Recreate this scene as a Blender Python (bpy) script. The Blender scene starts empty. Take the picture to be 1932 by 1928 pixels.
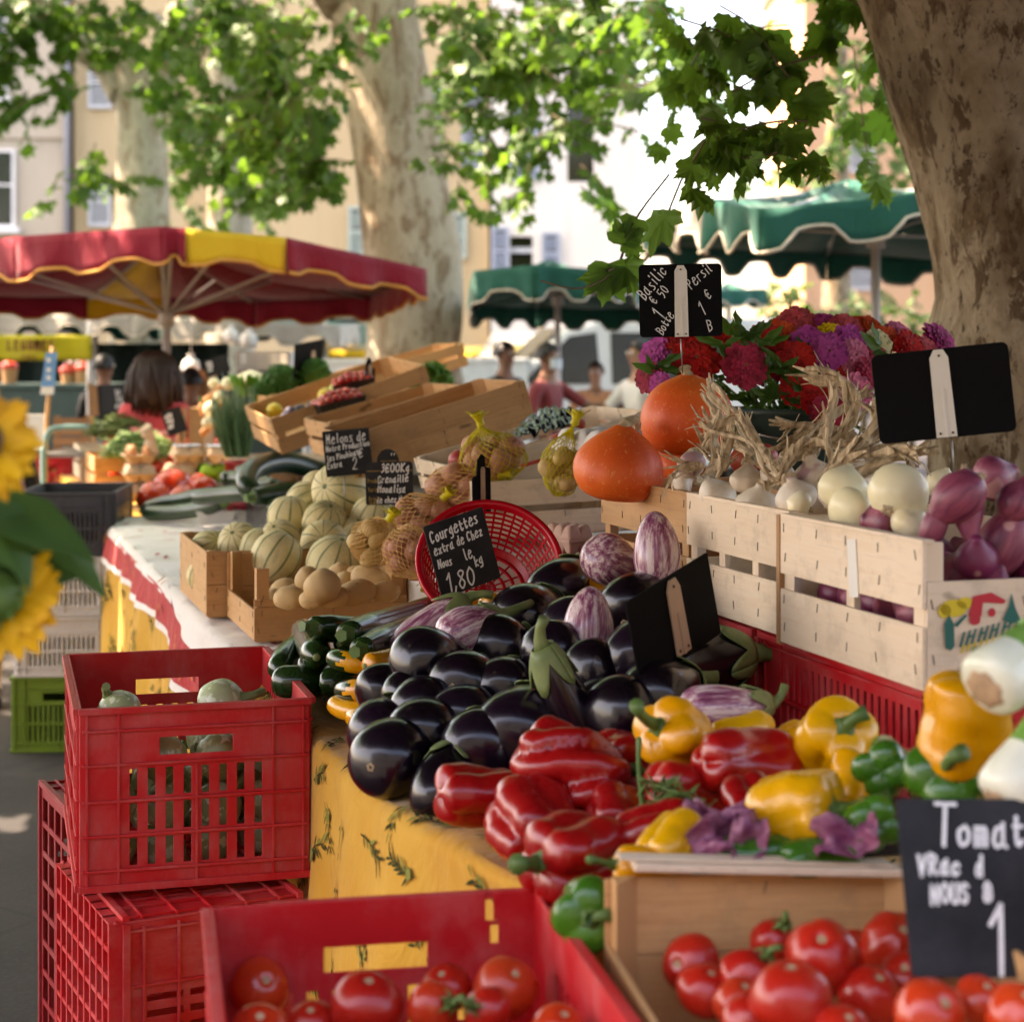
import bpy, math, random
import numpy as np
from mathutils import Vector, Matrix, Euler, Quaternion
SC = bpy.context.scene
COL = SC.collection
R = math.radians
# ---------------------------------------------------------------- camera
CAMH, F, CX, CY = 1.53, 3478.0, 966.0, 666.5      # eye height (m); focal length and horizon in photo units (1932 wide)
cd = bpy.data.cameras.new('camera'); cam = bpy.data.objects.new('camera', cd); COL.objects.link(cam)
cam.location = (0, 0, CAMH); cam.rotation_euler = (R(90), 0, 0)
cd.sensor_width = 36; cd.lens = F/1932*36; cd.shift_y = -(964-CY)/1932
cd.clip_start = .05; cd.clip_end = 600
cd.dof.use_dof = True; cd.dof.focus_distance = 3.45; cd.dof.aperture_fstop = 4.2; cd.dof.aperture_blades = 7
SC.camera = cam
# ---------------------------------------------------------------- sky, sun, exposure
SUN_EL, SUN_AZ = 57, 276         # azimuth of the sun, degrees clockwise from +Y
w = bpy.data.worlds.new('World'); SC.world = w; w.use_nodes = True
nt = w.node_tree; nt.nodes.clear()
sk = nt.nodes.new('ShaderNodeTexSky'); sk.sky_type = 'NISHITA'; sk.sun_disc = False
sk.sun_elevation = R(SUN_EL); sk.sun_rotation = R(SUN_AZ); sk.air_density = 1.0; sk.dust_density = 2.5; sk.ozone_density = 1
bg = nt.nodes.new('ShaderNodeBackground'); bg.inputs[1].default_value = .14
wo = nt.nodes.new('ShaderNodeOutputWorld')
nt.links.new(sk.outputs[0], bg.inputs[0]); nt.links.new(bg.outputs[0], wo.inputs[0])
sd = bpy.data.lights.new('sun', 'SUN'); sd.energy = 4.2; sd.angle = R(.5); sd.color = (1, .93, .82)
so = bpy.data.objects.new('sun', sd); COL.objects.link(so)
a, e = R(SUN_AZ), R(SUN_EL)
sv = Vector((math.sin(a)*math.cos(e), math.cos(a)*math.cos(e), math.sin(e)))
so.rotation_euler = sv.to_track_quat('Z', 'Y').to_euler(); so.location = (0, 0, 30)
vs = SC.view_settings; vs.view_transform = 'Standard'; vs.look = 'None'; vs.gamma = 1; vs.use_curve_mapping = False
vs.exposure = 2.8
try:
    vs.use_white_balance = True; vs.white_balance_temperature = 8200; vs.white_balance_tint = 22
except Exception: pass
SC.cycles.use_denoising = True
SC.cycles.max_bounces = 8; SC.cycles.transparent_max_bounces = 8
SC.cycles.sample_clamp_indirect = 6
# ---------------------------------------------------------------- placing: photo coordinates + distance -> point of the place
def W(dx, dy, D): return Vector(((dx-CX)/F*D, D, CAMH-(dy-CY)/F*D))
def PZ(dx, dy, z): return W(dx, dy, (CAMH-z)*F/(dy-CY))
P0 = Vector((-.219, 2.865, 0)); U = Vector((-.295, .9555, 0)); V = Vector((.9555, .295, 0)); ZT = .86
YAW = math.atan2(V.y, V.x)       # the stall's own direction: x = V (across the table), y = U (along it, away)
def ST(s, t, z): return P0+U*s+V*t+Vector((0, 0, z))
def PILE(dx, dy, z0, k):         # a point on the sloping heap of produce z = z0 + k*(distance from the table edge)
    r = Vector(((dx-CX)/F, 1, 0)); rz = -(dy-CY)/F
    D = (z0-k*V.dot(P0)-CAMH)/(rz-k*V.dot(r))
    return W(dx, dy, D)
rng = random.Random(5)
# ---------------------------------------------------------------- mesh building
class MB:
    def __init__(s): s.v = []; s.f = []; s.m = []; s.sm = []; s.uv = []
    def add(s, v, f, mat=0, smooth=False, M=None, uv=None):
        b = len(s.v)
        if M is not None:
            M = Matrix(M); v = [tuple(M @ Vector(p)) for p in v]
        s.v.extend([tuple(p) for p in v])
        for i, q in enumerate(f):
            s.f.append(tuple(b+j for j in q)); s.m.append(mat); s.sm.append(smooth)
            s.uv.append(uv[i] if uv else None)
        return s
    def box(s, lo, hi, mat=0, M=None):
        (x0, y0, z0), (x1, y1, z1) = lo, hi
        v = [(x0,y0,z0),(x1,y0,z0),(x1,y1,z0),(x0,y1,z0),(x0,y0,z1),(x1,y0,z1),(x1,y1,z1),(x0,y1,z1)]
        f = [(0,3,2,1),(4,5,6,7),(0,1,5,4),(1,2,6,5),(2,3,7,6),(3,0,4,7)]
        d = [x1-x0, y1-y0, z1-z0]; L = d.index(max(d)); o = (rng.random()*50, rng.random()*50)
        nrm = [2,2,1,0,1,0]; uvs = []
        for q, n in zip(f, nrm):
            ax = [i for i in range(3) if i != n]
            if ax[1] == L: ax = ax[::-1]
            uvs.append([(v[j][ax[0]]+o[0], v[j][ax[1]]+o[1]+n*.37) for j in q])
        return s.add(v, f, mat, False, M, uvs)
    def tube(s, pts, rad, n=8, mat=0, smooth=True, cap=True, M=None):
        pts = [Vector(p) for p in pts]; k = len(pts)
        if not hasattr(rad, '__len__'): rad = [rad]*k
        v = []; up = None
        for i in range(k):
            t = (pts[min(i+1, k-1)]-pts[max(i-1, 0)])
            t = t.normalized() if t.length > 1e-9 else Vector((0, 0, 1))
            if up is None:
                up = Vector((0, 0, 1)) if abs(t.z) < .9 else Vector((1, 0, 0))
            a = t.cross(up).normalized(); b = a.cross(t).normalized(); up = b
            for j in range(n):
                th = 2*math.pi*j/n
                v.append(pts[i]+(a*math.cos(th)+b*math.sin(th))*rad[i])
        f = [(i*n+j, i*n+(j+1) % n, (i+1)*n+(j+1) % n, (i+1)*n+j) for i in range(k-1) for j in range(n)]
        if cap: f += [tuple(range(n))[::-1], tuple((k-1)*n+j for j in range(n))]
        return s.add(v, f, mat, smooth, M)
    def lathe(s, prof, n=24, fun=None, mat=0, smooth=True, M=None, cap=False):
        # prof: (radius, height); fun(theta, t) -> multiplier or (mult, dz)
        v = []; k = len(prof)
        for i, (r, z) in enumerate(prof):
            for j in range(n):
                th = 2*math.pi*j/n; m, dz = 1, 0
                if fun:
                    q = fun(th, i/(k-1)); m, dz = q if isinstance(q, tuple) else (q, 0)
                v.append((r*m*math.cos(th), r*m*math.sin(th), z+dz))
        f = [(i*n+j, i*n+(j+1) % n, (i+1)*n+(j+1) % n, (i+1)*n+j) for i in range(k-1) for j in range(n)]
        if cap: f += [tuple(range(n))[::-1], tuple((k-1)*n+j for j in range(n))]
        return s.add(v, f, mat, smooth, M)
    def prism(s, poly, h0, h1, mat=0, M=None, smooth=False):
        n = len(poly)
        v = [(x, y, h0) for x, y in poly]+[(x, y, h1) for x, y in poly]
        f = [tuple(range(n))[::-1], tuple(range(n, 2*n))]+[(i, (i+1) % n, n+(i+1) % n, n+i) for i in range(n)]
        return s.add(v, f, mat, smooth, M)
    def holed(s, Wd, H, holes, th, fn=None, mat=0, xs=None, ys=None, smooth=False):
        # a plate Wd x H with rectangular holes; fn maps (x, y, depth) to a point
        fn = fn or (lambda x, y, d: (x, d, y))
        X = sorted(set([0, Wd]+[h[0] for h in holes]+[h[2] for h in holes]+(xs or [])))
        Y = sorted(set([0, H]+[h[1] for h in holes]+[h[3] for h in holes]+(ys or [])))
        nx, ny = len(X)-1, len(Y)-1
        sol = [[not any(h[0] <= (X[i]+X[i+1])/2 <= h[2] and h[1] <= (Y[j]+Y[j+1])/2 <= h[3] for h in holes) for j in range(ny)] for i in range(nx)]
        v = []; idx = {}
        def vi(i, j, d):
            if (i, j, d) not in idx:
                idx[i, j, d] = len(v); v.append(fn(X[i], Y[j], th*d))
            return idx[i, j, d]
        f = []
        for i in range(nx):
            for j in range(ny):
                if not sol[i][j]: continue
                f.append((vi(i,j,0), vi(i+1,j,0), vi(i+1,j+1,0), vi(i,j+1,0)))
                f.append((vi(i,j,1), vi(i,j+1,1), vi(i+1,j+1,1), vi(i+1,j,1)))
                if i == 0 or not sol[i-1][j]: f.append((vi(i,j,0), vi(i,j+1,0), vi(i,j+1,1), vi(i,j,1)))
                if i == nx-1 or not sol[i+1][j]: f.append((vi(i+1,j,0), vi(i+1,j,1), vi(i+1,j+1,1), vi(i+1,j+1,0)))
                if j == 0 or not sol[i][j-1]: f.append((vi(i,j,0), vi(i,j,1), vi(i+1,j,1), vi(i+1,j,0)))
                if j == ny-1 or not sol[i][j+1]: f.append((vi(i,j+1,0), vi(i+1,j+1,0), vi(i+1,j+1,1), vi(i,j+1,1)))
        return s.add(v, f, mat, smooth)
    def grid(s, nu, nv, fn, mat=0, smooth=True, matf=None, uvf=None):
        v = [fn(i/nu, j/nv) for i in range(nu+1) for j in range(nv+1)]
        b = len(s.v); s.v.extend([tuple(p) for p in v])
        for i in range(nu):
            for j in range(nv):
                q = (i*(nv+1)+j, (i+1)*(nv+1)+j, (i+1)*(nv+1)+j+1, i*(nv+1)+j+1)
                s.f.append(tuple(b+k for k in q)); s.sm.append(smooth)
                s.m.append(matf((i+.5)/nu, (j+.5)/nv) if matf else mat)
                s.uv.append([uvf(*p) for p in ((i/nu, j/nv), ((i+1)/nu, j/nv), ((i+1)/nu, (j+1)/nv), (i/nu, (j+1)/nv))] if uvf else None)
        return s
    def mesh(s, name, mats):
        me = bpy.data.meshes.new(name); me.from_pydata(s.v, [], s.f)
        for m in (mats if isinstance(mats, (list, tuple)) else [mats]): me.materials.append(m)
        me.polygons.foreach_set('material_index', s.m); me.polygons.foreach_set('use_smooth', s.sm)
        if any(u is not None for u in s.uv):
            l = me.uv_layers.new(name='UVMap'); d = []
            for q, u in zip(s.f, s.uv):
                for k in range(len(q)): d.extend(u[k] if u else (0, 0))
            l.data.foreach_set('uv', d)
        me.update(); return me
def link(name, me, parent=None, M=None):
    o = bpy.data.objects.new(name, me); COL.objects.link(o)
    if parent is not None: o.parent = parent
    if M is not None: o.matrix_local = M
    return o
def obj(name, mb, mats, parent=None, M=None, bevel=0, solid=0):
    o = link(name, mb.mesh(name, mats), parent, M)
    if solid:
        q = o.modifiers.new('solidify', 'SOLIDIFY'); q.thickness = solid; q.offset = 0
    if bevel:
        q = o.modifiers.new('bevel', 'BEVEL'); q.width = bevel; q.segments = 2; q.limit_method = 'ANGLE'; q.angle_limit = R(40)
    return o
def tag(o, label, cat, group=None, kind=None):
    if label: o['label'] = label
    if cat: o['category'] = cat
    if group: o['group'] = group
    if kind: o['kind'] = kind
    return o
def thing(name, label, cat, M=None, group=None):
    o = bpy.data.objects.new(name, None); COL.objects.link(o); o.empty_display_size = .05
    if M is not None: o.matrix_world = M
    return tag(o, label, cat, group)
def TR(loc, rz=0, rx=0, ry=0, sc=1):
    s = sc if hasattr(sc, '__len__') else (sc, sc, sc)
    return Matrix.Translation(loc) @ Euler((rx, ry, rz)).to_matrix().to_4x4() @ Matrix.Diagonal((s[0], s[1], s[2], 1))
def FR(o, ax, ay):               # frame at o with x along ax, y near ay
    x = Vector(ax).normalized(); z = x.cross(Vector(ay)).normalized(); y = z.cross(x)
    M = Matrix((x, y, z)).transposed().to_4x4(); M.translation = o
    return M
def AX(o, d, roll=0, sc=1):      # frame at o with local z along d
    q = Vector(d).to_track_quat('Z', 'Y'); s = sc if hasattr(sc, '__len__') else (sc, sc, sc)
    return Matrix.Translation(o) @ q.to_matrix().to_4x4() @ Matrix.Rotation(roll, 4, 'Z') @ Matrix.Diagonal((s[0], s[1], s[2], 1))
# ---------------------------------------------------------------- materials
def _n(t, ty, **k):
    n = t.nodes.new(ty)
    for a, b in k.items():
        if a.startswith('i_'): n.inputs[a[2:].replace('_', ' ')].default_value = b
        else: setattr(n, a, b)
    return n
def ramp(t, src, stops, interp='LINEAR'):
    r = t.nodes.new('ShaderNodeValToRGB'); r.color_ramp.interpolation = interp
    e = r.color_ramp.elements
    while len(e) < len(stops): e.new(.5)
    for q, (p, c) in zip(e, stops): q.position = p; q.color = (*c, 1) if len(c) == 3 else c
    t.links.new(src, r.inputs[0]); return r.outputs[0]
def mix(t, fac, a, b, mode='MIX'):
    m = t.nodes.new('ShaderNodeMix'); m.data_type = 'RGBA'; m.blend_type = mode
    for i, s in ((0, fac), (6, a), (7, b)):
        if isinstance(s, (int, float)): m.inputs[i].default_value = s
        elif isinstance(s, tuple): m.inputs[i].default_value = (*s, 1) if len(s) == 3 else s
        else: t.links.new(s, m.inputs[i])
    return m.outputs[2]
def noise(t, vec, scale, det=4, rough=.55, dist=0):
    n = _n(t, 'ShaderNodeTexNoise'); n.inputs['Scale'].default_value = scale; n.inputs['Detail'].default_value = det
    n.inputs['Roughness'].default_value = rough; n.inputs['Distortion'].default_value = dist
    if vec is not None: t.links.new(vec, n.inputs['Vector'])
    return n.outputs[0]
class Mt:
    def __init__(s, name, rough=.5, spec=.5, coat=0, sss=0, metal=0, sheen=0):
        s.m = bpy.data.materials.new(name); s.m.use_nodes = True; s.t = s.m.node_tree
        s.b = s.t.nodes['Principled BSDF']; i = s.b.inputs
        i['Roughness'].default_value = rough; i['Specular IOR Level'].default_value = spec; i['Metallic'].default_value = metal
        i['Coat Weight'].default_value = coat; i['Coat Roughness'].default_value = .06
        if sheen: i['Sheen Weight'].default_value = sheen
        if sss:
            i['Subsurface Weight'].default_value = sss; i['Subsurface Scale'].default_value = .01
        s.tc = s.t.nodes.new('ShaderNodeTexCoord'); s.oi = None
    def vec(s, scale=(1, 1, 1), src='Object', rnd=True):
        m = s.t.nodes.new('ShaderNodeMapping'); m.inputs['Scale'].default_value = scale
        s.t.links.new(s.tc.outputs[src], m.inputs[0])
        if rnd and src == 'Object':
            q = s.t.nodes.new('ShaderNodeCombineXYZ'); mu = _n(s.t, 'ShaderNodeMath', operation='MULTIPLY'); mu.inputs[1].default_value = 37.
            s.t.links.new(s.rand(), mu.inputs[0])
            for k in range(3): s.t.links.new(mu.outputs[0], q.inputs[k])
            s.t.links.new(q.outputs[0], m.inputs['Location'])
        return m.outputs[0]
    def rand(s):
        if s.oi is None: s.oi = s.t.nodes.new('ShaderNodeObjectInfo')
        return s.oi.outputs['Random']
    def col(s, c):
        if isinstance(c, tuple): s.b.inputs['Base Color'].default_value = (*c, 1)
        else: s.t.links.new(c, s.b.inputs['Base Color'])
        return s
    def rgh(s, src, lo, hi):
        m = _n(s.t, 'ShaderNodeMapRange'); m.inputs[3].default_value = lo; m.inputs[4].default_value = hi
        s.t.links.new(src, m.inputs[0]); s.t.links.new(m.outputs[0], s.b.inputs['Roughness']); return s
    def bump(s, src, strength=.2, dist=.002):
        n = _n(s.t, 'ShaderNodeBump'); n.inputs['Strength'].default_value = strength; n.inputs['Distance'].default_value = dist
        s.t.links.new(src, n.inputs['Height']); s.t.links.new(n.outputs[0], s.b.inputs['Normal']); return s
def skinmat(name, c1, c2, scale=12, rough=.25, coat=.3, spots=None, bump=None, var=None, stretch=(1, 1, 1), spec=.5, sss=0):
    # produce skins: two tones by noise, optional specks (colour, scale, threshold), optional third tone per piece
    m = Mt(name, rough, spec, coat, sss); v = m.vec(stretch)
    c = ramp(m.t, noise(m.t, v, scale), [(.3, c1), (.7, c2)])
    if var: c = mix(m.t, ramp(m.t, m.rand(), [(.4, (0, 0, 0)), (1, (1, 1, 1))]), c, var)
    if spots:
        sc, sscale, th = spots
        k = ramp(m.t, noise(m.t, m.vec(), sscale, 2), [(th, (0, 0, 0)), (th+.04, (1, 1, 1))])
        c = mix(m.t, k, c, sc)
    m.col(c); m.rgh(noise(m.t, v, scale*2), rough*.75, rough*1.35)
    if bump: m.bump(noise(m.t, m.vec(), bump[0], 3), bump[1])
    return m.m
def plain(name, c, rough=.5, spec=.5, metal=0, noise_amt=.12, scale=9, coat=0, bump=None):
    m = Mt(name, rough, spec, coat, 0, metal); v = m.vec()
    n = noise(m.t, v, scale)
    m.col(ramp(m.t, n, [(.25, tuple(x*(1-noise_amt) for x in c)), (.75, tuple(min(1, x*(1+noise_amt)) for x in c))]))
    m.rgh(n, rough*.85, min(1, rough*1.15))
    if bump: m.bump(noise(m.t, v, bump[0], 4), bump[1])
    return m.m
def woodmat(name, c1, c2, dark=.55):
    m = Mt(name, .62, .3); v = m.vec((3, 55, 1), 'UV')
    g = noise(m.t, v, 1.6, 5, .6, .6)
    c = ramp(m.t, g, [(.25, c1), (.55, c2), (.8, tuple(x*.8 for x in c1))])
    b = noise(m.t, m.vec((.9, .9, 1), 'UV'), 1.1, 2)
    c = mix(m.t, ramp(m.t, b, [(.3, (0, 0, 0)), (.75, (.75, .75, .75))]), c, tuple(x*dark for x in c1), 'MIX')
    kn = noise(m.t, m.vec((7, 16, 1), 'UV'), 1.3, 2)
    c = mix(m.t, ramp(m.t, kn, [(.71, (0, 0, 0)), (.76, (.8, .8, .8))]), c, tuple(x*.35 for x in c1))
    st = noise(m.t, m.vec((9, 9, 1), 'UV'), 1.7, 5, .7)
    c = mix(m.t, ramp(m.t, st, [(.5, (0, 0, 0)), (.8, (.4, .4, .4))]), c, (.16, .12, .08))
    m.col(c); m.bump(g, .35, .0012); return m.m
def plastic(name, c, dust=(.55, .45, .42), amt=.5, rough=.42):
    m = Mt(name, rough, .45); v = m.vec()
    n = noise(m.t, v, 7, 6, .65)
    c0 = ramp(m.t, noise(m.t, v, 3, 3), [(.3, tuple(x*.8 for x in c)), (.7, c)])
    sc = noise(m.t, m.vec((1, 1, .25)), 46, 5, .7)
    k = mix(m.t, 1, ramp(m.t, n, [(.42, (0, 0, 0)), (.8, (amt, amt, amt))]), ramp(m.t, sc, [(.35, (.35, .35, .35)), (.7, (1, 1, 1))]), 'MULTIPLY')
    c1 = mix(m.t, k, c0, dust)
    d2 = noise(m.t, m.vec((2, 2, 9)), 9, 4)
    c1 = mix(m.t, ramp(m.t, d2, [(.7, (0, 0, 0)), (.78, (.35, .35, .35))]), c1, tuple(x*.25 for x in c))
    m.col(c1); m.rgh(n, rough*.75, .75); m.bump(sc, .12, .001); return m.m
def leafmat(name, c1, c2, trans=.35, rough=.42, scale=9, var=None):
    m = Mt(name, rough, .4); t = m.t; v = m.vec()
    c = ramp(t, noise(t, v, scale, 3), [(.3, c1), (.7, c2)])
    if var:
        c = mix(t, ramp(t, noise(t, v, .9, 2), [(.45, (0, 0, 0)), (.75, (1, 1, 1))]), c, var)
    m.col(c)
    tr = t.nodes.new('ShaderNodeBsdfTranslucent'); mx = t.nodes.new('ShaderNodeMixShader'); mx.inputs[0].default_value = trans
    c3 = mix(t, .6, c, (.26, .52, .045)); t.links.new(c3, tr.inputs[0])
    t.links.new(m.b.outputs[0], mx.inputs[1]); t.links.new(tr.outputs[0], mx.inputs[2])
    t.links.new(mx.outputs[0], t.nodes['Material Output'].inputs[0]); return m.m

MA = {}
MA['wood'] = woodmat('pale poplar wood', (.55, .275, .105), (.67, .38, .165), .75)
MA['wood_pale'] = woodmat('whitish poplar wood', (.80, .60, .41), (.86, .70, .52), .84)
MA['wood_warm'] = woodmat('orange pine wood', (.50, .25, .10), (.64, .36, .16), .7)
MA['wood_old'] = woodmat('aged brown pine wood', (.40, .19, .08), (.55, .29, .13), .6)
MA['staple'] = plain('staple wire', (.10, .08, .06), .5, .5, .6)
MA['red_plastic'] = plastic('red crate plastic', (.62, .007, .012), (.62, .30, .27), .55)
MA['dark_red_plastic'] = plastic('darker red crate plastic', (.32, .006, .012), (.45, .22, .2), .4)
MA['grey_plastic'] = plastic('anthracite crate plastic', (.045, .047, .055), (.25, .24, .25), .3)
MA['white_plastic'] = plastic('white crate plastic', (.76, .73, .69), (.40, .32, .26), .4)
MA['green_plastic'] = plastic('lime green crate plastic', (.14, .24, .015), (.3, .3, .15), .3)
MA['black_plastic'] = plain('black plastic', (.008, .008, .009), .28, .5, 0, .3, 20)
MA['basket_red'] = plain('red basket plastic', (.55, .006, .018), .25, .5, 0, .1, 8)
MA['eggplant'] = skinmat('black eggplant skin', (.002, .0012, .003), (.010, .003, .008), 6, .23, .28, ((.035, .022, .018), 26, .70), None, (.014, .005, .014))
MA['pepper_red'] = skinmat('red pepper skin', (.28, .003, .004), (.44, .008, .006), 7, .27, .25, ((.46, .06, .02), 9, .70), (40, .04), (.40, .008, .008))
MA['pepper_yellow'] = skinmat('yellow pepper skin', (.72, .27, .004), (.82, .37, .006), 7, .27, .25, ((.66, .22, .008), 9, .72), (40, .04), (.80, .42, .01))
MA['pepper_green'] = skinmat('green pepper skin', (.02, .10, .006), (.05, .19, .012), 7, .25, .3, None, None, (.03, .14, .01))
MA['tomato'] = skinmat('tomato skin', (.38, .009, .006), (.54, .024, .008), 6, .27, .15, ((.60, .12, .03), 11, .70), (50, .03), (.56, .05, .012))
MA['tomato_far'] = skinmat('orange red tomato skin', (.50, .025, .008), (.62, .06, .012), 9, .22, .3)
MA['zucchini'] = skinmat('dark green courgette skin', (.006, .022, .004), (.016, .05, .008), 14, .24, .4, ((.12, .2, .05), 70, .70), None, None, (1, 1, .3))
MA['zucchini_yellow'] = skinmat('yellow courgette skin', (.70, .26, .008), (.78, .36, .012), 10, .26, .3)
MA['zucchini_round'] = skinmat('pale speckled courgette skin', (.24, .31, .12), (.54, .58, .32), 9, .34, .15, ((.68, .72, .48), 60, .56), None, None)
MA['cucumber'] = skinmat('cucumber skin', (.006, .022, .006), (.014, .04, .010), 9, .3, .25)
MA['potato'] = skinmat('potato skin', (.60, .39, .17), (.76, .54, .27), 9, .6, 0, ((.30, .17, .07), 55, .70), (30, .25), (.56, .35, .15))
MA['potato_pink'] = skinmat('pink potato skin', (.42, .17, .10), (.54, .25, .14), 9, .6, 0, ((.26, .10, .05), 50, .68), (30, .2))
MA['potato_yellow'] = skinmat('yellow potato skin', (.50, .32, .10), (.60, .41, .16), 9, .6, 0, ((.28, .15, .04), 50, .68), (30, .2))
MA['onion_white'] = skinmat('white onion skin', (.80, .66, .38), (.88, .80, .58), 16, .33, .1, ((.66, .50, .26), 8, .70), (50, .05), (.82, .74, .46), (3, 3, .22), .3)
MA['onion_red'] = skinmat('red onion skin', (.10, .008, .035), (.42, .10, .14), 17, .42, .05, ((.50, .24, .22), 14, .64), (60, .08), (.20, .02, .07), (3, 3, .22))
MA['garlic'] = skinmat('garlic skin', (.60, .47, .34), (.80, .71, .58), 16, .5, .05, ((.42, .24, .24), 14, .62), None, None, (2, 2, .4))
MA['straw'] = skinmat('dry garlic stalk', (.22, .135, .065), (.74, .58, .37), 26, .8, 0, None, (40, .5), None, (4, 4, .5))  # wide streak contrast stands in for highlights and dark gaps
MA['husk'] = skinmat('husk', (.36, .24, .12), (.58, .44, .26), 12, .8, 0, None, (60, .4))
MA['stem_green'] = skinmat('green stem', (.05, .12, .018), (.12, .20, .045), 25, .5, 0, None, (60, .3))
MA['stem_pale'] = skinmat('pale green calyx', (.10, .16, .04), (.24, .28, .10), 25, .5, 0, None, (60, .3))
MA['leaf'] = leafmat('bouquet leaf', (.022, .07, .010), (.05, .13, .02), .2)
MA['lettuce'] = leafmat('lettuce leaf', (.07, .22, .012), (.15, .34, .03), .3)
MA['parsley'] = leafmat('dark green leaf vegetable', (.02, .10, .010), (.06, .20, .02), .2)
MA['chalk_board'] = (lambda: plain('blackboard', (.003, .003, .0035), .7, .12, 0, .5, 14))()
m = Mt('dusty slate blackboard', .65, .3); v = m.vec((1, 1, 1))
m.col(ramp(m.t, noise(m.t, v, 9, 6, .7), [(.35, (.006, .006, .007)), (.75, (.03, .03, .032))])); MA['slate'] = m.m
MA['chalk'] = plain('white chalk', (.82, .82, .80), .9, .1, 0, .12, 160)
MA['gold_ink'] = plain('gold print', (.42, .27, .07), .6, .3)
MA['clip_white'] = plain('white plastic clip', (.78, .74, .66), .4, .4, 0, .05)
MA['clip_tan'] = plain('tan plastic clip', (.50, .34, .22), .45, .4)
MA['metal'] = plain('grey steel', (.35, .34, .32), .4, .5, .8)
MA['alu'] = plain('painted aluminium pole', (.56, .52, .48), .45, .5, .2)
MA['foil'] = plain('white foil punnet', (.70, .66, .64), .3, .5, .35)
MA['raspberry'] = skinmat('raspberry', (.38, .006, .02), (.52, .015, .04), 30, .35, .2)
MA['carton'] = plain('egg box pulp', (.52, .38, .26), .9, .1, 0, .12, 30, 0, (140, .3))
MA['carton_white'] = plain('white egg box pulp', (.74, .70, .66), .85, .1, 0, .06, 30, 0, (140, .2))
MA['carton_pink'] = plain('rosy egg box pulp', (.62, .40, .32), .85, .1, 0, .06, 30, 0, (140, .2))
MA['carton_green'] = plain('green egg box pulp', (.20, .36, .05), .9, .1, 0, .1, 30)
MA['egg'] = plain('brown egg', (.56, .27, .13), .5, .3, 0, .06)
MA['card_white'] = plain('white cardboard', (.78, .74, .66), .7, .2, 0, .06, 5)
MA['bag_black'] = plain('black plastic film', (.006, .006, .007), .2, .6, 0, .3)
MA['net_yellow'] = plain('yellow net cord', (.62, .52, .02), .5, .3)
MA['net_orange'] = plain('orange net cord', (.68, .42, .15), .5, .3)
# ---------------------------------------------------------------- special materials
def math_(t, op, a, b=None):
    n = t.nodes.new('ShaderNodeMath'); n.operation = op
    for i, s in enumerate((a, b)):
        if s is None: continue
        if isinstance(s, (int, float)): n.inputs[i].default_value = s
        else: t.links.new(s, n.inputs[i])
    return n.outputs[0]
def angle_of(m):                 # angle round the local z axis
    s = m.t.nodes.new('ShaderNodeSeparateXYZ'); m.t.links.new(m.tc.outputs['Object'], s.inputs[0])
    return math_(m.t, 'ARCTAN2', s.outputs[1], s.outputs[0]), s.outputs[2]
m = Mt('ribbed melon rind', .55, .3); t = m.t; th, z = angle_of(m)
wob = noise(t, m.vec(), 9, 3)
k = math_(t, 'SINE', math_(t, 'ADD', math_(t, 'MULTIPLY', th, 10), math_(t, 'MULTIPLY', wob, 1.6)))
net = noise(t, m.vec(), 130, 3, .7)
c = ramp(t, noise(t, m.vec(), 5, 3), [(.3, (.62, .53, .25)), (.7, (.84, .70, .37))])
c = mix(t, ramp(t, m.rand(), [(.55, (0, 0, 0)), (1, (.7, .7, .7))]), c, (.66, .50, .20))
c = mix(t, ramp(t, net, [(.45, (0, 0, 0)), (.7, (.45, .45, .45))]), c, (.84, .76, .50))
c = mix(t, ramp(t, k, [(.86, (0, 0, 0)), (.97, (.9, .9, .9))]), c, (.13, .18, .075))
bl = noise(t, m.vec((1, 1, .4)), 7, 4, .7)
c = mix(t, ramp(t, bl, [(.58, (0, 0, 0)), (.70, (.7, .7, .7))]), c, (.17, .18, .07))
m.col(c); m.bump(net, .5, .002); MA['melon'] = m.m
m = Mt('striped eggplant skin', .26, .5, .3); t = m.t
v = m.vec((1, 1, .09)); n1 = noise(t, v, 95, 5, .7); n2 = noise(t, m.vec((1, 1, .35)), 10, 2)
c = ramp(t, n1, [(.34, (.16, .03, .08)), (.47, (.36, .13, .20)), (.60, (.74, .58, .56))])
th, z = angle_of(m)
c = mix(t, ramp(t, n2, [(.45, (0, 0, 0)), (.8, (.5, .5, .5))]), c, (.22, .05, .12))
c = mix(t, ramp(t, z, [(.0, (.0, .0, .0)), (1, (.0, .0, .0))]), c, (.7, .6, .55))
m.col(c); MA['eggplant_striped'] = m.m
m = Mt('red kuri squash skin', .5, .4, .04); t = m.t
n = noise(t, m.vec(), 5, 3)
c = ramp(t, n, [(.3, (.68, .07, .012)), (.6, (.82, .14, .018)), (.85, (.84, .30, .04))])
sp = noise(t, m.vec((1, 1, .8)), 120, 3, .75)
c = mix(t, ramp(t, sp, [(.58, (0, 0, 0)), (.68, (.5, .5, .5))]), c, (.86, .40, .13))
bg_ = noise(t, m.vec(), 4.5, 3, .6)
c = mix(t, ramp(t, bg_, [(.66, (0, 0, 0)), (.8, (.5, .5, .5))]), c, (.50, .30, .04))
m.col(c); m.bump(sp, .3, .0015); MA['pumpkin'] = m.m
m = Mt('squash stalk cork', .85, .2); m.col(ramp(m.t, noise(m.t, m.vec(), 60, 4), [(.3, (.30, .20, .10)), (.7, (.55, .42, .25))])); m.bump(noise(m.t, m.vec(), 90, 3), .6, .002); MA['cork'] = m.m
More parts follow.
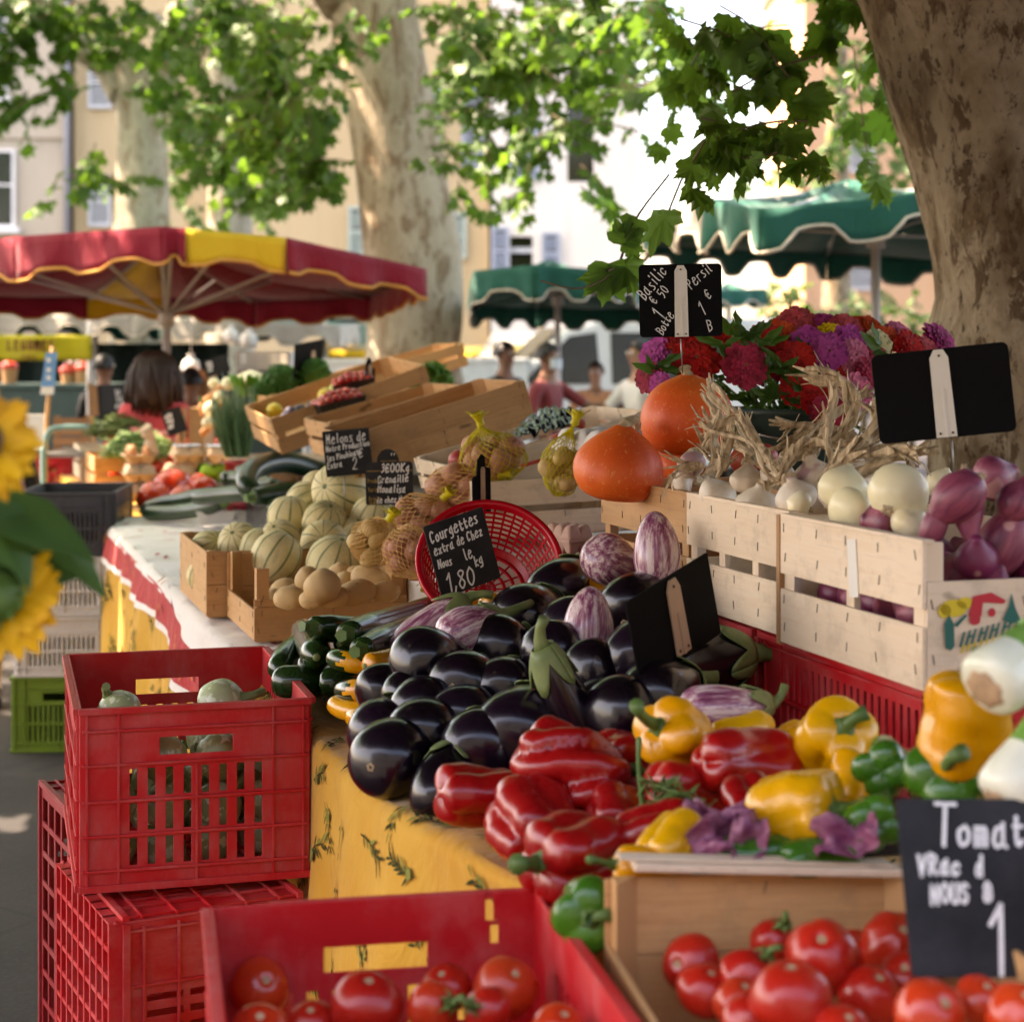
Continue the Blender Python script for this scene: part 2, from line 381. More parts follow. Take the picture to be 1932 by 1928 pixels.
def barkmat(name, base, pale, flake, dark, zs=.45, sc=2.2):
    m = Mt(name, .88, .2); t = m.t
    v = m.vec((1, 1, zs), rnd=False)
    a = noise(t, v, sc, 4, .6, .4)
    c = ramp(t, a, [(.32, base), (.5, pale), (.66, tuple(x*.86 for x in base))])
    b = noise(t, m.vec((1, 1, zs*.8), rnd=False), sc*3.4, 5, .68, .5)
    c = mix(t, ramp(t, b, [(.53, (0, 0, 0)), (.585, (.85, .85, .85))]), c, flake)
    d = noise(t, m.vec((1, 1, zs), rnd=False), sc*8, 6, .75, .4)
    c = mix(t, ramp(t, d, [(.57, (0, 0, 0)), (.64, (.8, .8, .8))]), c, dark)
    e = noise(t, m.vec((1, 1, zs*.6), rnd=False), sc*11, 5, .7)
    c = mix(t, ramp(t, e, [(.60, (0, 0, 0)), (.65, (.8, .8, .8))]), c, pale)
    m.col(c)
    h = mix(t, .5, ramp(t, b, [(.5, (0, 0, 0)), (.62, (1, 1, 1))]), ramp(t, d, [(.35, (0, 0, 0)), (.7, (1, 1, 1))]))
    m.bump(h, .8, .02); return m.m
MA['bark_mid'] = barkmat('pale plane tree bark', (.42, .32, .215), (.52, .42, .31), (.27, .17, .10), (.13, .075, .04))
MA['bark_near'] = barkmat('brown flaking plane tree bark', (.24, .16, .09), (.46, .36, .25), (.125, .072, .036), (.04, .022, .012), .62, 4.6)
MA['bark_far'] = barkmat('grey plane tree bark', (.32, .27, .20), (.46, .41, .32), (.24, .17, .10), (.12, .08, .05))
MA['plane_leaf'] = leafmat('plane tree leaf', (.030, .085, .012), (.060, .15, .022), .46, .45, 3, (.11, .16, .03))
MA['plane_leaf_near'] = leafmat('near plane tree leaf', (.058, .15, .02), (.11, .24, .035), .48, .42, 6, (.16, .19, .035))
MA['far_leaf'] = leafmat('far leaf', (.04, .09, .02), (.07, .14, .03), .3, .5, 2)
MA['twig'] = plain('twig bark', (.16, .11, .06), .8)
def clothmat(name, c, c2, sc=6):
    m = Mt(name, .8, .15, 0, 0, 0, .2); v = m.vec()
    m.col(ramp(m.t, noise(m.t, v, sc, 4), [(.3, c), (.7, c2)])); m.bump(noise(m.t, m.vec((1, 1, .5)), 7, 5, .6, .8), .8, .02); return m.m
MA['cloth_yellow'] = clothmat('yellow cotton', (.58, .27, .022), (.68, .37, .045), 5)
MA['cloth_olive'] = plain('printed olive green ink', (.045, .055, .018), .85, .1, 0, .4, 30)
MA['cloth_olive_pale'] = plain('printed pale olive ink', (.22, .22, .05), .85, .1, 0, .3, 30)
MA['cloth_white'] = clothmat('white cotton', (.76, .70, .64), (.82, .77, .72))
MA['cloth_red'] = clothmat('red printed cotton', (.42, .018, .022), (.52, .04, .04), 30)
MA['print_gold'] = plain('gold orange print', (.62, .22, .05), .8, .2)
MA['canvas_red'] = clothmat('dark red canvas', (.22, .008, .022), (.27, .012, .03), 2)
MA['canvas_yellow'] = clothmat('yellow canvas', (.62, .36, .02), (.70, .43, .03), 2)
MA['canvas_green'] = clothmat('bottle green canvas', (.006, .085, .062), (.010, .115, .085), 2)
MA['canvas_cream'] = clothmat('cream canvas', (.37, .325, .275), (.42, .375, .32), 2)
MA['canvas_dark'] = clothmat('dark brown canvas', (.045, .036, .03), (.06, .05, .04), 2)
MA['dark_backdrop'] = clothmat('dark green tarpaulin', (.008, .02, .017), (.014, .03, .026), 2)
MA['trim_orange'] = plain('orange braid', (.60, .28, .06), .8)
MA['trim_cream'] = plain('cream braid', (.60, .52, .42), .8)
m = Mt('dark worn asphalt', .8, .35); v = m.vec((1, 1, 1), rnd=False)
n1 = noise(m.t, v, 60, 5, .7); n2 = noise(m.t, v, 1.3, 4, .6)
c = mix(m.t, ramp(m.t, n2, [(.35, (0, 0, 0)), (.7, (1, 1, 1))]), (.020, .0185, .018), (.036, .033, .030))
c = mix(m.t, ramp(m.t, n1, [(.5, (0, 0, 0)), (.75, (.5, .5, .5))]), c, (.06, .055, .05))
vo = m.t.nodes.new('ShaderNodeTexVoronoi'); vo.feature = 'DISTANCE_TO_EDGE'; vo.inputs['Scale'].default_value = .9
m.t.links.new(v, vo.inputs[0])
c = mix(m.t, ramp(m.t, vo.outputs[0], [(.004, (.8, .8, .8)), (.012, (0, 0, 0))]), c, (.02, .02, .02))
m.col(c); m.bump(n1, .4, .004); MA['asphalt'] = m.m
def stucco(name, c1, c2, c3):
    m = Mt(name, .9, .15); v = m.vec((1, 1, .35), rnd=False)
    c = ramp(m.t, noise(m.t, v, .35, 6, .65), [(.3, c1), (.55, c2), (.75, c3)])
    s = noise(m.t, m.vec((2, 2, .12), rnd=False), 1.2, 5, .7)
    c = mix(m.t, ramp(m.t, s, [(.55, (0, 0, 0)), (.8, (.4, .4, .4))]), c, tuple(x*.55 for x in c1))
    m.col(c); m.bump(noise(m.t, m.vec(rnd=False), 9, 4), .3, .02); return m.m
MA['st_grey'] = stucco('greyish beige render', (.40, .33, .24), (.48, .41, .31), (.44, .35, .24))
MA['st_yellow'] = stucco('ochre render', (.50, .36, .19), (.56, .42, .24), (.50, .33, .15))
MA['st_white'] = stucco('cream white render', (.72, .64, .52), (.78, .71, .60), (.74, .67, .56))
MA['st_peach'] = stucco('peach render', (.62, .36, .19), (.66, .40, .23), (.58, .33, .17))
MA['shutter_grey'] = plain('pale grey shutter paint', (.52, .52, .50), .6)
MA['shutter_blue'] = plain('blue grey shutter paint', (.34, .38, .44), .6)
MA['shutter_green'] = plain('pale green shutter paint', (.42, .49, .40), .6)
MA['shutter_gap'] = plain('painted shutter gap shade', (.10, .10, .09), .8)  # dark colour stands in for the shade between the slats
MA['glass_dark'] = plain('dark window', (.012, .013, .015), .12, .5)
MA['frame_white'] = plain('white window frame', (.74, .72, .68), .5)
MA['zinc'] = plain('zinc drainpipe', (.26, .26, .27), .5, .5, .3)
MA['roof_tile'] = plain('clay roof tile', (.34, .16, .09), .9)
MA['skin'] = plain('skin', (.42, .22, .14), .55, .4, 0, .08)
MA['skin_dark'] = plain('tanned skin', (.24, .11, .065), .55, .4, 0, .08)
MA['hair_dark'] = plain('dark hair', (.012, .009, .008), .5, .4, 0, .3, 60)
MA['hair_brown'] = plain('brown hair', (.035, .016, .010), .5, .4, 0, .35, 60)
MA['shirt_pink'] = clothmat('coral pink cotton', (.52, .055, .065), (.60, .085, .09))
MA['shirt_red'] = clothmat('faded red cotton', (.20, .03, .035), (.26, .05, .05))
MA['shirt_white'] = clothmat('white cotton shirt', (.70, .68, .66), (.78, .76, .74))
MA['shirt_black'] = clothmat('black cotton', (.010, .010, .011), (.018, .018, .02))
MA['shirt_orange'] = clothmat('orange cotton', (.60, .26, .12), (.68, .32, .16))
MA['trouser'] = clothmat('grey trouser cloth', (.10, .095, .10), (.14, .13, .14))
MA['trouser_light'] = clothmat('light grey trouser cloth', (.34, .31, .32), (.40, .37, .38))
MA['purple'] = clothmat('purple bag cloth', (.07, .012, .18), (.10, .02, .26))
MA['eye_white'] = plain('eye white', (.7, .7, .68), .3)
MA['mask_blue'] = plain('surgical mask', (.60, .66, .70), .8)
MA['lip'] = plain('lip', (.36, .12, .10), .5)
MA['van_white'] = plain('white van paint', (.74, .74, .72), .25, .5, 0, .03, 2, .5)
MA['glass_van'] = plain('van glass', (.02, .035, .04), .06, .6)
MA['tyre'] = plain('tyre rubber', (.012, .012, .012), .8)
MA['banner_yellow'] = plain('yellow banner', (.52, .44, .008), .6)
MA['banner_ink'] = plain('red brown banner ink', (.24, .08, .02), .7)
MA['blue_print'] = plain('blue print', (.12, .30, .55), .6)
MA['counter_green'] = plain('pale green panel', (.30, .42, .36), .5)
MA['dark_green'] = plain('dark green board', (.05, .085, .075), .6)
MA['counter_white'] = plain('white enamel counter', (.80, .80, .78), .3)
m = Mt('unused counter glow'); m.b.inputs['Emission Color'].default_value = (1, .95, .85, 1); m.b.inputs['Emission Strength'].default_value = 3.2; m.col((.8, .8, .78)); MA['counter_glow'] = m.m  # made-up glow for the white counters, applied to no object
MA['dark_grey_board'] = plain('dark grey board', (.02, .022, .024), .6)
# ================================================================ GROUND
g = MB(); g.grid(24, 24, lambda u, v: (-150+300*u, -60+300*v, .006*math.sin(u*40)*math.sin(v*33)), 0, True)
gr = tag(obj('ground', g, MA['asphalt']), 'dark worn asphalt of the market square', 'ground', None, 'structure')
# ================================================================ BUILDINGS
DB = 45.
def bx(dx): return (dx-CX)/F*DB
def bz(dy): return CAMH-(dy-CY)/F*DB
def shutter(b, x0, x1, z0, z1, m, y=-.06):
    s = MB(); w_ = x1-x0
    s.box((x0, y-.05, z0), (x0+.07, y, z1)); s.box((x1-.07, y-.05, z0), (x1, y, z1))
    for zz in (z0, (z0+z1)/2-.04, z1-.08): s.box((x0+.07, y-.05, zz), (x1-.07, y, zz+.08))
    k = max(6, int((z1-z0)/.085)); 
    for i in range(k):
        zz = z0+.08+(z1-z0-.2)*i/k
        if abs(zz-(z0+z1)/2) > .07:
            s.add([(x0+.07, y-.045, zz), (x1-.07, y-.045, zz), (x1-.07, y-.005, zz+.036), (x0+.07, y-.005, zz+.036),
                   (x0+.07, y-.037, zz-.008), (x1-.07, y-.037, zz-.008), (x1-.07, y-.0055, zz+.030), (x0+.07, y-.0055, zz+.030)],
                  [(0,1,2,3), (7,6,5,4), (0,4,5,1), (3,2,6,7)])
    s.box((x0+.075, y-.004, z0+.081), (x1-.075, y-.001, z1-.081), 1); obj('shutter', s, [m, MA['shutter_gap']], b)
def window(b, x0, x1, z0, z1, panes=2):
    fr = MB(); t_ = .07
    fr.box((x0-t_, -.09, z0-t_), (x0, .02, z1+t_)); fr.box((x1, -.09, z0-t_), (x1+t_, .02, z1+t_))
    fr.box((x0, -.09, z1), (x1, .02, z1+t_)); fr.box((x0, -.09, z0-t_), (x1, .02, z0))
    for i in range(1, panes):
        xx = x0+(x1-x0)*i/panes; fr.box((xx-.03, -.07, z0), (xx+.03, .015, z1))
    fr.box((x0, -.065, (z0*.45+z1*.55)-.025), (x1, .012, (z0*.45+z1*.55)+.025))
    f_ = obj('window', fr, MA['frame_white'], b)
    p = MB(); p.box((x0+.002, -.03, z0+.002), (x1-.002, -.012, z1-.002)); obj('pane', p, MA['glass_dark'], f_)
    s = MB(); s.box((x0-.2, -.22, z0-.2), (x1+.2, -.001, z0-t_-.003)); obj('sill', s, MA['frame_white'], f_)
def building(label, x0, x1, H, m, Y=DB, depth=9, holes=()):
    b = thing('building', label, 'building', Matrix.Translation((0, Y, 0)), 'houses round the square')
    wl = MB(); h = [(a-x0, c, bb-x0, d) for a, bb, c, d in holes]
    wl.holed(x1-x0, H, h, .35, lambda x, y, d: (x0+x, d, y))
    wl.box((x0, depth-.3, 0), (x1, depth, H)); wl.box((x0, .36, 0), (x0+.3, depth-.31, H)); wl.box((x1-.3, .36, 0), (x1, depth-.31, H))
    obj('wall', wl, m, b)
    for a, bb, c, d in holes:
        q = MB(); q.box((a-.1, .9, c-.1), (bb+.1, 1, d+.1)); obj('dark_room_panel', q, MA['glass_dark'], b)  # dark panel painted as the unlit room behind each opening
    rf = MB(); rf.add([(x0-.1, -.7, H), (x1+.1, -.7, H), (x1+.1, depth/2, H+2.2), (x0-.1, depth/2, H+2.2), (x0-.1, depth+.5, H), (x1+.1, depth+.5, H)],
                      [(0, 1, 2, 3), (3, 2, 5, 4), (0, 3, 4), (1, 5, 2), (0, 4, 5, 1)])
    obj('roof', rf, MA['roof_tile'], b)
    cn = MB(); cn.box((x0, -.35, H-.4), (x1, -.002, H-.02)); cn.box((x0, -.22, H-.7), (x1, -.002, H-.402)); obj('cornice', cn, m, b)
    return b
A = building('greyish beige house with a white framed window left of the drainpipe', bx(-420), bx(122), 15, MA['st_grey'])
window(A, bx(-45), bx(24), bz(425), bz(288), 2)
for a0 in (-330, -210): window(A, bx(a0), bx(a0+70), bz(425), bz(288), 2)
for a0 in (-330, -200, -60): window(A, bx(a0), bx(a0+70), bz(180), bz(20), 2)
st = MB(); st.box((bx(-420), -.08, bz(262)), (bx(121), -.002, bz(252))); obj('string_course', st, MA['st_grey'], A)
dp = MB(); dp.tube([(bx(128), -.12, 0), (bx(128), -.12, 14.6)], .09, 8)
dpo = obj('drainpipe', dp, MA['zinc'], None, Matrix.Translation((0, DB, 0))); tag(dpo, 'grey zinc drainpipe running down between the beige and the ochre house', 'drainpipe')
hol = [(bx(207), bx(250), bz(425), bz(330)), (bx(690), bx(845), bz(480), bz(390))]
B = building('long ochre yellow house with pale shutters behind the middle plane tree', bx(134), bx(922), 15.5, MA['st_yellow'], DB+.3, 9, [(bx(207), bx(250), bz(428), bz(325)), (bx(690), bx(845), bz(487), bz(387)), (bx(745), bx(800), bz(310), bz(160)), (bx(210), bx(255), bz(205), bz(100))])
for q in ((162, 207, 203, 103), (162, 206, 427, 330), (252, 292, 427, 330)): shutter(B, bx(q[0]), bx(q[1]), bz(q[2]), bz(q[3]), MA['shutter_grey'])
for q in ((655, 688, 485, 388), (847, 880, 487, 400)): shutter(B, bx(q[0]), bx(q[1]), bz(q[2]), bz(q[3]), MA['shutter_green'])
for q in ((800, 832, 332, 160), (870, 915, 318, 165)): shutter(B, bx(q[0]), bx(q[1]), bz(q[2]), bz(q[3]), MA['shutter_blue'])
C_ = building('sunlit cream white house with grey blue shutters', bx(927), bx(1205), 15, MA['st_white'], DB-.2, 9, [(bx(962), bx(1005), bz(520), bz(447)), (bx(1070), bx(1120), bz(345), bz(190))])
for q in ((928, 960, 520, 430), (1022, 1056, 520, 440), (960, 1016, 343, 190)): shutter(C_, bx(q[0]), bx(q[1]), bz(q[2]), bz(q[3]), MA['shutter_blue'])
bl = MB(); bl.box((bx(962), .05, bz(478)), (bx(1005), .12, bz(468))); obj('window_rail', bl, MA['shutter_grey'], C_)
D_ = building('peach coloured house seen between the leaves behind the green parasol', 9.2, 21, 14, MA['st_peach'], 58)
for x_ in (10.6, 13.4, 16.2):
    for z_ in (3.5, 7.2): shutter(D_, x_, x_+.8, z_, z_+1.6, MA['shutter_grey'])
H_ = building('long grey house on the other side of the square, behind the viewer', -30, 26, 11.5, MA['st_grey'], 17, 8, [(-20+4*i, -18.8+4*i, 3.4, 5.4) for i in range(11)]); H_.matrix_world = Matrix.Rotation(R(180), 4, 'Z') @ Matrix.Translation((0, 17, 0)); H_['group'] = 'houses round the square'
# ================================================================ PLANE TREES
def leaf_tpl(n=17):
    # palmate five lobed leaf, stalk at the origin, tip along +y
    rad = {0: 1.0, 2: .46, 3: .86, 5: .40, 6: .62, 8: .30}
    half = [(0, 1.0), (7, .80), (13, .78), (17, .64), (22, .60), (31, .74), (41, .92), (47, .70), (56, .68), (62, .55), (70, .54), (84, .66), (95, .60), (112, .52), (130, .36), (160, .22)]
    pts = [(math.sin(R(a))*r, math.cos(R(a))*r) for a, r in half]
    full = pts+[(-x, y) for x, y in pts[::-1][:-1]]
    return [(x*.62, .22+y*.62) for x, y in full]
LT = leaf_tpl(); LTn = len(LT)
LT2 = [LT[i] for i in range(0, LTn, 1) if i % 3 == 0 or i in (4, 6, LTn-6, LTn-4)]
def leaves_mesh(name, items, mat, tpl, rg, cup=.18, tw=None):
    # items: (pos, tip direction, normal hint, size); one fan of small faces per leaf, folded along its midrib and veins
    tp = np.array([(0, .22, 0)]+[(x, y, -cup*(x*x*2.2+max(0, y-.2)**2*.7)+(.05 if i % 2 else -.03)) for i, (x, y) in enumerate(tpl)])
    tp[:, 2] += 0
    n = len(tp); k = len(items)
    Vv = np.empty((k, n, 3))
    for i, (p, d, nh, s) in enumerate(items):
        d = d.normalized(); x = d.cross(nh)
        x = x.normalized() if x.length > 1e-4 else Vector((1, 0, 0)); z = x.cross(d)
        B_ = np.array((x, d, z)); Vv[i] = (tp*(s, s, s*(.3+2.4*((i*.618) % 1)))) @ B_ + np.array(p)
    m_ = len(tpl)
    fan = np.array([(0, 1+j, 1+(j+1) % m_) for j in range(m_)])
    Fa = (fan[None]+(np.arange(k)*n)[:, None, None]).reshape(-1, 3)
    me = bpy.data.meshes.new(name)
    co, li = Vv.reshape(-1), Fa.reshape(-1).astype(np.int32); ls = np.arange(0, Fa.size, 3, dtype=np.int32); mi = np.zeros(len(Fa), np.int32)
    if tw and tw.f:              # the twigs the leaves hang on belong to the same crown
        q = np.array(tw.f, np.int32)+k*n; co = np.concatenate([co, np.array(tw.v).reshape(-1)]); ls = np.concatenate([ls, len(li)+np.arange(0, q.size, 4, dtype=np.int32)]); li = np.concatenate([li, q.reshape(-1)]); mi = np.concatenate([mi, np.ones(len(q), np.int32)])
    me.vertices.add(len(co)//3); me.vertices.foreach_set('co', co); me.loops.add(len(li)); me.loops.foreach_set('vertex_index', li)
    me.polygons.add(len(ls)); me.polygons.foreach_set('loop_start', ls); me.materials.append(mat); me.materials.append(MA['twig']); me.polygons.foreach_set('material_index', mi)
    me.update(calc_edges=True)
    return me
def foliage(parent, blobs, mat, size, rg, tpl, tw_r=.004, dens=1.0, droop=.55):
    items = []; tw = MB()
    for b in blobs:
        dx, dy, D, rx, ry = b[:5]; dn = dens*(b[5] if len(b) > 5 else 1)
        px = size*F/D; nl = dn*1.9*math.pi*rx*ry/(px*px*.42); ns = max(1, int(round(nl/7)))
        c = W(dx, dy, D); ex, ez = rx/F*D, ry/F*D; ey = min(2.2, max(ex, ez)*.9)
        for _ in range(ns):
            while True:
                q = Vector((rg.uniform(-1, 1), rg.uniform(-1, 1), rg.uniform(-1, 1)))
                if q.length < 1: break
            p = c+Vector((q.x*ex, q.y*ey, q.z*ez))
            d = Vector((rg.uniform(-1, 1), rg.uniform(-1, 1), rg.uniform(-.9, .35))).normalized()
            L = size*rg.uniform(1.6, 3.2); pts = [p-d*L*.5]
            n = rg.randint(5, 9)
            for i in range(n):
                d = (d+Vector((0, 0, -.09*droop))+Vector((rg.gauss(0, .09), rg.gauss(0, .09), 0))).normalized()
                pts.append(pts[-1]+d*L/n)
            tw.tube(pts[::2] if len(pts) > 5 else pts, [tw_r]*len(pts[::2] if len(pts) > 5 else pts), 3, 0, False, False)
            for i in range(1, len(pts)):
                t_ = (pts[i]-pts[i-1]).normalized(); sd_ = t_.cross(Vector((0, 0, 1)))
                sd_ = sd_.normalized() if sd_.length > .01 else Vector((1, 0, 0))
                dd = (t_*rg.uniform(.1, .9)+sd_*(1 if i % 2 else -1)*rg.uniform(.5, 1)+Vector((0, 0, -droop*rg.uniform(.3, 1.9)))).normalized()
                nh = Vector((rg.gauss(0, .55), rg.gauss(-.35, .5), 1))
                items.append((pts[i], dd, nh, size*rg.uniform(.6, 1.15)))
    return link('crown', leaves_mesh('crown', items, mat, tpl, rg, .18, tw), parent)
def trunk(parent, sections, limbs, mat, seed, rough=.05, n=40):
    rg = random.Random(seed); mb = MB(); ph = [rg.uniform(0, 6.28) for _ in range(8)]
    K = 44; zs = [i/K for i in range(K+1)]
    def sec(t_):
        f = t_*(len(sections)-1); i = min(int(f), len(sections)-2); q = f-i; q = q*q*(3-2*q) if False else q
        a, b = sections[i], sections[i+1]
        return [a[j]+(b[j]-a[j])*q for j in range(4)]
    bumps = [(rg.uniform(0, 1), rg.uniform(0, 6.28), rg.uniform(.02, .06)) for _ in range(12)]
    vs_ = []
    for i, t_ in enumerate(zs):
        x, y, z, r = sec(t_)
        for j in range(n):
            th = 2*math.pi*j/n
            m_ = 1+rough*(.5*math.sin(3*th+ph[0]+2*t_)+.4*math.sin(5*th+ph[1]-5*t_)+.35*math.sin(2*th+ph[2]+9*t_)+.2*math.sin(9*th+ph[3]+17*t_))
            if t_ < .12: m_ += (.12-t_)*1.3*(1+.5*math.sin(5*th+ph[4]))
            for bt, ba, bs in bumps:
                dd = ((t_-bt)*7)**2+(math.cos(th)-math.cos(ba))**2+(math.sin(th)-math.sin(ba))**2
                m_ += bs*1.5*math.exp(-dd*14)
            vs_.append((x+math.cos(th)*r*m_, y+math.sin(th)*r*m_, z))
    f = [(i*n+j, i*n+(j+1) % n, (i+1)*n+(j+1) % n, (i+1)*n+j) for i in range(K) for j in range(n)]
    mb.add(vs_, f, 0, True)
    for L in limbs:
        pts, rad = L; mb.tube(pts, rad, 14)
    return obj('trunk', mb, mat, parent)
def smoothpath(pts, k=6):
    P = [Vector(p) for p in pts]; P = [P[0]*2-P[1]]+P+[P[-1]*2-P[-2]]; out = []
    for i in range(1, len(P)-2):
        for j in range(k):
            t_ = j/k; a, b, c, d = P[i-1:i+3]
            out.append(.5*((2*b)+(c-a)*t_+(2*a-5*b+4*c-d)*t_*t_+(3*b-a-3*c+d)*t_**3))
    out.append(P[-2]); return out
def lin(a, b, k): return [a+(b-a)*i/(k-1) for i in range(k)]
def secs(rows, D):               # rows of (left, right, dy) -> trunk sections at distance D
    o = []
    for l, r_, dy in rows:
        p = W((l+r_)/2, dy, D); o.append((p.x, p.y, p.z, (r_-l)/2/F*D))
    return o
rg = random.Random(11)
# --- right, near plane tree
D3 = 5.2
T3 = thing('plane_tree', 'big brown flaking plane tree trunk close behind the stall at the right edge', 'tree', Matrix.Identity(4))
rows = [(1735, 2310, 1700), (1748, 2270, 1150), (1745, 2255, 850), (1738, 2240, 640), (1758, 2235, 560), (1748, 2230, 450), (1722, 2215, 320), (1690, 2200, 210), (1655, 2180, 90), (1625, 2170, -20), (1590, 2170, -200), (1540, 2150, -500)]
s3 = secs(rows, D3); s3[0] = (s3[0][0], s3[0][1], 0, s3[0][3])
b3 = W(1620, -60, D3)
l3 = [(smoothpath([b3+Vector((.35, 0, -.1)), b3+Vector((-.1, -.1, .45)), W(1450, -420, 5.3), W(1150, -900, 5.6)]), None)]
l3 = [(p, lin(.26, .06, len(p))) for p, _ in l3]
trunk(T3, s3, l3, MA['bark_near'], 3, .055, 64)
bl3 = [(1590, 30, 5.4, 110, 70), (1500, 90, 5.0, 105, 80), (1425, 175, 4.8, 95, 75), (1390, 100, 5.2, 70, 70), (1355, 240, 4.6, 80, 55), (1292, 296, 4.5, 34, 22, .6), (1385, 300, 4.6, 26, 36, .6),
       (1470, 205, 4.8, 70, 60), (1450, 40, 4.9, 90, 60), (1620, 110, 5.8, 60, 60), (1250, 130, 5.6, 50, 60, .35), (1650, 170, 6.3, 55, 75, .9), (1530, 20, 5.6, 90, 60), (1270, 60, 6.2, 60, 50, .4), (1690, 240, 6.4, 30, 60, .7), (1350, 20, 6, 90, 50, .5)]
over3 = [(1300, -300, 5.5, 500, 220, .35), (1900, -300, 5.5, 400, 250, .35), (700, -420, 5.2, 500, 200, .3), (1200, -600, 4.2, 700, 200, .3)]
cr3 = foliage(T3, bl3+over3, MA['plane_leaf_near'], .155, rg, LT, .0035, 1.15, .9)
# one hanging spray in front of the green parasol
items = []; tw = MB()
pth = smoothpath([W(1262, 330, 4.5), W(1205, 405, 4.25), W(1178, 470, 4.1), W(1166, 500, 4.05), W(1146, 512, 4.0)], 4); tw.tube(pth, .003, 5, cap=False)
p2 = smoothpath([W(1166, 500, 4.05), W(1135, 530, 4.0), W(1085, 545, 3.95), W(1020, 530, 3.95)], 4); tw.tube(p2, .002, 5, cap=False)
for dx, dy, ddx, ddz, s in ((1158, 490, -.25, -1, .105), (1172, 480, .35, -1, .10), (1168, 470, .3, .8, .075), (1150, 508, -.7, -.7, .08), (1205, 405, -.4, -.9, .07), (1182, 452, .5, -.8, .055)):
    items.append((W(dx, dy, 4.03), Vector((ddx, -.15, ddz)), Vector((.25, -1, .35)), s*1.25))
hg = link('hanging_spray', leaves_mesh('hanging_spray', items, MA['plane_leaf_near'], LT, rg, .18, tw), T3)
# --- middle plane tree
D2 = 16.
T2 = thing('plane_tree', 'tall pale plane tree trunk in the middle between the red and green parasols', 'tree', Matrix.Identity(4))
rows = [(655, 905, 1000), (684, 868, 730), (692, 866, 650), (690, 874, 560), (686, 872, 480), (678, 858, 400), (668, 838, 310), (655, 822, 220), (640, 803, 120), (624, 786, 20), (598, 770, -150), (570, 745, -420), (560, 715, -800)]
s2 = secs(rows, D2); s2[0] = (s2[0][0], s2[0][1], 0, s2[0][3])
tp2 = W(680, -120, D2)
l2 = [([W(700, -170, D2), W(800, -230, D2-.6), W(900, -300, D2-1), W(1010, -160, D2-2), W(1250, -250, D2-3.5), W(1500, -380, D2-5)], .30), ([W(650, 0, D2), W(520, -160, D2-1), W(380, -260, D2-2)], .24)]
l2 = [(smoothpath(p), r_) for p, r_ in l2]; l2 = [(p, lin(r_, .05, len(p))) for p, r_ in l2]
trunk(T2, s2, l2, MA['bark_mid'], 8, .035, 56)
bl2 = [(1290, 70, 9.5, 80, 60, .7), (1230, 175, 10, 60, 50, .7), (1400, 60, 9, 60, 60, .6), (920, 110, 12.5, 80, 70), (960, 240, 12.5, 60, 60, .8), (1060, 40, 11.5, 120, 50), (640, 60, 15, 30, 60, .6), (700, 20, 14.5, 40, 30, .5), (450, 40, 14.5, 90, 60), (470, 130, 14.5, 90, 60), (430, 220, 14.5, 80, 60), (590, 320, 14, 60, 50), (1000, 90, 12, 110, 60), (1140, 110, 11.5, 70, 60, .7), (880, 60, 13, 95, 65), (1000, 35, 12.5, 120, 60), (1085, 120, 12, 95, 70), (905, 175, 13, 70, 70, .8), (1000, 215, 12, 65, 75, .8), (1085, 245, 11.5, 60, 50, .6), (860, 270, 13.5, 45, 55, .7), (880, 360, 13, 42, 32, .8),
       (960, 315, 12.5, 38, 55, .55), (1100, 335, 11.5, 28, 55, .55), (1180, 50, 11, 90, 60, .8), (1225, 165, 10.5, 55, 60, .35), (1130, 385, 11, 12, 22, .8), (540, 50, 13.5, 80, 60), (590, 190, 14, 50, 105), (510, 225, 13.5, 85, 65), (600, 320, 14, 45, 60),
       (960, 120, 13, 80, 60), (840, 150, 15, 30, 90), (1000, 370, 12, 20, 35, .4), (1250, 20, 10.5, 80, 40, .8), (1180, 130, 11, 60, 50, .5), (1330, 110, 10, 60, 60, .4), (1160, 230, 11.5, 40, 50, .4)]
over2 = [(900, -260, 13, 420, 180, .45), (450, -260, 14, 300, 180, .45), (1300, -300, 10, 350, 200, .4), (800, -600, 13, 700, 200, .35)]
foliage(T2, bl2+over2, MA['plane_leaf'], .180, rg, LT2, .006, 2.3, .6)
# --- left plane tree
D1 = 22.
T1 = thing('plane_tree', 'forking plane tree at the left behind the red and yellow parasol', 'tree', Matrix.Identity(4))
rows = [(200, 335, 900), (214, 322, 520), (218, 320, 400), (222, 318, 300), (220, 316, 220), (214, 318, 160), (216, 330, 110)]
s1 = secs(rows, D1); s1[0] = (s1[0][0], s1[0][1], 0, s1[0][3])
l1 = [([W(240, 175, D1), W(200, 120, D1), W(130, 70, D1-.5), W(40, -60, D1-1), W(-80, -250, D1-2)], .24), ([W(285, 165, D1), W(330, 110, D1), W(365, 95, D1-.4), W(300, 45, D1-1.2), W(250, 20, D1-2)], .2),
      ([W(290, 150, D1), W(330, 60, D1), W(360, -80, D1+.5), W(380, -350, D1)], .26)]
l1 = [(smoothpath(p), r_) for p, r_ in l1]; l1 = [(p, lin(r_, .06, len(p))) for p, r_ in l1]
trunk(T1, s1, l1, MA['bark_far'], 5, .06, 40)
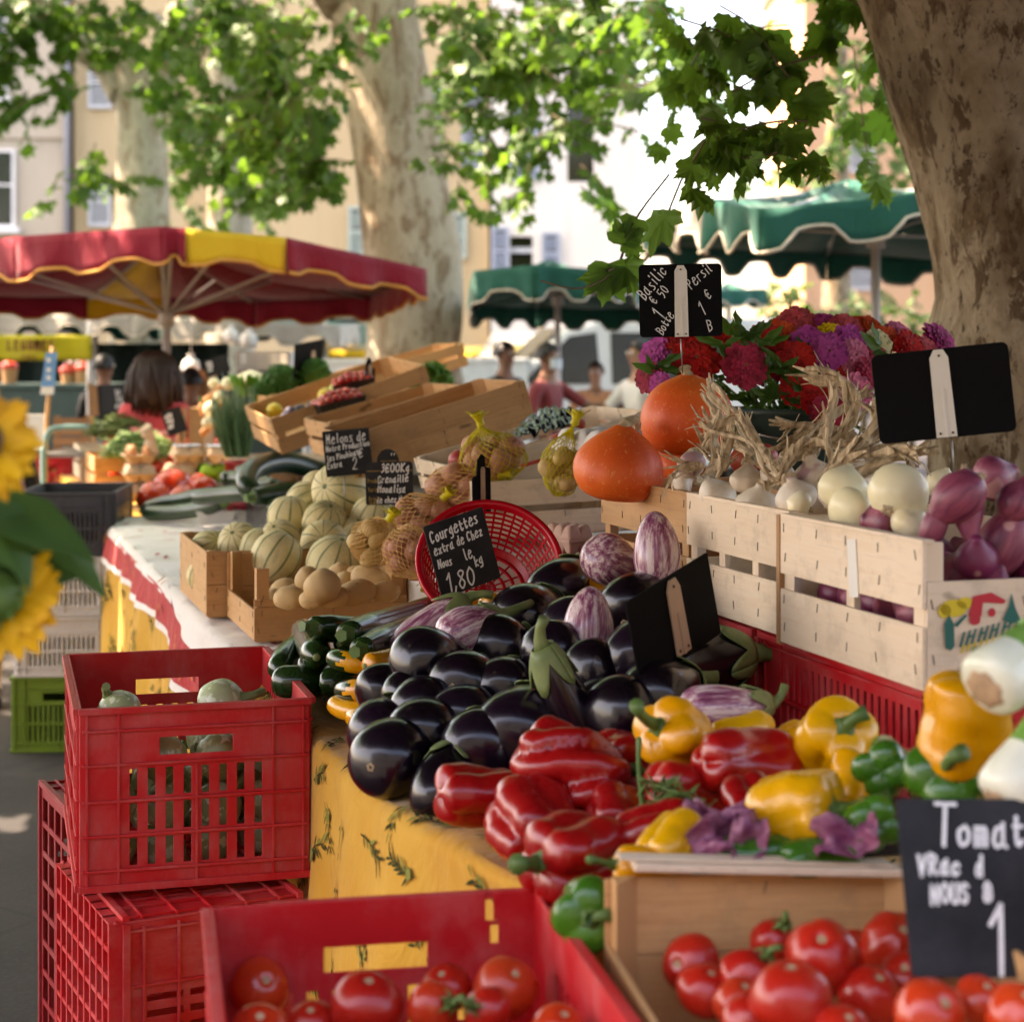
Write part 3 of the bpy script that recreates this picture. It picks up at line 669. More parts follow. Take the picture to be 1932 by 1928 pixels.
bl1 = [(55, 50, 18, 115, 80), (25, 165, 18, 45, 55), (108, 150, 18, 25, 60, .8), (215, 50, 18, 120, 65), (330, 95, 18.5, 75, 60, .7), (405, 50, 17, 110, 65), (480, 130, 16.5, 110, 75), (415, 235, 17, 105, 70), (520, 250, 16, 95, 60),
       (560, 325, 15.5, 65, 40), (375, 325, 17, 40, 50, .7), (475, 370, 16, 50, 40, .8), (160, 335, 16.5, 60, 26, .7), (95, 380, 16, 32, 18, .8), (285, 175, 19, 35, 55, .7), (345, 215, 18, 50, 55), (230, 320, 17, 55, 20, .8), (60, 215, 18, 25, 40, .6), (505, 330, 16, 60, 40)]
over1 = [(200, -220, 18, 350, 160, .5), (-150, 60, 18, 150, 200, .6), (500, -220, 17, 250, 160, .5)]
foliage(T1, bl1+over1, MA['plane_leaf'], .20, rg, LT2, .007, 2.6, .6)
def shade_leaves(T, x0, x1, y0, y1, z0, z1, n, size=.42):   # unseen loose leaves added high over the square to shade it
    it = []
    for _ in range(n):
        y = rg.uniform(y0, y1); it.append((Vector((rg.uniform(x0, x1), y, max(rg.uniform(z0, z1), CAMH+.235*y))), Vector((rg.uniform(-1, 1), rg.uniform(-1, 1), -.3)), Vector((rg.gauss(0, .4), rg.gauss(0, .4), 1)), size*rg.uniform(.6, 1.1)))
    link('crown', leaves_mesh('crown', it, MA['plane_leaf'], LT2, rg), T)
shade_leaves(T1, -10, -1.8, 2.2, 8, 4.4, 7, 2200); shade_leaves(T1, -20, -3.5, 7, 30, 6, 10.5, 8000); shade_leaves(T2, -7, 6, 7, 26, 6, 10, 3800); shade_leaves(T3, -1, 8, 3.5, 9, 4.6, 7.5, 1800)
# --- farther trees
T5 = thing('plane_tree', 'pale straight plane tree trunk farther back between the forked tree and the middle tree', 'tree', Matrix.Identity(4))
s5 = secs([(385, 480, 800), (392, 474, 430), (395, 470, 250), (398, 466, 100), (400, 462, -50), (405, 458, -400)], 30.); s5[0] = (*s5[0][:2], 0, s5[0][3])
trunk(T5, s5, [], MA['bark_far'], 21, .04, 28)
foliage(T5, [(345, 390, 32, 45, 50), (500, 400, 29, 30, 30), (430, -100, 30, 250, 120, .6), (330, 300, 32, 50, 60)], MA['far_leaf'], .26, rg, LT2, .01, .9)
T4 = thing('plane_tree', 'dark distant tree behind the right green parasol in front of the peach house', 'tree', Matrix.Identity(4))
s4 = secs([(1545, 1610, 800), (1556, 1604, 400), (1558, 1600, 250), (1560, 1598, 100), (1560, 1596, -80)], 26.); s4[0] = (*s4[0][:2], 0, s4[0][3])
trunk(T4, s4, [], MA['bark_near'], 22, .04, 24)
foliage(T4, [(1600, 200, 25, 60, 90), (1680, 300, 24, 60, 60), (1560, 300, 25, 60, 50), (1440, 325, 27, 80, 40), (1640, 110, 25, 70, 60), (1560, -60, 26, 180, 90, .6)], MA['far_leaf'], .25, rg, LT2, .01, 1.0)
HG = thing('hedge', 'green hedge seen under the right green parasol behind its pole', 'hedge', Matrix.Identity(4))
foliage(HG, [(1480, 590, 24, 90, 60), (1600, 580, 24, 90, 60), (1720, 590, 24, 80, 60), (1560, 680, 24, 200, 60), (1720, 690, 24, 120, 60)], MA['far_leaf'], .2, rg, LT2, .01, .9)
hs = MB()
for dx in (1450, 1540, 1630, 1720): p = W(dx, 640, 24.2); hs.tube([(p.x, p.y, 0), (p.x, p.y, 1.9)], .05, 6)
obj('stem', hs, MA['twig'], HG)
# ================================================================ PARASOLS
def parasol(label, rim, apex, mats, trim, pole, colors, valcol=None, amp=.07, waves=3, inner=None, rib_m='alu', group='market parasols', hub=None):
    # rim: (dx, dy_top, dy_bottom, D) round the canopy; colors: material index of each edge's panel
    T = thing('market_parasol', label, 'parasol', Matrix.Identity(4), group)
    P = [(W(q[0], q[1], q[3]), W(q[0], q[2], q[3])) if len(q) == 4 else q for q in rim]; A_ = W(*apex) if isinstance(apex, tuple) else apex; n = len(P)
    cv, va, tr = MB(), MB(), MB()
    for i in range(n):
        (a0, a1), (b0, b1) = P[i], P[(i+1) % n]
        cv.grid(6, 6, lambda u, v: (a0.lerp(b0, u)).lerp(A_, v)-Vector((0, 0, .10*math.sin(math.pi*v)*math.sin(math.pi*u)**1+.04*math.sin(math.pi*v))), colors[i])
        L = (b0-a0).length; wv = max(1, int(round(L/.42)))
        nrm = (b0-a0).cross(Vector((0, 0, 1))).normalized()
        def vf(u, v):
            top = a0.lerp(b0, u); bot = a1.lerp(b1, u)
            s_ = math.cos(u*wv*2*math.pi); s_ = math.copysign(abs(s_)**.32, s_)
            bot = bot+Vector((0, 0, amp*.5*(s_-1)*-1-amp*.2))
            return top.lerp(bot, v)+nrm*(.018*v*math.sin(u*wv*2*math.pi+i*2)+.012*v*math.sin(u*23+i))
        va.grid(wv*12, 4, vf, (valcol or colors)[i])
        tr.tube([vf(u/(wv*12), 1) for u in range(wv*12+1)], .0095, 5)
    co = obj('canopy', cv, mats, T, None, 0, .004); vo_ = obj('valance', va, mats, T, None, 0, .004); obj('trim', tr, trim, vo_)
    pb = MB(); px_, py_, pz_ = A_
    bx_, by_ = pole[:2]; B_ = W(*pole); 
    pb.tube([(B_.x, B_.y, 0), (B_.x, B_.y, A_.z-.03)], .026, 12); pb.tube([(B_.x, B_.y, 0), (B_.x, B_.y, 1.0)], .034, 12); pb.tube([(B_.x, B_.y, 0), (B_.x, B_.y, .06)], .16, 16)
    obj('pole', pb, MA[rib_m], T)
    h = Vector((B_.x, B_.y, hub if hub else (A_.z*.45+min(p[1].z for p in P)*.55)))
    hb = MB(); hb.tube([h-Vector((0, 0, .07)), h+Vector((0, 0, .05))], .05, 12); obj('hub', hb, MA[rib_m], T)
    for i in range(n):
        for q in (P[i][0],):
            tip = q.lerp(A_, .04)-Vector((0, 0, .025)); r_ = MB(); r_.tube([tip, A_-Vector((0, 0, .06))], .010, 6)
            r_.tube([h, tip.lerp(A_, .42)-Vector((0, 0, .03))], .010, 6); obj('rib', r_, MA[rib_m], T)
    return T
CM = [MA['canvas_red'], MA['canvas_yellow'], MA['canvas_green'], MA['canvas_cream'], MA['canvas_dark']]
parasol('red parasol with yellow panels over the woman in pink at the left', [(350, 432, 497, 9.3), (540, 449, 512, 9.5), (805, 508, 562, 10.2), (700, 560, 603, 12.4), (480, 568, 615, 12.8), (310, 563, 600, 13), (165, 562, 600, 13), (-150, 556, 600, 13), (-330, 490, 545, 11.3), (30, 447, 528, 9.8), (308, 428, 494, 9.3)],
        (300, 441, 11.2), CM, MA['trim_orange'], (314, 700, 11.2), [1, 0, 0, 0, 0, 1, 0, 0, 0, 0, 0], amp=.042, hub=1.76)
parasol('green parasol with a white corner panel and scalloped edge left of the right hand trunk', [(1435, 397, 470, 8.0), (1840, 352, 425, 8.2), (2020, 395, 455, 10), (1960, 500, 552, 11.8), (1560, 478, 522, 11.6), (1190, 462, 505, 10.6), (1225, 408, 468, 9.3), (1329, 376, 470, 8.6)],
        (1600, 338, 9.9), CM, MA['trim_cream'], (1652, 640, 9.9), [2, 2, 2, 2, 2, 2, 3, 2], amp=.095)
parasol('green parasol right of the middle tree with pale ribs over the men', [(893, 512, 568, 13.6), (1010, 500, 562, 13.2), (1170, 512, 566, 13.4), (1290, 560, 600, 15), (1230, 585, 622, 16.4), (1010, 580, 618, 16.6), (893, 578, 615, 16.2), (885, 545, 590, 15)],
        (1035, 490, 14.8), CM, MA['trim_cream'], (1052, 700, 14.8), [2]*8, amp=.085)
parasol('small green parasol half hidden behind the basil price board', [(1330, 548, 578, 18.5), (1446, 545, 575, 19), (1430, 556, 580, 21), (1290, 556, 580, 21)], (1375, 532, 19.8), CM, MA['trim_cream'], (1375, 700, 19.8), [2]*4, amp=.06)
parasol('wide dark green parasol with a cream valance far behind the red one', [(-60, 590, 628, 17.5), (250, 592, 630, 17.2), (450, 606, 648, 17), (640, 612, 650, 17.5), (700, 612, 640, 20), (300, 610, 640, 21), (-120, 606, 636, 21)], (280, 560, 19), CM, MA['trim_cream'], (180, 720, 18.2), [2]*7, [3, 3, 3, 3, 2, 2, 2], amp=.1)
# unseen parasol added above the frame to keep the sun off the display
VP = lambda x, y, z: (Vector((x, y, z)), Vector((x, y, z-.22)))
parasol('unseen dark brown parasol added above the vegetable stall to block the sun', [VP(-3.2, 1.3, 2.66), VP(.2, .9, 2.68), VP(2.9, 1.3, 2.68), VP(3.2, 3.0, 2.9), VP(2.0, 6.0, 3.1), VP(-3.4, 6.7, 3.12), VP(-3.6, 3.2, 2.9)], Vector((-.2, 3.4, 3.55)), CM, MA['trim_cream'], (2140, 300, 4.1), [4]*7)
# ================================================================ BACKGROUND STALLS
def slab(name, label, cat, c0, c1, dy, D, depth, mat, group=None, th=None, zt=None):
    a, b = W(c0, dy, D), W(c1, dy, D); z = a.z
    T = thing(name, label, cat, Matrix.Identity(4), group)
    tb = MB(); tb.box((a.x, D, z-.04), (b.x, D+depth, z)); obj('top', tb, mat, T, None, .006)
    ft = MB(); ft.box((a.x+.02, D+.02, .12), (b.x-.02, D+.05, z-.042)); obj('front', ft, mat, T)
    for x in (a.x+.06, b.x-.06):
        for y in (D+.12, D+depth-.06): l_ = MB(); l_.tube([(x, y, 0), (x, y, z-.041)], .022, 8); obj('leg', l_, MA['metal'], T)
    return T
slab('market_counter', 'white counter in the sun left of the middle tree', 'counter', 560, 705, 678, 17.2, .8, MA['counter_white'], 'counters of the far stalls')
slab('market_counter', 'white counter between the middle tree and the dark haired person', 'counter', 862, 1000, 676, 18.5, .8, MA['counter_white'], 'counters of the far stalls')
slab('market_counter', 'grey green counter at the far left behind the yellow banner', 'counter', -120, 230, 725, 14.5, .9, MA['dark_green'], 'counters of the far stalls')
slab('market_counter', 'brown wooden counter behind the woman in pink', 'counter', 300, 470, 752, 13.2, .8, MA['wood_old'], 'counters of the far stalls')
# dark fascia board with pale letters, pale green counter front under it, yellow awning
def facade_box(name, label, cat, x0, x1, y0, y1, D, dep, mat, grp=None):
    a, b = W(x0, y0, D), W(x1, y1, D); m_ = MB(); m_.box((a.x, D, b.z), (b.x, D+dep, a.z)); o = obj(name, m_, mat, None, None, .004); return tag(o, label, cat, grp)
STALL = thing('food_stall', 'dark and pale green snack stall left of the middle trunk under a lettered fascia', 'stall', Matrix.Identity(4))
def sbox(nm, x0, x1, y0, y1, D, dep, mat): 
    a, b = W(x0, y0, D), W(x1, y1, D); m_ = MB(); m_.box((a.x, D, b.z), (b.x, D+dep, a.z)); return obj(nm, m_, mat, STALL, None, .006)
fas = sbox('fascia', 618, 720, 573, 609, 19, .08, MA['dark_grey_board'])
lt = MB()
for q in ([(689, 598), (697, 580), (699, 600), (690, 603), (708, 603)], [(632, 600), (668, 600)], [(712, 582), (718, 590), (713, 600)]):
    lt.tube([W(x, y, 18.985) for x, y in q], .016, 6)
obj('letters', lt, MA['trim_cream'], fas)
sbox('upper_panel', 618, 720, 611, 652, 19, .06, MA['counter_green'])
sbox('ledge', 612, 722, 653, 660, 18.8, .3, MA['trim_cream'])
for x in (612, 718):
    pp = MB(); p = W(x, 640, 19.1); pp.tube([(p.x, p.y, 0), (p.x, p.y, 2.3)], .03, 8); obj('post', pp, MA['metal'], STALL)
def awning(label, x0, x1, y0, y1, D, dep, mat, drop=.12):
    T = thing('awning', label, 'awning', Matrix.Identity(4), 'yellow awnings far behind'); a, b = W(x0, y0, D), W(x1, y1, D)
    m_ = MB(); m_.grid(12, 8, lambda u, v: (a.x+(b.x-a.x)*u, D+dep*v, b.z+(a.z-b.z)*(v**.7)+.02*math.sin(u*13)*v*(1-v)), 0); obj('canopy', m_, mat, T, None, 0, .006)
    v_ = MB(); v_.grid(24, 2, lambda u, v: (a.x+(b.x-a.x)*u, D-.004, b.z-drop*v*(1+.3*math.cos(u*40))), 0); obj('valance', v_, mat, T, None, 0, .005)
    for x in (a.x+.05, b.x-.05): q = MB(); q.tube([(x, D+.05, 0), (x, D+.05, b.z)], .018, 8); obj('pole', q, MA['alu'], T)
awning('yellow awning left of the middle trunk', 596, 705, 638, 662, 20.5, 1.2, MA['canvas_yellow'])
awning('yellow awning just right of the middle trunk', 858, 932, 652, 668, 21, 1.2, MA['canvas_yellow'], .08)
awning('yellow awning above the man in the red shirt', 958, 1028, 650, 668, 21, 1.2, MA['canvas_yellow'], .08)
# cream tent
TN = thing('market_tent', 'cream white tent roof right of the middle tree in the sun', 'tent', Matrix.Identity(4))
tm = MB(); q = [W(905, 672, 20), W(1330, 712, 20), W(1300, 636, 25), W(930, 628, 25)]; tm.grid(14, 10, lambda u, v: q[0].lerp(q[1], u).lerp(q[3].lerp(q[2], u), v)+Vector((0, 0, -.12*math.sin(math.pi*u)*math.sin(math.pi*v)))); obj('roof', tm, MA['canvas_cream'], TN, None, 0, .006)
for p in q: pm = MB(); pm.tube([(p.x, p.y, 0), (p.x, p.y, p.z)], .025, 8); obj('pole', pm, MA['alu'], TN)
BD = thing('backdrop', 'dark tarpaulin added to darken the space behind the stalls under the far green parasol', 'backdrop', Matrix.Identity(4)); a, b = W(-90, 648, 18.4), W(432, 770, 18.4)
q = MB(); q.grid(40, 6, lambda u, v: (a.x+(b.x-a.x)*u, 18.4+.05*math.sin(u*50), a.z+(.02-a.z)*v)); obj('sheet', q, MA['dark_backdrop'], BD, None, 0, .006)  # dark sheet added so the depth behind the stalls looks unlit
# yellow banner
sys_banner = thing('banner', 'yellow banner lettered in red brown above the far left stall', 'banner', Matrix.Identity(4))
# ================================================================ HANDWRITING
GL = dict(a="46 26 14 13 22 43;47 43 52", b="19 12;15 26 44 43 32 12", c="45 36 15 13 22 43", d="46 26 14 13 22 43;49 42", e="15 45 56 37 25 13 22 42 53", f="48 39 28 22;15 45",
 g="46 26 14 23 43;47 41 20 10", h="19 12;14 26 45 42", i="26 22;28 29", k="19 12;46 14 42", l="29 23 32", m="16 12;15 26 35 32;35 46 55 52", n="16 12;15 26 45 42", o="36 15 13 22 43 45 36",
 p="16 10;15 36 45 43 22 13", r="16 12;14 26 46", s="46 26 25 43 32 12", t="28 23 32 43;16 46", u="16 13 22 43;46 42", v="16 32 56", x="16 42;46 12", z="16 46 12 42", B="19 12;19 48 46 16;16 45 43 12",
 C="58 39 17 14 22 43", E="59 19;19 12;12 52;16 46", G="58 39 17 14 22 53 55;55 35", K="19 12;59 15;15 52", L="19 12;12 52", M="12 19;19 35;35 59;59 52", N="12 19;19 52;52 59", O="39 17 14 32 54 57 39", P="19 12;19 48 46 15",
 R="19 12;19 48 46 15;25 52", S="58 39 18 26 45 43 22 13", T="09 69;39 32", U="19 13 32 53 59", V="19 32;32 59", X="19 52;59 12")
GL.update({'0': "39 17 14 32 54 57 39", '1': "17 39;39 32", '2': "17 29 48 46 12;12 52", '3': "18 39 47 26;26 45 33 12", '5': "59 19;19 16 46 44 22 12", '8': "36 18 39 58 36 14 32 54 36", '9': "47 26 28 49 47;47 42 20", '€': "58 39 17 14 22 53;06 46;05 45", ',': "23 11", "'": "39 27", '^': "17 39 57", '/': "10 59", '@': "45 35 34 44 46 26 14 13 22 53 57 39 17", '-': "15 45", 'â': "46 26 14 13 22 43;47 43 52;18 39 48"})
def stroke_text(mb, s, x, y, h, w=.0028, ang=0, slant=.12, z=.0, rg=None, mat=0, sp=1.0, xs=.76):
    rg = rg or random.Random(hash(len(s)*7+int(x*1e4)) & 999); cx = 0; ca, sa = math.cos(ang), math.sin(ang)
    for ch in s:
        if ch == ' ': cx += .45*sp; continue
        g_ = GL.get(ch) or GL.get(ch.lower()) or GL['-']; wmax = 0; jy = rg.uniform(-.05, .05); js = rg.uniform(.9, 1.1)
        for pl in g_.split(';'):
            P = [(int(q[0])/9*js, (int(q[1])-2)/7+jy) for q in pl.split()]; wmax = max(wmax, max(p[0] for p in P))
            Q = [(p.x, p.y) for p in smoothpath([(a, b, 0) for a, b in P], 5)] if len(P) > 2 else P
            Q = [(((cx+a)*xs+slant*b)*h, b*h) for a, b in Q]; Q = [(x+a*ca-b*sa, y+a*sa+b*ca) for a, b in Q]
            v = []; n = len(Q)
            for i in range(n):
                tx, ty = Q[min(i+1, n-1)][0]-Q[max(i-1, 0)][0], Q[min(i+1, n-1)][1]-Q[max(i-1, 0)][1]; l = math.hypot(tx, ty) or 1
                nx, ny = -ty/l*w/2, tx/l*w/2
                ex = -w*.4 if i == 0 else (w*.4 if i == n-1 else 0); px, py = Q[i][0]+tx/l*ex, Q[i][1]+ty/l*ex
                v += [(px+nx, py+ny, z), (px-nx, py-ny, z)]
            mb.add(v, [(2*i, 2*i+1, 2*i+3, 2*i+2) for i in range(n-1)], mat)
        cx += wmax+.2*sp
    return cx*h*xs
def rrect(w_, h_, r, k=5):
    o = []
    for cx, cy, a0 in ((w_/2-r, h_/2-r, 0), (-w_/2+r, h_/2-r, 90), (-w_/2+r, -h_/2+r, 180), (w_/2-r, -h_/2+r, 270)):
        for i in range(k+1): a_ = R(a0+90*i/k); o.append((cx+r*math.cos(a_), cy+r*math.sin(a_)))
    return o
def board(label, TLp, TRp, BLp, mat='chalk_board', texts=(), r=.008, clip=None, pin=None, cat='price board', group='price boards on the stall', ink='chalk', shape=None, name='price_board', two=None, pinr=.0016, w=.0028):
    # corners are (dx, dy, D); texts: (string, x, y, height, angle) in fractions of the board's width/height
    a, b, c = W(*TLp), W(*TRp), W(*BLp); Wd, H = (b-a).length, (c-a).length
    x = (b-a).normalized(); y = (a-c); y = (y-x*y.dot(x)).normalized(); z = x.cross(y)
    M = Matrix((x, y, z)).transposed().to_4x4(); M.translation = a+(b-a)/2+(c-a)/2
    T = thing(name, label, cat, M, group)
    p = MB(); p.prism(shape(Wd, H) if shape else rrect(Wd, H, r), -.0015, .0015); obj('panel', p, MA[mat], T)
    if texts:
        for fr, sg in ((0, 1),):
            t = MB()
            for q in texts: stroke_text(t, q[0], (q[1]-.5)*Wd, (.5-q[2])*H, q[3]*H, w*(q[5] if len(q) > 5 else 1), R(q[4]), .1, .0024)
            obj('writing', t, MA[ink], T)
    if two:
        t = MB()
        for q in two: stroke_text(t, q[0], (q[1]-.5)*Wd, (.5-q[2])*H, q[3]*H, w*.5, 0, 0, .0024)
        obj('print', t, MA['gold_ink'], T)
    if clip:
        cx, cw, c0, c1, cm = clip; cl = MB(); X = (cx-.5)*Wd; y0, y1 = (.5-c1)*H, (.5-c0)*H; hw = cw*Wd/2
        cl.prism([(X-hw, y0), (X+hw, y0), (X+hw*.9, y1-hw*.8), (X+hw*.45, y1), (X-hw*.45, y1), (X-hw*.9, y1-hw*.8)], .0025, .0055)
        cl.prism([(X-hw*.13, y0), (X+hw*.13, y0), (X+hw*.13, y0+(y1-y0)*.55), (X-hw*.13, y0+(y1-y0)*.55)], .0056, .008)
        co_ = obj('clip', cl, MA[cm], T)
        rv = MB()
        for rx, ry in ((-hw*.6, y0+hw*.4), (hw*.6, y0+hw*.4), (0, y1-hw*.6)): rv.tube([(X+rx, ry, .0056), (X+rx, ry, .0068)], hw*.13, 8)
        obj('rivet', rv, MA['staple'], co_)
    if pin:
        pts = [M.inverted() @ W(*q) for q in pin]; pm = MB(); pm.tube(pts, pinr, 6); obj('pin', pm, MA['metal'], T)
    return T
# ---------------------------------------------------------------- far signs
a = W(-30, 632, 13.6); bb = W(172, 680, 13.6)
bn = MB(); bn.grid(16, 6, lambda u, v: (a.x+(bb.x-a.x)*u, 13.6+.02*math.sin(u*9), a.z+(bb.z-a.z)*(1-v))); obj('sheet', bn, MA['banner_yellow'], sys_banner, None, 0, .004)
t = MB(); fx = lambda dx, dy: (a.x+(dx+30)/202*(bb.x-a.x), a.z+(dy-632)/48*(bb.z-a.z))
s_ = MB(); stroke_text(s_, 'LEGUMES', 0, 0, 17*13.6/F, .016, 0, 0, 0, None, 0, 2.2); stroke_text(s_, 'VENTE', .1, -.07, 8*13.6/F, .006, 0, 0, 0, None, 0, 2.0)
ox, oz = fx(16, 660); so_ = obj('lettering', s_, MA['banner_ink'], sys_banner, Matrix.Translation((ox, 13.57, oz)) @ Matrix.Rotation(R(90), 4, 'X'))
for x in (a.x+.03, bb.x-.03): pm = MB(); pm.tube([(x, 13.66, 0), (x, 13.66, 2.1)], .018, 8); obj('pole', pm, MA['alu'], sys_banner)
# ================================================================ PEOPLE
def person(label, loc, yaw, h, shirt, trouser, skin, hair, armL, armR, sleeve=.45, hairstyle='short', mask=False, group='people at the market', fem=False, turn=0):
    # local frame: faces -Y, x to its left hand; arms are (elbow, wrist) points for a 1.70 m figure
    s = h/1.70; T = Matrix.Translation(loc) @ Matrix.Rotation(yaw, 4, 'Z') @ Matrix.Scale(s, 4)
    sw = .165 if fem else .185
    Vv = [(0, 0, .93), (0, .0, 1.06), (0, .0, 1.20), (0, .01, 1.34), (0, .012, 1.43), (0, -.004, 1.505), (0, -.012, 1.565), (0, -.004, 1.63), (0, .004, 1.675)]
    Rr = [(.15, .105), (.13, .095), (.145, .105), (.14, .095), (.062, .06), (.05, .052), (.064, .072), (.075, .094), (.055, .07)]
    Lb = ['t', 's', 's', 's', 'k', 'k', 'k', 'k', 'k']; E_ = [(i, i+1) for i in range(8)]
    for sg, arm in ((1, armL), (-1, armR)):
        b = len(Vv); sh = (sg*sw, .01, 1.385)
        el, wr = arm; mid = tuple(sh[k]+(el[k]-sh[k])*sleeve for k in range(3))
        Vv += [sh, mid, el, tuple((el[k]+wr[k])/2 for k in range(3)), wr]; Rr += [(.062,)*2, (.050,)*2, (.042,)*2, (.040,)*2, (.028,)*2]; Lb += ['s', 's', 'k' if sleeve < .9 else 's', 'k' if sleeve < 1.5 else 's', 'k']
        E_ += [(3, b), (b, b+1), (b+1, b+2), (b+2, b+3), (b+3, b+4)]
    for sg in (1, -1):
        b = len(Vv); Vv += [(sg*.095, 0, .86), (sg*.10, -.005, .50), (sg*.10, .02, .10), (sg*.105, -.04, .035), (sg*.11, -.15, .025)]
        Rr += [(.095, .1), (.062,)*2, (.042,)*2, (.042, .035), (.035, .022)]; Lb += ['t']*3+['f', 'f']; E_ += [(0, b), (b, b+1), (b+1, b+2), (b+2, b+3), (b+3, b+4)]
    me = bpy.data.meshes.new('skeleton'); me.from_pydata(Vv, E_, []); o = bpy.data.objects.new('skeleton', me); COL.objects.link(o)
    md = o.modifiers.new('skin', 'SKIN'); md.use_smooth_shade = True
    for i, q in enumerate(me.skin_vertices[0].data): q.radius = Rr[i]; q.use_root = (i == 0)
    o.modifiers.new('sub', 'SUBSURF').levels = 2
    dg = bpy.context.evaluated_depsgraph_get(); dg.update(); ev = bpy.data.meshes.new_from_object(o.evaluated_get(dg)); bpy.data.objects.remove(o)
    mb = MB(); SE = [(Vector(Vv[a]), Vector(Vv[b]), Lb[a], Lb[b]) for a, b in E_]; mi = {'s': 0, 't': 1, 'k': 2, 'f': 3}; ml = []
    for p in ev.polygons:
        c = p.center; best = None
        for A_, B_, la, lb in SE:
            d = B_-A_; u = max(0, min(1, (c-A_).dot(d)/d.length_squared)); e_ = (A_+d*u-c).length
            if best is None or e_ < best[0]: best = (e_, la if u < .5 else lb)
        ml.append(mi[best[1]])
    mb.v = [tuple(v.co) for v in ev.vertices]; mb.f = [tuple(p.vertices) for p in ev.polygons]; mb.m = ml; mb.sm = [True]*len(ml); mb.uv = [None]*len(ml)
    for sg, arm in ((1, armL), (-1, armR)):      # hands: palm and five bent fingers
        el, wr = Vector(arm[0]), Vector(arm[1]); d = (wr-el).normalized(); n_ = Vector((0, 0, 1)) if abs(d.z) < .8 else Vector((0, -1, 0)); a_ = d.cross(n_).normalized(); n_ = a_.cross(d)
        mb.tube([wr-d*.02, wr+d*.03, wr+d*.07, wr+d*.085], [.026, .034, .036, .03], 10, 2)
        for k, (off, ln) in enumerate(((-.027, .066), (-.009, .076), (.009, .072), (.026, .056))):
            b0 = wr+d*.075+a_*off; mb.tube([b0, b0+d*ln*.45-n_*.006, b0+d*ln*.8-n_*.02, b0+d*ln-n_*.034], [.0095, .009, .008, .0055], 7, 2)
        b0 = wr+d*.02-a_*.03; mb.tube([b0, b0+d*.025-a_*.022, b0+d*.055-a_*.026-n_*.01], [.011, .010, .007], 7, 2)
    hm = []                                       # nose and ears belong to the body mesh
    mb.lathe([(.0, -.012), (.012, -.006), (.010, .014), (.004, .03)], 8, None, 2, True, Matrix.Translation((0, -.098, 1.602)) @ Matrix.Rotation(R(-12), 4, 'X'))
    for sg in (1, -1): mb.lathe([(.001, -.006), (.02, -.004), (.024, .002), (.014, .006)], 10, None, 2, True, Matrix.Translation((sg*.078, .005, 1.612)) @ Matrix.Rotation(R(90*sg), 4, 'Y') @ Matrix.Diagonal((1.3, .8, 1, 1)))
    body = link('person', mb.mesh('person', [MA[shirt], MA[trouser], MA[skin], MA['shirt_black']]), None, T); tag(body, label, 'person', group)
    for sg in (1, -1):
        e_ = MB(); e_.lathe([(.0001, -.008), (.012, -.004), (.014, 0), (.012, .004), (.0001, .008)], 10, None, 0, True, Matrix.Translation((sg*.032, -.088, 1.625)) @ Matrix.Rotation(R(90), 4, 'X')); 
        e_.lathe([(.0001, -.003), (.006, -.001), (.006, .001), (.0001, .003)], 8, None, 1, True, Matrix.Translation((sg*.032, -.0955, 1.625)) @ Matrix.Rotation(R(90), 4, 'X')); obj('eye', e_, [MA['eye_white'], MA['hair_dark']], body)
    if not mask:
        l_ = MB(); l_.tube([(-.022, -.083, 1.568), (0, -.092, 1.567), (.022, -.083, 1.568)], [.003, .007, .003], 6); obj('mouth', l_, MA['lip'], body)
    else:
        k = MB(); k.grid(10, 8, lambda u, v: (.075*math.sin((u-.5)*2.4), -.02-.092*math.cos((u-.5)*2.4), 1.525+.08*v)); obj('face_mask', k, MA[mask if isinstance(mask, str) else 'mask_blue'], body, None, 0, .003)
    hr = MB(); r0 = random.Random(int(h*1000))
    def hf(u, v):
        th = 2*math.pi*u; ph = math.pi*.5*v; lo = 0
        front = max(0, -math.sin(th)); 
        if hairstyle == 'short': zlow = 1.60+.075*front**.6
        else: zlow = 1.40+.265*front**1.2
        zt_ = 1.728; z = zlow+(zt_-zlow)*math.sin(ph); q = max(0, min(1, (z-1.60)/(zt_-1.60))); rr = math.sqrt(max(0, 1-q*q))
        if hairstyle != 'short' and z < 1.6: rr = 1+.10*math.sin((1.6-z)*14)-.5*((1.6-z)/.2)**3*.3+.05*math.sin(th*4+z*30)
        ex, ey = (.087, .108) if hairstyle == 'short' else (.122+.02*math.sin(th*2+z*9), .128)
        wv = 1+.035*math.sin(th*9+z*30)+.025*math.sin(th*17-z*20)
        return (ex*rr*math.cos(th)*wv, .006+ey*rr*math.sin(th)*wv, z)
    hr.grid(40, 14, hf)
    if hairstyle == 'long':
        for i in range(110):     # loose strands over the cap of hair
            th = r0.uniform(-.35, math.pi+.35); e_ = r0.uniform(.96, 1.10); zl = r0.uniform(1.34, 1.44); g_ = r0.gauss(0, .012)
            hr.tube([(e_*.04*math.cos(th), .01+e_*.04*math.sin(th), 1.735), (e_*.10*math.cos(th), .006+e_*.105*math.sin(th), 1.69), (e_*.128*math.cos(th)+g_, .006+e_*.130*math.sin(th), 1.60), (e_*.13*math.cos(th)+g_*2, .006+e_*.128*math.sin(th), 1.50), (e_*.118*math.cos(th)+g_*3, .006+e_*.11*math.sin(th), zl)], [.004, .008, .009, .008, .002], 4, 0, True, False)
    hr.m = hr.m; obj('hair', hr, MA[hair], body, None, 0, .006)
    return body
dn = ((.26, .02, 1.12), (.25, -.10, .92)); dnR = ((-.26, .02, 1.12), (-.25, -.10, .92))
def at(dx, D): p = W(dx, 0, D); return Vector((p.x, p.y, 0))
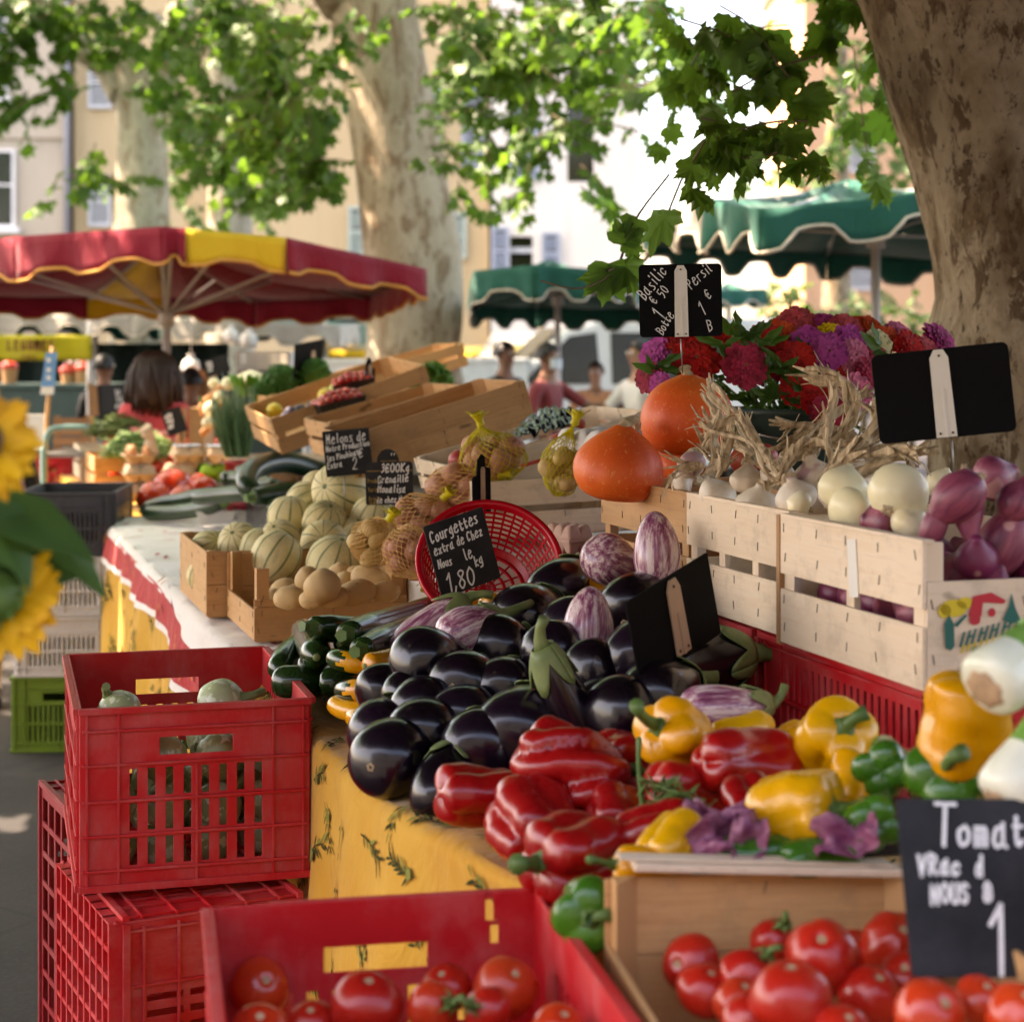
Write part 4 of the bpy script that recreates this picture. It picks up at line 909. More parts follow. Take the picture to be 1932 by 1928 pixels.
person('woman with long dark brown hair in a coral pink top, seen from behind', at(293, 9.7), R(172), 1.51, 'shirt_pink', 'trouser', 'skin', 'hair_brown', ((.30, -.06, 1.16), (.20, -.30, 1.10)), ((-.30, -.06, 1.16), (-.16, -.30, 1.12)), .98, 'long', False, fem=True)
person('man in a faded red T-shirt with a lowered face mask reaching to the right', at(1034, 13.2), R(62), 1.58, 'shirt_red', 'trouser', 'skin_dark', 'hair_dark', ((.30, -.22, 1.22), (.26, -.52, 1.24)), ((-.27, .02, 1.14), (-.22, -.16, .98)), .6, 'short', 'mask_blue')
person('dark haired person in dark clothes left of the man in red', at(953, 14.3), R(50), 1.60, 'shirt_black', 'trouser', 'skin_dark', 'hair_dark', dn, dnR, .9, 'short')
person('woman in an orange top facing the camera in front of the van', at(1124, 15.6), R(-8), 1.44, 'shirt_orange', 'trouser_light', 'skin', 'hair_brown', dn, ((-.28, -.10, 1.14), (-.22, -.34, 1.10)), .5, 'short', False, fem=True)
person('grey haired shopper in a white shirt half hidden behind the flowers', at(1206, 13.0), R(-62), 1.60, 'shirt_white', 'trouser', 'skin', 'hair_dark', ((.27, .0, 1.12), (.24, -.14, .96)), ((-.27, -.16, 1.16), (-.22, -.46, 1.14)), .5, 'short')
person('shopper in a black jacket and light grey trousers cut off by the left edge', at(-52, 8.0), R(20), 1.52, 'shirt_black', 'trouser_light', 'skin', 'hair_dark', ((.26, .02, 1.12), (.24, -.08, .90)), dnR, 2, 'short')
person('stall keeper with dark hair in red behind the far left counter', at(140, 15.2), R(10), 1.52, 'shirt_red', 'trouser', 'skin_dark', 'hair_brown', dn, dnR, .6, 'short')
person('stall keeper in black left of the woman in pink in the shade', at(196, 13.9), R(150), 1.50, 'shirt_black', 'trouser', 'skin_dark', 'hair_dark', dn, dnR, .9, 'short')
person('person in black clothes half hidden behind the woman in pink', at(360, 11.4), R(190), 1.42, 'shirt_black', 'trouser', 'skin_dark', 'hair_dark', dn, dnR, .9, 'short')
bgM = MB(); bgM.lathe([(.001, 0), (.10, .0), (.13, .05), (.14, .2), (.11, .34), (.09, .36)], 20, lambda th, t_: 1+.07*math.sin(th*5+t_*4)); bgM.tube([(-.09, 0, .34), (-.06, 0, .40), (0, 0, .43), (.06, 0, .40), (.09, 0, .34)], .012, 8)
p = W(16, 925, 7.75); o = obj('shoulder_bag', bgM, MA['purple'], None, Matrix.Translation((p.x, p.y, p.z-.30)) @ Matrix.Diagonal((.8, .6, .85, 1))); tag(o, 'purple cloth bag hanging at the shopper on the left edge', 'bag')
# ================================================================ VAN AND OTHER FAR THINGS
VN = thing('van', 'white van with dark windows behind the people right of the middle tree', 'van', TR(at(1175, 19.6), R(8)))
prof = [(-2.3, .35), (-2.3, 1.0), (-2.1, 1.12), (-1.35, 1.22), (-.75, 1.78), (-.4, 1.88), (2.3, 1.88), (2.35, .35)]
vb = MB(); vb.prism(prof, -.85, .85, 0, Matrix.Rotation(R(90), 4, 'X')); obj('body', vb, MA['van_white'], VN, None, .05)
wd = MB()
wd.prism([(-1.22, 1.22), (-.72, 1.70), (-.45, 1.74), (-.40, 1.22)], .853, .862, 0, Matrix.Rotation(R(90), 4, 'X')); obj('window', wd, MA['glass_van'], VN)
wd = MB(); wd.prism([(-.28, 1.22), (-.30, 1.74), (.75, 1.74), (.75, 1.22)], .853, .862, 0, Matrix.Rotation(R(90), 4, 'X')); obj('window', wd, MA['glass_van'], VN)
wd = MB(); wd.add([(-1.36, -.7, 1.25), (-1.36, .7, 1.25), (-.78, .62, 1.79), (-.78, -.62, 1.79)], [(0, 1, 2, 3)]); obj('windscreen', wd, MA['glass_van'], VN, None, 0, .012)
for x in (-1.5, 1.5):
    for y in (-.80, .80):
        ty = MB(); ty.lathe([(.18, -.09), (.30, -.10), (.33, -.06), (.33, .06), (.30, .10), (.18, .09)], 24, None, 0, True, Matrix.Translation((x, y, .33)) @ Matrix.Rotation(R(90), 4, 'X')); wh = obj('wheel', ty, MA['tyre'], VN)
        rm = MB(); rm.lathe([(.02, -.07), (.17, -.07), (.18, 0), (.17, .07), (.02, .07)], 18, None, 0, True, Matrix.Translation((x, y, .33)) @ Matrix.Rotation(R(90), 4, 'X')); obj('rim', rm, MA['metal'], wh)
mr = MB(); mr.box((-1.0, -1.02, 1.22), (-.88, -.87, 1.42)); obj('mirror', mr, MA['tyre'], VN, None, .03)
# clear plastic bags and boxes on the far stall (430-560, 640-720)
r0 = random.Random(4)
def far_box(label, x0, x1, y0, y1, D, dep, mat, grp, name='box', cat='box'):
    a, b = W(x0, y0, D), W(x1, y1, D); T = thing(name, label, cat, Matrix.Identity(4), grp)
    m_ = MB(); z0, z1 = b.z, a.z; t_ = .015
    m_.holed(b.x-a.x, z1-z0, [(.02+(b.x-a.x-.04)*i/5+.006, .02+(z1-z0-.03)*j/2+.004, .02+(b.x-a.x-.04)*(i+1)/5-.006, .02+(z1-z0-.03)*(j+1)/2-.004) for i in range(5) for j in range(2)], .012, lambda x, y, d: (a.x+x, D+d, z0+y))
    m_.box((a.x, D+.013, z0), (a.x+t_, D+dep, z1)); m_.box((b.x-t_, D+.013, z0), (b.x, D+dep, z1)); m_.box((a.x+t_, D+dep-t_, z0), (b.x-t_, D+dep, z1)); m_.box((a.x+t_, D+.013, z0), (b.x-t_, D+dep-t_, z0+.01))
    obj('body', m_, mat, T); return T
far_box('upper pale openwork box behind the lettuces on the far stall', 448, 548, 664, 692, 12.6, .3, MA['card_white'], 'pale boxes on the far stall')
far_box('lower pale openwork box behind the lettuces on the far stall', 444, 552, 694, 722, 12.5, .34, MA['card_white'], 'pale boxes on the far stall')
far_box('brown wooden box stacked behind the woman in pink, upper one', 338, 392, 700, 722, 12.9, .4, MA['wood_old'], 'brown boxes behind the woman', 'wooden_box', 'wooden box')
far_box('brown wooden box stacked behind the woman in pink, lower one', 336, 394, 724, 750, 12.8, .4, MA['wood_old'], 'brown boxes behind the woman', 'wooden_box', 'wooden box')
slab('market_counter', 'dark table under the pale openwork boxes', 'counter', 425, 575, 723, 12.3, .8, MA['dark_green'], 'counters of the far stalls')
for i, (x, y, s, D) in enumerate(((436, 632, 30, 13.4), (470, 640, 34, 13.2), (360, 690, 36, 13.3))):
    c = W(x, y, D); bgm = MB(); q = s/F*D/2
    bgm.lathe([(.01, -q), (q*.8, -q*.95), (q, -q*.2), (q*.8, q*.5), (q*.25, q*.9), (q*.4, q*1.25)], 18, lambda th, t_: 1+.1*math.sin(th*5+t_*7+i)+.06*math.sin(th*11))
    o = obj('plastic_bag', bgm, MA['shirt_white'], None, Matrix.Translation(c)); tag(o, ['white plastic bag hanging from the green parasol, left one', 'larger white plastic bag hanging from the green parasol above the pale boxes', 'white plastic bag hanging just right of the woman in pink'][i], 'bag', 'white plastic bags')
    hk = MB(); hk.tube([(0, 0, q*1.2), (0, 0, 2.02-c.z if i < 2 else 2.0-c.z)], .004, 5); obj('string', hk, MA['clip_white'], o)
# ================================================================ TABLE AND CLOTHS
edge = [P0+U*s for s in (9.4, 8, 7, 6, 5, 4, 3, 2, 1.2, .5, 0)]+[Vector(p) for p in ((-.087, 2.56, 0), (.0, 2.40, 0), (.085, 2.24, 0), (.21, 2.14, 0), (.42, 2.16, 0), (1.7, 2.52, 0))]
EP = []
for a, b in zip(edge, edge[1:]):
    k = max(1, int((b-a).length/.03)); EP += [a.lerp(b, i/k) for i in range(k)]
EP.append(edge[-1])
for _ in range(6): EP = [EP[0]]+[(EP[i-1]+EP[i]*2+EP[i+1])/4 for i in range(1, len(EP)-1)]+[EP[-1]]
EN = []
for i in range(len(EP)):
    t_ = (EP[min(i+1, len(EP)-1)]-EP[max(i-1, 0)]).normalized(); EN.append(Vector((t_.y, -t_.x, 0)))   # outward
EN = [-n_ if n_.dot(Vector((-1, -.6, 0))) < 0 else n_ for n_ in EN]
EL = [0]
for i in range(1, len(EP)): EL.append(EL[-1]+(EP[i]-EP[i-1]).length)
def surf(l, h, off=0):           # l: metres along the edge, h: metres of cloth past the edge (negative: on the table)
    l = max(0, min(EL[-1]-1e-4, l)); i = 0
    lo, hi = 0, len(EL)-1
    while hi-lo > 1:
        mid = (lo+hi)//2
        if EL[mid] <= l: lo = mid
        else: hi = mid
    q = (l-EL[lo])/max(1e-9, EL[hi]-EL[lo]); p = EP[lo].lerp(EP[hi], q); n = EN[lo].lerp(EN[hi], q)
    if h <= 0:
        wr = .0025*math.sin(l*17+h*9)+.002*math.sin(l*31-h*23)
        return p+n*(h)+Vector((0, 0, ZT+wr+off))
    rr = .022; f = .010*math.sin(l*11.3)+.016*math.sin(l*6.1+1)+.006*math.sin(l*29)
    if h < rr*1.57: a = h/rr; return p+n*(rr*math.sin(a)+off*math.sin(a))+Vector((0, 0, ZT-rr*(1-math.cos(a))+off*math.cos(a)))
    d = h-rr*1.57+rr
    return p+n*(rr+off+f*min(1, d/.25)*1.6+.03*d)+Vector((0, 0, ZT-d))
TB = thing('market_table', 'long trestle table under the yellow cloth carrying the vegetable stall', 'table', Matrix.Identity(4))
tb = MB(); k = list(range(0, len(EP), 6))
lp = [(EP[i]-EN[i]*.004) for i in k]; poly = [(p.x, p.y) for p in lp]+[((lp[-1]+U*2.6).x, (lp[-1]+U*2.6).y)]+[((lp[0]+V*1.9).x, (lp[0]+V*1.9).y)]
tb.prism(poly, ZT-.035, ZT-.008); obj('tabletop', tb, MA['wood'], TB)
for s in (-.1, 2, 4, 6.2, 8.6):
    for t_ in (.18, 1.5): lg = MB(); p = ST(s, t_, 0); lg.box((p.x-.025, p.y-.025, 0), (p.x+.025, p.y+.025, ZT-.036)); obj('leg', lg, MA['wood_old'], TB)
cl = MB(); NL = 330
hs = [-1.9, -1.4, -1, -.7, -.45, -.3, -.2, -.12, -.06, -.02, 0, .008, .017, .026, .035, .06, .1, .15, .2, .26, .32, .4, .48, .56, .63, .70]
ins = lambda l: 1.0
cl.grid(NL, len(hs)-1, lambda u, v: surf(u*EL[-1], hs[int(round(v*(len(hs)-1)))]*(1 if hs[int(round(v*(len(hs)-1)))] > -.13 else min(1, .35+2.2*max(0, 1-u)))))
r0 = random.Random(77)
def leafshape(a, b, ang, L, w_): # leaf outline in cloth coordinates
    ca, sa = math.cos(ang), math.sin(ang)
    return [(a+x*L*ca-y*w_*sa, b+x*L*sa+y*w_*ca) for x, y in ((0, 0), (.25, .45), (.55, .5), (.85, .25), (1, 0), (.8, -.3), (.5, -.5), (.2, -.4))]
def onsurf(poly2, mat, off=.0035):
    cl.add([surf(a, b, off) for a, b in poly2], [tuple(range(len(poly2)))], mat)
def sprig(l, h, ang, sc):
    L = .085*sc; bend = r0.uniform(-.9, .9); pts = []; a, b, an = l, h, ang
    for i in range(7): pts.append((a, b, an)); a += math.cos(an)*L/6; b += math.sin(an)*L/6; an += bend/6
    for i in range(6):
        (a0, b0, n0), (a1, b1, n1) = pts[i], pts[i+1]; w_ = .0013*sc
        onsurf([(a0-math.sin(n0)*w_, b0+math.cos(n0)*w_), (a1-math.sin(n1)*w_, b1+math.cos(n1)*w_), (a1+math.sin(n1)*w_, b1-math.cos(n1)*w_), (a0+math.sin(n0)*w_, b0-math.cos(n0)*w_)], 1)
    for i in range(1, 7):
        for sg in (1, -1):
            if r0.random() < .82: onsurf(leafshape(pts[i][0], pts[i][1], pts[i][2]+sg*r0.uniform(.35, .95), .024*sc*r0.uniform(.7, 1.3), .0058*sc), 1 if r0.random() < .72 else 2, .0045)
    if r0.random() < .6:
        a, b, _ = pts[2]; a += .012*sc; onsurf([(a+.009*sc*math.cos(q*.7), b+.011*sc*math.sin(q*.7)) for q in range(9)], 2, .005); 
l = 4.0
while l < EL[-1]-1.0:
    for h in (-.30, -.17, -.05, .09, .22, .36, .50, .62):
        hh = h+r0.uniform(-.035, .035)
        sprig(l+r0.uniform(-.06, .06)+(.08 if int(h*100) % 2 else 0), hh, r0.uniform(0, 6.28), r0.uniform(.75, 1.15))
    l += .135
tc = obj('tablecloth', cl, [MA['cloth_yellow'], MA['cloth_olive'], MA['cloth_olive_pale']]); tag(tc, 'golden yellow tablecloth printed with dark olive sprigs hanging to the ground', 'tablecloth')
def l_of(s): return 9.4-s
rn = MB(); s0, s1 = 1.30, 4.75
def hw(u): s = s0+(s1-s0)*u; return -.05+.16*max(0, 1-(s-s0)/1.3)**1.2
HR = [-.72, -.4, -.2, -.1, -.04, 0, .009, .018, .027, .036]
def rfn(u, v):
    s = s0+(s1-s0)*u; n = 22; j = int(round(v*n)); H = hw(u)
    if j < 10: h = HR[j]
    elif j <= 15: h = max(.036+H*(j-9)/6, .0365)
    else: h = .036+H+.150*(j-15)/7
    lw = .012*math.sin(s*9)*max(0, min(1, h/.1))
    return surf(l_of(s), h, .007+abs(lw)+.012*max(0, h))
def rmf(u, v):
    j = v*22
    if 16 <= j < 21.4: return 1
    return 0
rn.grid(120, 22, rfn, 0, True, rmf)
def onrun(poly2, mat, off=.012): rn.add([surf(l_of(a), b, off+.012*math.sin(0)+.014) for a, b in poly2], [tuple(range(len(poly2)))], mat)
for i in range(60):
    s = r0.uniform(s0+.05, s1-.05); u = (s-s0)/(s1-s0); h = .036+hw(u)+.03+r0.uniform(0, .09); an = r0.uniform(0, 6.28)
    onrun(leafshape(s, h, an, .032, .004), 2)
    if i % 3 == 0: onrun([(s+.010*math.cos(q*.7), h+.010*math.sin(q*.7)) for q in range(9)], 2, .010)
for i in range(46):
    s = r0.uniform(s0, s1); onrun(leafshape(s, r0.uniform(-.30, .0), r0.uniform(0, 6.28), .06, .014), 1, -.003)
ro = obj('table_runner', rn, [MA['cloth_white'], MA['cloth_red'], MA['print_gold']]); tag(ro, 'white cloth with a red printed border draped over the yellow tablecloth', 'tablecloth')
# ================================================================ CRATES
def wood_crate(label, M, L, Wd, H, mat='wood', near=None, front=None, posts=True, group='wooden produce crates', gap=True, staples=False, mids=1, boards=('f', 'b', 'n', 'e'), t=.006, name='wooden_crate', postH=None):
    # local: x length, y width, z height. front/back boards run along x (y=0 / y=Wd), end boards along y (x=0 / x=L)
    T = thing(name, label, 'crate', M, group); PH = postH or H
    mt = [MA[mat], MA['staple']]; r_ = .022
    def board_(nm, lo, hi, st=0):
        b = MB(); b.box(lo, hi)
        if st:
            ax = 0 if hi[0]-lo[0] > hi[1]-lo[1] else 1; ln = hi[ax]-lo[ax]
            for q in ([.04, .5, .96] if st == 1 else [.03, .28, .5, .72, .97]):
                for zz in (lo[2]+(hi[2]-lo[2])*.22, lo[2]+(hi[2]-lo[2])*.74):
                    e = rng.uniform(-.004, .004); p = lo[ax]+ln*q+e; o_ = .0008
                    if ax == 0: b.tube([(p, lo[1]-o_, zz), (p+e, lo[1]-o_, zz+.014)], .0009, 4, 1)
                    else: b.tube([(lo[0]-o_, p, zz), (lo[0]-o_, p+e, zz+.014)], .0009, 4, 1)
        return obj(nm, b, mt, T, None, .0012)
    st = 2 if staples else 1
    z1, z2 = (H*.44, H*.56) if gap else (H*.495, H*.505)
    for y0, y1, side in ((-t, 0, 'f'), (Wd, Wd+t, 'b')):
        if side not in boards: continue
        hh = (front if (side == 'f' and front) else H)
        board_('side_board', (-t, y0, .004), (L+t, y1, min(z1, hh)), st)
        if hh > z2: board_('side_board', (-t, y0, z2), (L+t, y1, hh), st)
        if staples and side == 'f':
            rb = MB(); rb.box((-t, y0-.0005, hh), (L+t, y0+.018, hh+.006)); obj('top_rail', rb, mt, T, None, .001)
    for x0, x1, side in ((-t, 0, 'n'), (L, L+t, 'e')):
        if side not in boards: continue
        hh = near if (side == 'n' and near) else H
        if gap and hh > z2 and not near:
            board_('end_board', (x0, .001, .006), (x1, Wd-.001, z1), 1); board_('end_board', (x0, .001, z2), (x1, Wd-.001, hh-.001), 1)
        else: board_('end_board', (x0, .001, .006), (x1, Wd-.001, hh-.001), 1)
    if posts:
        for x in (0, L):
            for y in (0, Wd):
                b = MB(); dx, dy = (1 if x == 0 else -1), (1 if y == 0 else -1)
                b.prism([(x+dx*.0005, y+dy*.0005), (x+dx*.030, y+dy*.0005), (x+dx*.0005, y+dy*.030)][::dx*dy], .003, PH+.002, 0); obj('corner_post', b, mt, T, None, .0012)
    for i in range(mids):
        x = L*(i+1)/(mids+1)
        b = MB(); b.box((x-.012, .0008, .003), (x+.012, .012, H-.001)); obj('stud', b, mt, T, None, .001)
    b = MB(); n = 5
    for i in range(n): b.box((0, Wd*i/n+.004, 0), (L, Wd*(i+1)/n-.004, .005))
    obj('floor_slats', b, mt, T)
    return T
def plastic_crate(label, M, L, Wd, H, mat, group, rows=3, slot=.010, bar=.013, handle=True, cut=0, th=.004, name='plastic_crate', margin=None, rim=.045, hz=False, crackx=None, front=False):
    # local: x = Wd (short, facing front at y=0), y = L. cut>0: short ends dip
    T = thing(name, label, 'crate', M, group); mt = MA[mat]
    def panel(nm, length, fn, hdl, back=False):
        mg = margin or length*.19; holes = []; z0, z1 = .035, H-rim-(.055 if hdl else .012)
        if hdl:
            hw_ = min(.062, length*.17); zc = H-rim-.010; holes.append((length/2-hw_, zc-.030, length/2+hw_, zc))
        for r_ in range(rows):
            a = z0+(z1-z0)*r_/rows+.006; b = z0+(z1-z0)*(r_+1)/rows-.006; x = mg
            if hz:
                zz = a
                while zz+slot < b:
                    for q in range(2): holes.append((mg+(length-2*mg)*q/2+.006, zz, mg+(length-2*mg)*(q+1)/2-.006, zz+slot))
                    zz += slot+bar
                continue
            n = max(2, int((length-2*mg)/(slot+bar))); n -= n % 2; st = (length-2*mg)/n
            for i in range(n):
                if i == n//2 and n > 6: pass
                holes.append((mg+st*i+(st-slot)/2, a, mg+st*i+(st+slot)/2, b))
        if front and nm != 'end_panel' or front and back: holes = []
        if back and crackx: holes += [(length-crackx-.004, H-.034, length-crackx+.006, H), (length-crackx-.010, H-.062, length-crackx, H-.034)]
        m_ = MB(); m_.holed(length, H, holes, th, fn)
        o = obj(nm, m_, mt, T, None, .0012)
        return o
    def ribs(fn, length):        # raised horizontal and vertical ribs outside
        b = MB()
        zs = [H-rim+.006, H-rim-.052] if handle else [H-rim]
        z0, z1 = .035, H-rim-(.055 if handle else .012); zs += [z0+(z1-z0)*r_/rows for r_ in range(0, rows)]
        def bar_(x0, x1, a, bb, d=.006):
            c = [fn(x, y, dd) for dd in (-.1, -d) for x, y in ((x0, a), (x1, a), (x1, bb), (x0, bb))]
            b.add(c, [(0,1,2,3), (7,6,5,4), (0,4,5,1), (1,5,6,2), (2,6,7,3), (3,7,4,0)])
        mg = margin or length*.19
        for z in zs: bar_(.004, length-.004, z-.0022, z+.0022, 1.6)
        for x in (.012, mg-.010, length/2, length-mg+.010, length-.012): bar_(x-.002, x+.002, .006, H-rim-.054 if abs(x-length/2) < .01 else H-.004, 1.3)
        bar_(-.002, length+.002 if not crackx else length-.07, H-.010, H, 2.6); bar_(-.001, length+.001, 0, .012, 2.0)
        return obj('rib', b, mt, T, None, .0006)
    panel('end_panel', Wd, lambda x, y, d: (x, d, y), handle); ribs(lambda x, y, d: (x, d*.004, y), Wd)
    e2 = panel('end_panel', Wd, lambda x, y, d: (Wd-x, L-d, y), handle, True); ribs(lambda x, y, d: (Wd-x, L-(d*.004), y), Wd)
    panel('side_panel', L-2*th-.0004, lambda x, y, d: (d, L-th-.0002-x, y), False); ribs(lambda x, y, d: ((d*.004), L-th-x, y), L-2*th)
    panel('side_panel', L-2*th-.0004, lambda x, y, d: (Wd-d, th+.0002+x, y), False); ribs(lambda x, y, d: (Wd-(d*.004), th+x, y), L-2*th)
    fl = MB(); nx, ny = 6, 9
    fl.holed(Wd-2*th-.001, L-2*th-.001, [(.012+(Wd-.03)*i/nx, .012+(L-.03)*j/ny, .012+(Wd-.03)*(i+1)/nx-.012, .012+(L-.03)*(j+1)/ny-.012) for i in range(nx) for j in range(ny)], .004, lambda x, y, d: (th+x, th+y, .006+d)); obj('floor_panel', fl, mt, T)
    return T
def lattice(T, L, Wd, mat):      # ribbed underside of a crate that stands on its end
    b = MB()
    for i in range(10): b.box((Wd*i/9-.004 if 0 < i < 9 else (0 if i == 0 else Wd-.008), 0, -.022), (Wd*i/9+.004 if 0 < i < 9 else (.008 if i == 0 else Wd), L, .004))
    for j in range(14): b.box((.008, max(0, L*j/13-.004), -.021), (Wd-.008, min(L, L*j/13+.004), .003))
    for k in range(3):
        for sg in (1, -1):
            y0, y1 = L*k/3, L*(k+1)/3; a, c = (0, Wd) if sg > 0 else (Wd, 0)
            b.tube([(a, y0, -.009), (c, y1, -.009)], .0055, 4)
    obj('underside', b, mat, T)
MB_ = Matrix
def basis(o, x, y, z):
    M = Matrix((Vector(x), Vector(y), Vector(z))).transposed().to_4x4(); M.translation = o; return M
Z = Vector((0, 0, 1))
phi = R(15.5); cx_, cy_ = Vector((math.cos(phi), math.sin(phi), 0)), Vector((-math.sin(phi), math.cos(phi), 0))
# red crate of round courgettes, on a crate standing on its end
ZO = W(150, 1357, 3.10); ZO.z = .622
plastic_crate('red plastic crate of round courgettes on top of an upright red crate', basis(ZO, cx_, cy_, Z), .58, .39, .310, 'red_plastic', 'red plastic crates', 3, .0125, .012, True)
a0 = R(26); ux, uy = Vector((math.cos(a0), math.sin(a0), 0)), Vector((-math.sin(a0), math.cos(a0), 0))
UO = W(226, 1700, 3.0); UO.z = 0
# on end: the crate's own floor faces left; its length points up
o1 = Vector((UO.x+.004, UO.y, .004))
T = plastic_crate('dusty red crate standing on its end under the courgette crate, ribbed underside to the left', basis(o1+uy*.40, -uy, Z, ux), .60, .40, .31, 'red_plastic', 'red plastic crates', 3, .011, .012, True); lattice(T, .60, .40, MA['red_plastic'])
o2 = W(172, 1300, 3.62); o2 = Vector((o2.x, o2.y, .004))
T = plastic_crate('dark red crate standing on its end behind the courgette crate at the left', basis(o2+uy*.40-ux*.02, -uy, Z, ux), .60, .40, .31, 'dark_red_plastic', 'red plastic crates', 3, .011, .012, True)
o3 = o2+Vector((0, 0, .604)); 
# red crate of tomatoes in front
fx_, fy_ = Vector((math.cos(R(11)), math.sin(R(11)), 0)), Vector((-math.sin(R(11)), math.cos(R(11)), 0))
TO = W(393, 1765, 2.24); TO.z = .858-.31; TO = TO-fy_*.67; TO.z += .02
TOM = plastic_crate('cracked red plastic crate of tomatoes in the front', basis(TO, fx_, fy_, Z), .60, .392, .31, 'red_plastic', 'red plastic crates', 3, .014, .013, True, crackx=.335)
u_ = MB()
plastic_crate('red plastic crate underneath the front tomato crate', basis(TO-Vector((0, 0, .312)), fx_, fy_, Z), .60, .392, .31, 'dark_red_plastic', 'red plastic crates', 3, .014, .013, True)
plastic_crate('lowest red plastic crate of the front tomato stack, on the ground', basis(Vector((TO.x, TO.y, .002))+fx_*.006, fx_, fy_, Z), .60, .38, .232, 'dark_red_plastic', 'red plastic crates', 2, .014, .013, True)
# stack at the left: green, two white, anthracite
ga = R(4); gx, gy = Vector((math.cos(ga), math.sin(ga), 0)), Vector((-math.sin(ga), math.cos(ga), 0))
G0 = W(22, 1420, 7.05); G0.z = .004
for i, (mt, nm, hh, off) in enumerate((('green_plastic', 'lime green crate at the bottom of the left stack', .285, 0), ('white_plastic', 'lower dirty white crate of the left stack', .228, .012), ('white_plastic', 'upper dirty white crate of the left stack', .225, .018), ('grey_plastic', 'anthracite grey open crate on top of the left stack', .245, .026))):
    plastic_crate(nm, basis(G0+gx*off, gx, gy, Z), .55, .355, hh, mt, 'stacked crates at the left', 2, .0085, .0095, i == 0, margin=.05 if i else .06, rim=.06 if i else .05, front=True); G0 = G0+Vector((0, 0, hh+.003))
# far red crate on another
FR0 = W(52, 945, 10.2); FR0.z = .70
plastic_crate('red crate with vertical slots beside the far end of the yellow cloth', basis(FR0, gx, gy, Z), .5, .235, .26, 'red_plastic', 'red plastic crates', 2, .010, .012, True)
plastic_crate('red crate under the far red crate, behind the grey crate', basis(FR0-Vector((-.002, 0, .27)), gx, gy, Z), .5, .235, .262, 'dark_red_plastic', 'red plastic crates', 2, .010, .012, True)
plastic_crate('lowest red crate of the far stack, standing on the ground behind the grey crate', basis(Vector((FR0.x, FR0.y, .004)), gx, gy, Z), .5, .235, .42, 'dark_red_plastic', 'red plastic crates', 2, .010, .012, True)
# second tier: red crates under the wooden ones
for i, (sa, nm) in enumerate(((-.60, 'red plastic crate under the onion crate, its slotted side showing'), (.02, 'red plastic crate under the garlic and pumpkin crates'), (.64, 'red plastic crate farther along under the old brown crate'))):
    plastic_crate(nm, basis(ST(sa, .665, ZT+.004)+V*.40, -V, U, Z) if False else basis(ST(sa, .665, ZT+.004), V, U, Z), .60, .40, .205, 'red_plastic', 'red plastic crates', 2, .009, .012, False, margin=.08, rim=.02)
ZB = 1.073
ON = wood_crate('pale wooden crate of red onions with a printed farmhouse picture on its end', basis(ST(-.583, .655, ZB), U, V, Z), .428, .31, .200, 'wood_pale', .158, None, staples=True, mids=1) if False else None
def tier(label, s, L, mat, **k):  # aisle face along U: local x = U, y = V (left handed fix: mirror by starting at the far end)
    return wood_crate(label, basis(ST(s+L, .655, ZB), -U, V, Z) if False else basis(ST(s, .655 if s > -.5 else .628, ZB), U, V, Vector((0, 0, 1))), L, .31, .2, mat, **k)
ON = tier('pale wooden crate of red onions with a coloured farmhouse print on its near end', -.592, .428, 'wood_pale', near=.150, staples=True, mids=1)
GA = tier('pale wooden crate of garlic and white onions, between the onion crate and the brown crate', -.128, .412, 'wood_pale', staples=True, mids=2)
PU = tier('older orange brown wooden crate under the pumpkins', .296, .44, 'wood_warm', staples=True, mids=1)
# print on the onion crate's near end (x=0 plane, seen from -U); pieces lie 2 mm proud of the board
pr = MB(); 
def pp(poly, mat, off=.0078): 
    pr.add([(-off, .020+a*.125, .052+b*.080) for a, b in poly], [tuple(range(len(poly)))], mat)
circ = lambda cx, cy, rx, ry, n=14: [(cx+rx*math.cos(2*math.pi*i/n), cy+ry*math.sin(2*math.pi*i/n)) for i in range(n)]
pp(circ(.16, .76, .17, .15), 0); pp(circ(.30, .84, .10, .10), 0); pp(circ(.05, .72, .08, .12), 0); pp([(.34, .62), (.40, .95), (.62, 1.0), (.80, .86), (.78, .80), (.52, .84), (.50, .60)], 1, .0082); pp(circ(.63, .66, .045, .075), 1, .0082); pp(circ(.42, .56, .07, .1), 1, .0084)
pp([(.06, .10), (.04, .50), (.10, .66), (.16, .5), (.17, .12), (.12, .05)], 2, .0086); pp([(.76, .52), (.84, .76), (.87, .98), (.92, .72), (.99, .5), (.88, .46)], 2, .0086); pp([(.16, .48), (.3, .66), (.32, .62), (.2, .44)], 2, .0088)
for i, x in enumerate((.24, .31, .38, .46, .53, .60, .67, .75, .82, .90)):
    y = .20+.022*i; pp([(x-.02, y-.09), (x+.035, y+.16), (x+.06, y+.15), (x+.012, y-.10)], 2, .0090); pp([(x, y-.2), (x+.04, y-.06), (x+.065, y-.08), (x+.03, y-.2)], 0, .0080)
    if i % 2: pp([(x+.03, y+.02), (x+.075, y+.05), (x+.075, y+.09), (x+.03, y+.06)], 2, .0092)
obj('print', pr, [plain('print yellow', (.68, .50, .03), .8), plain('print red', (.55, .03, .04), .8), plain('print green', (.015, .13, .10), .8)], ON)
q = MB(); q.box((.4345, -.0075, 0), (.447, .024, .203)); obj('corner_post', q, MA['wood_old'], ON, None, .001)
sk_ = MB(); sk_.box((.176, -.0078, .105), (.203, -.0064, .188)); so_ = obj('paper_sticker', sk_, MA['card_white'], ON, Matrix.Translation((.19, 0, .137)) @ Matrix.Rotation(R(6), 4, 'Y') @ Matrix.Translation((-.19, 0, -.137)))
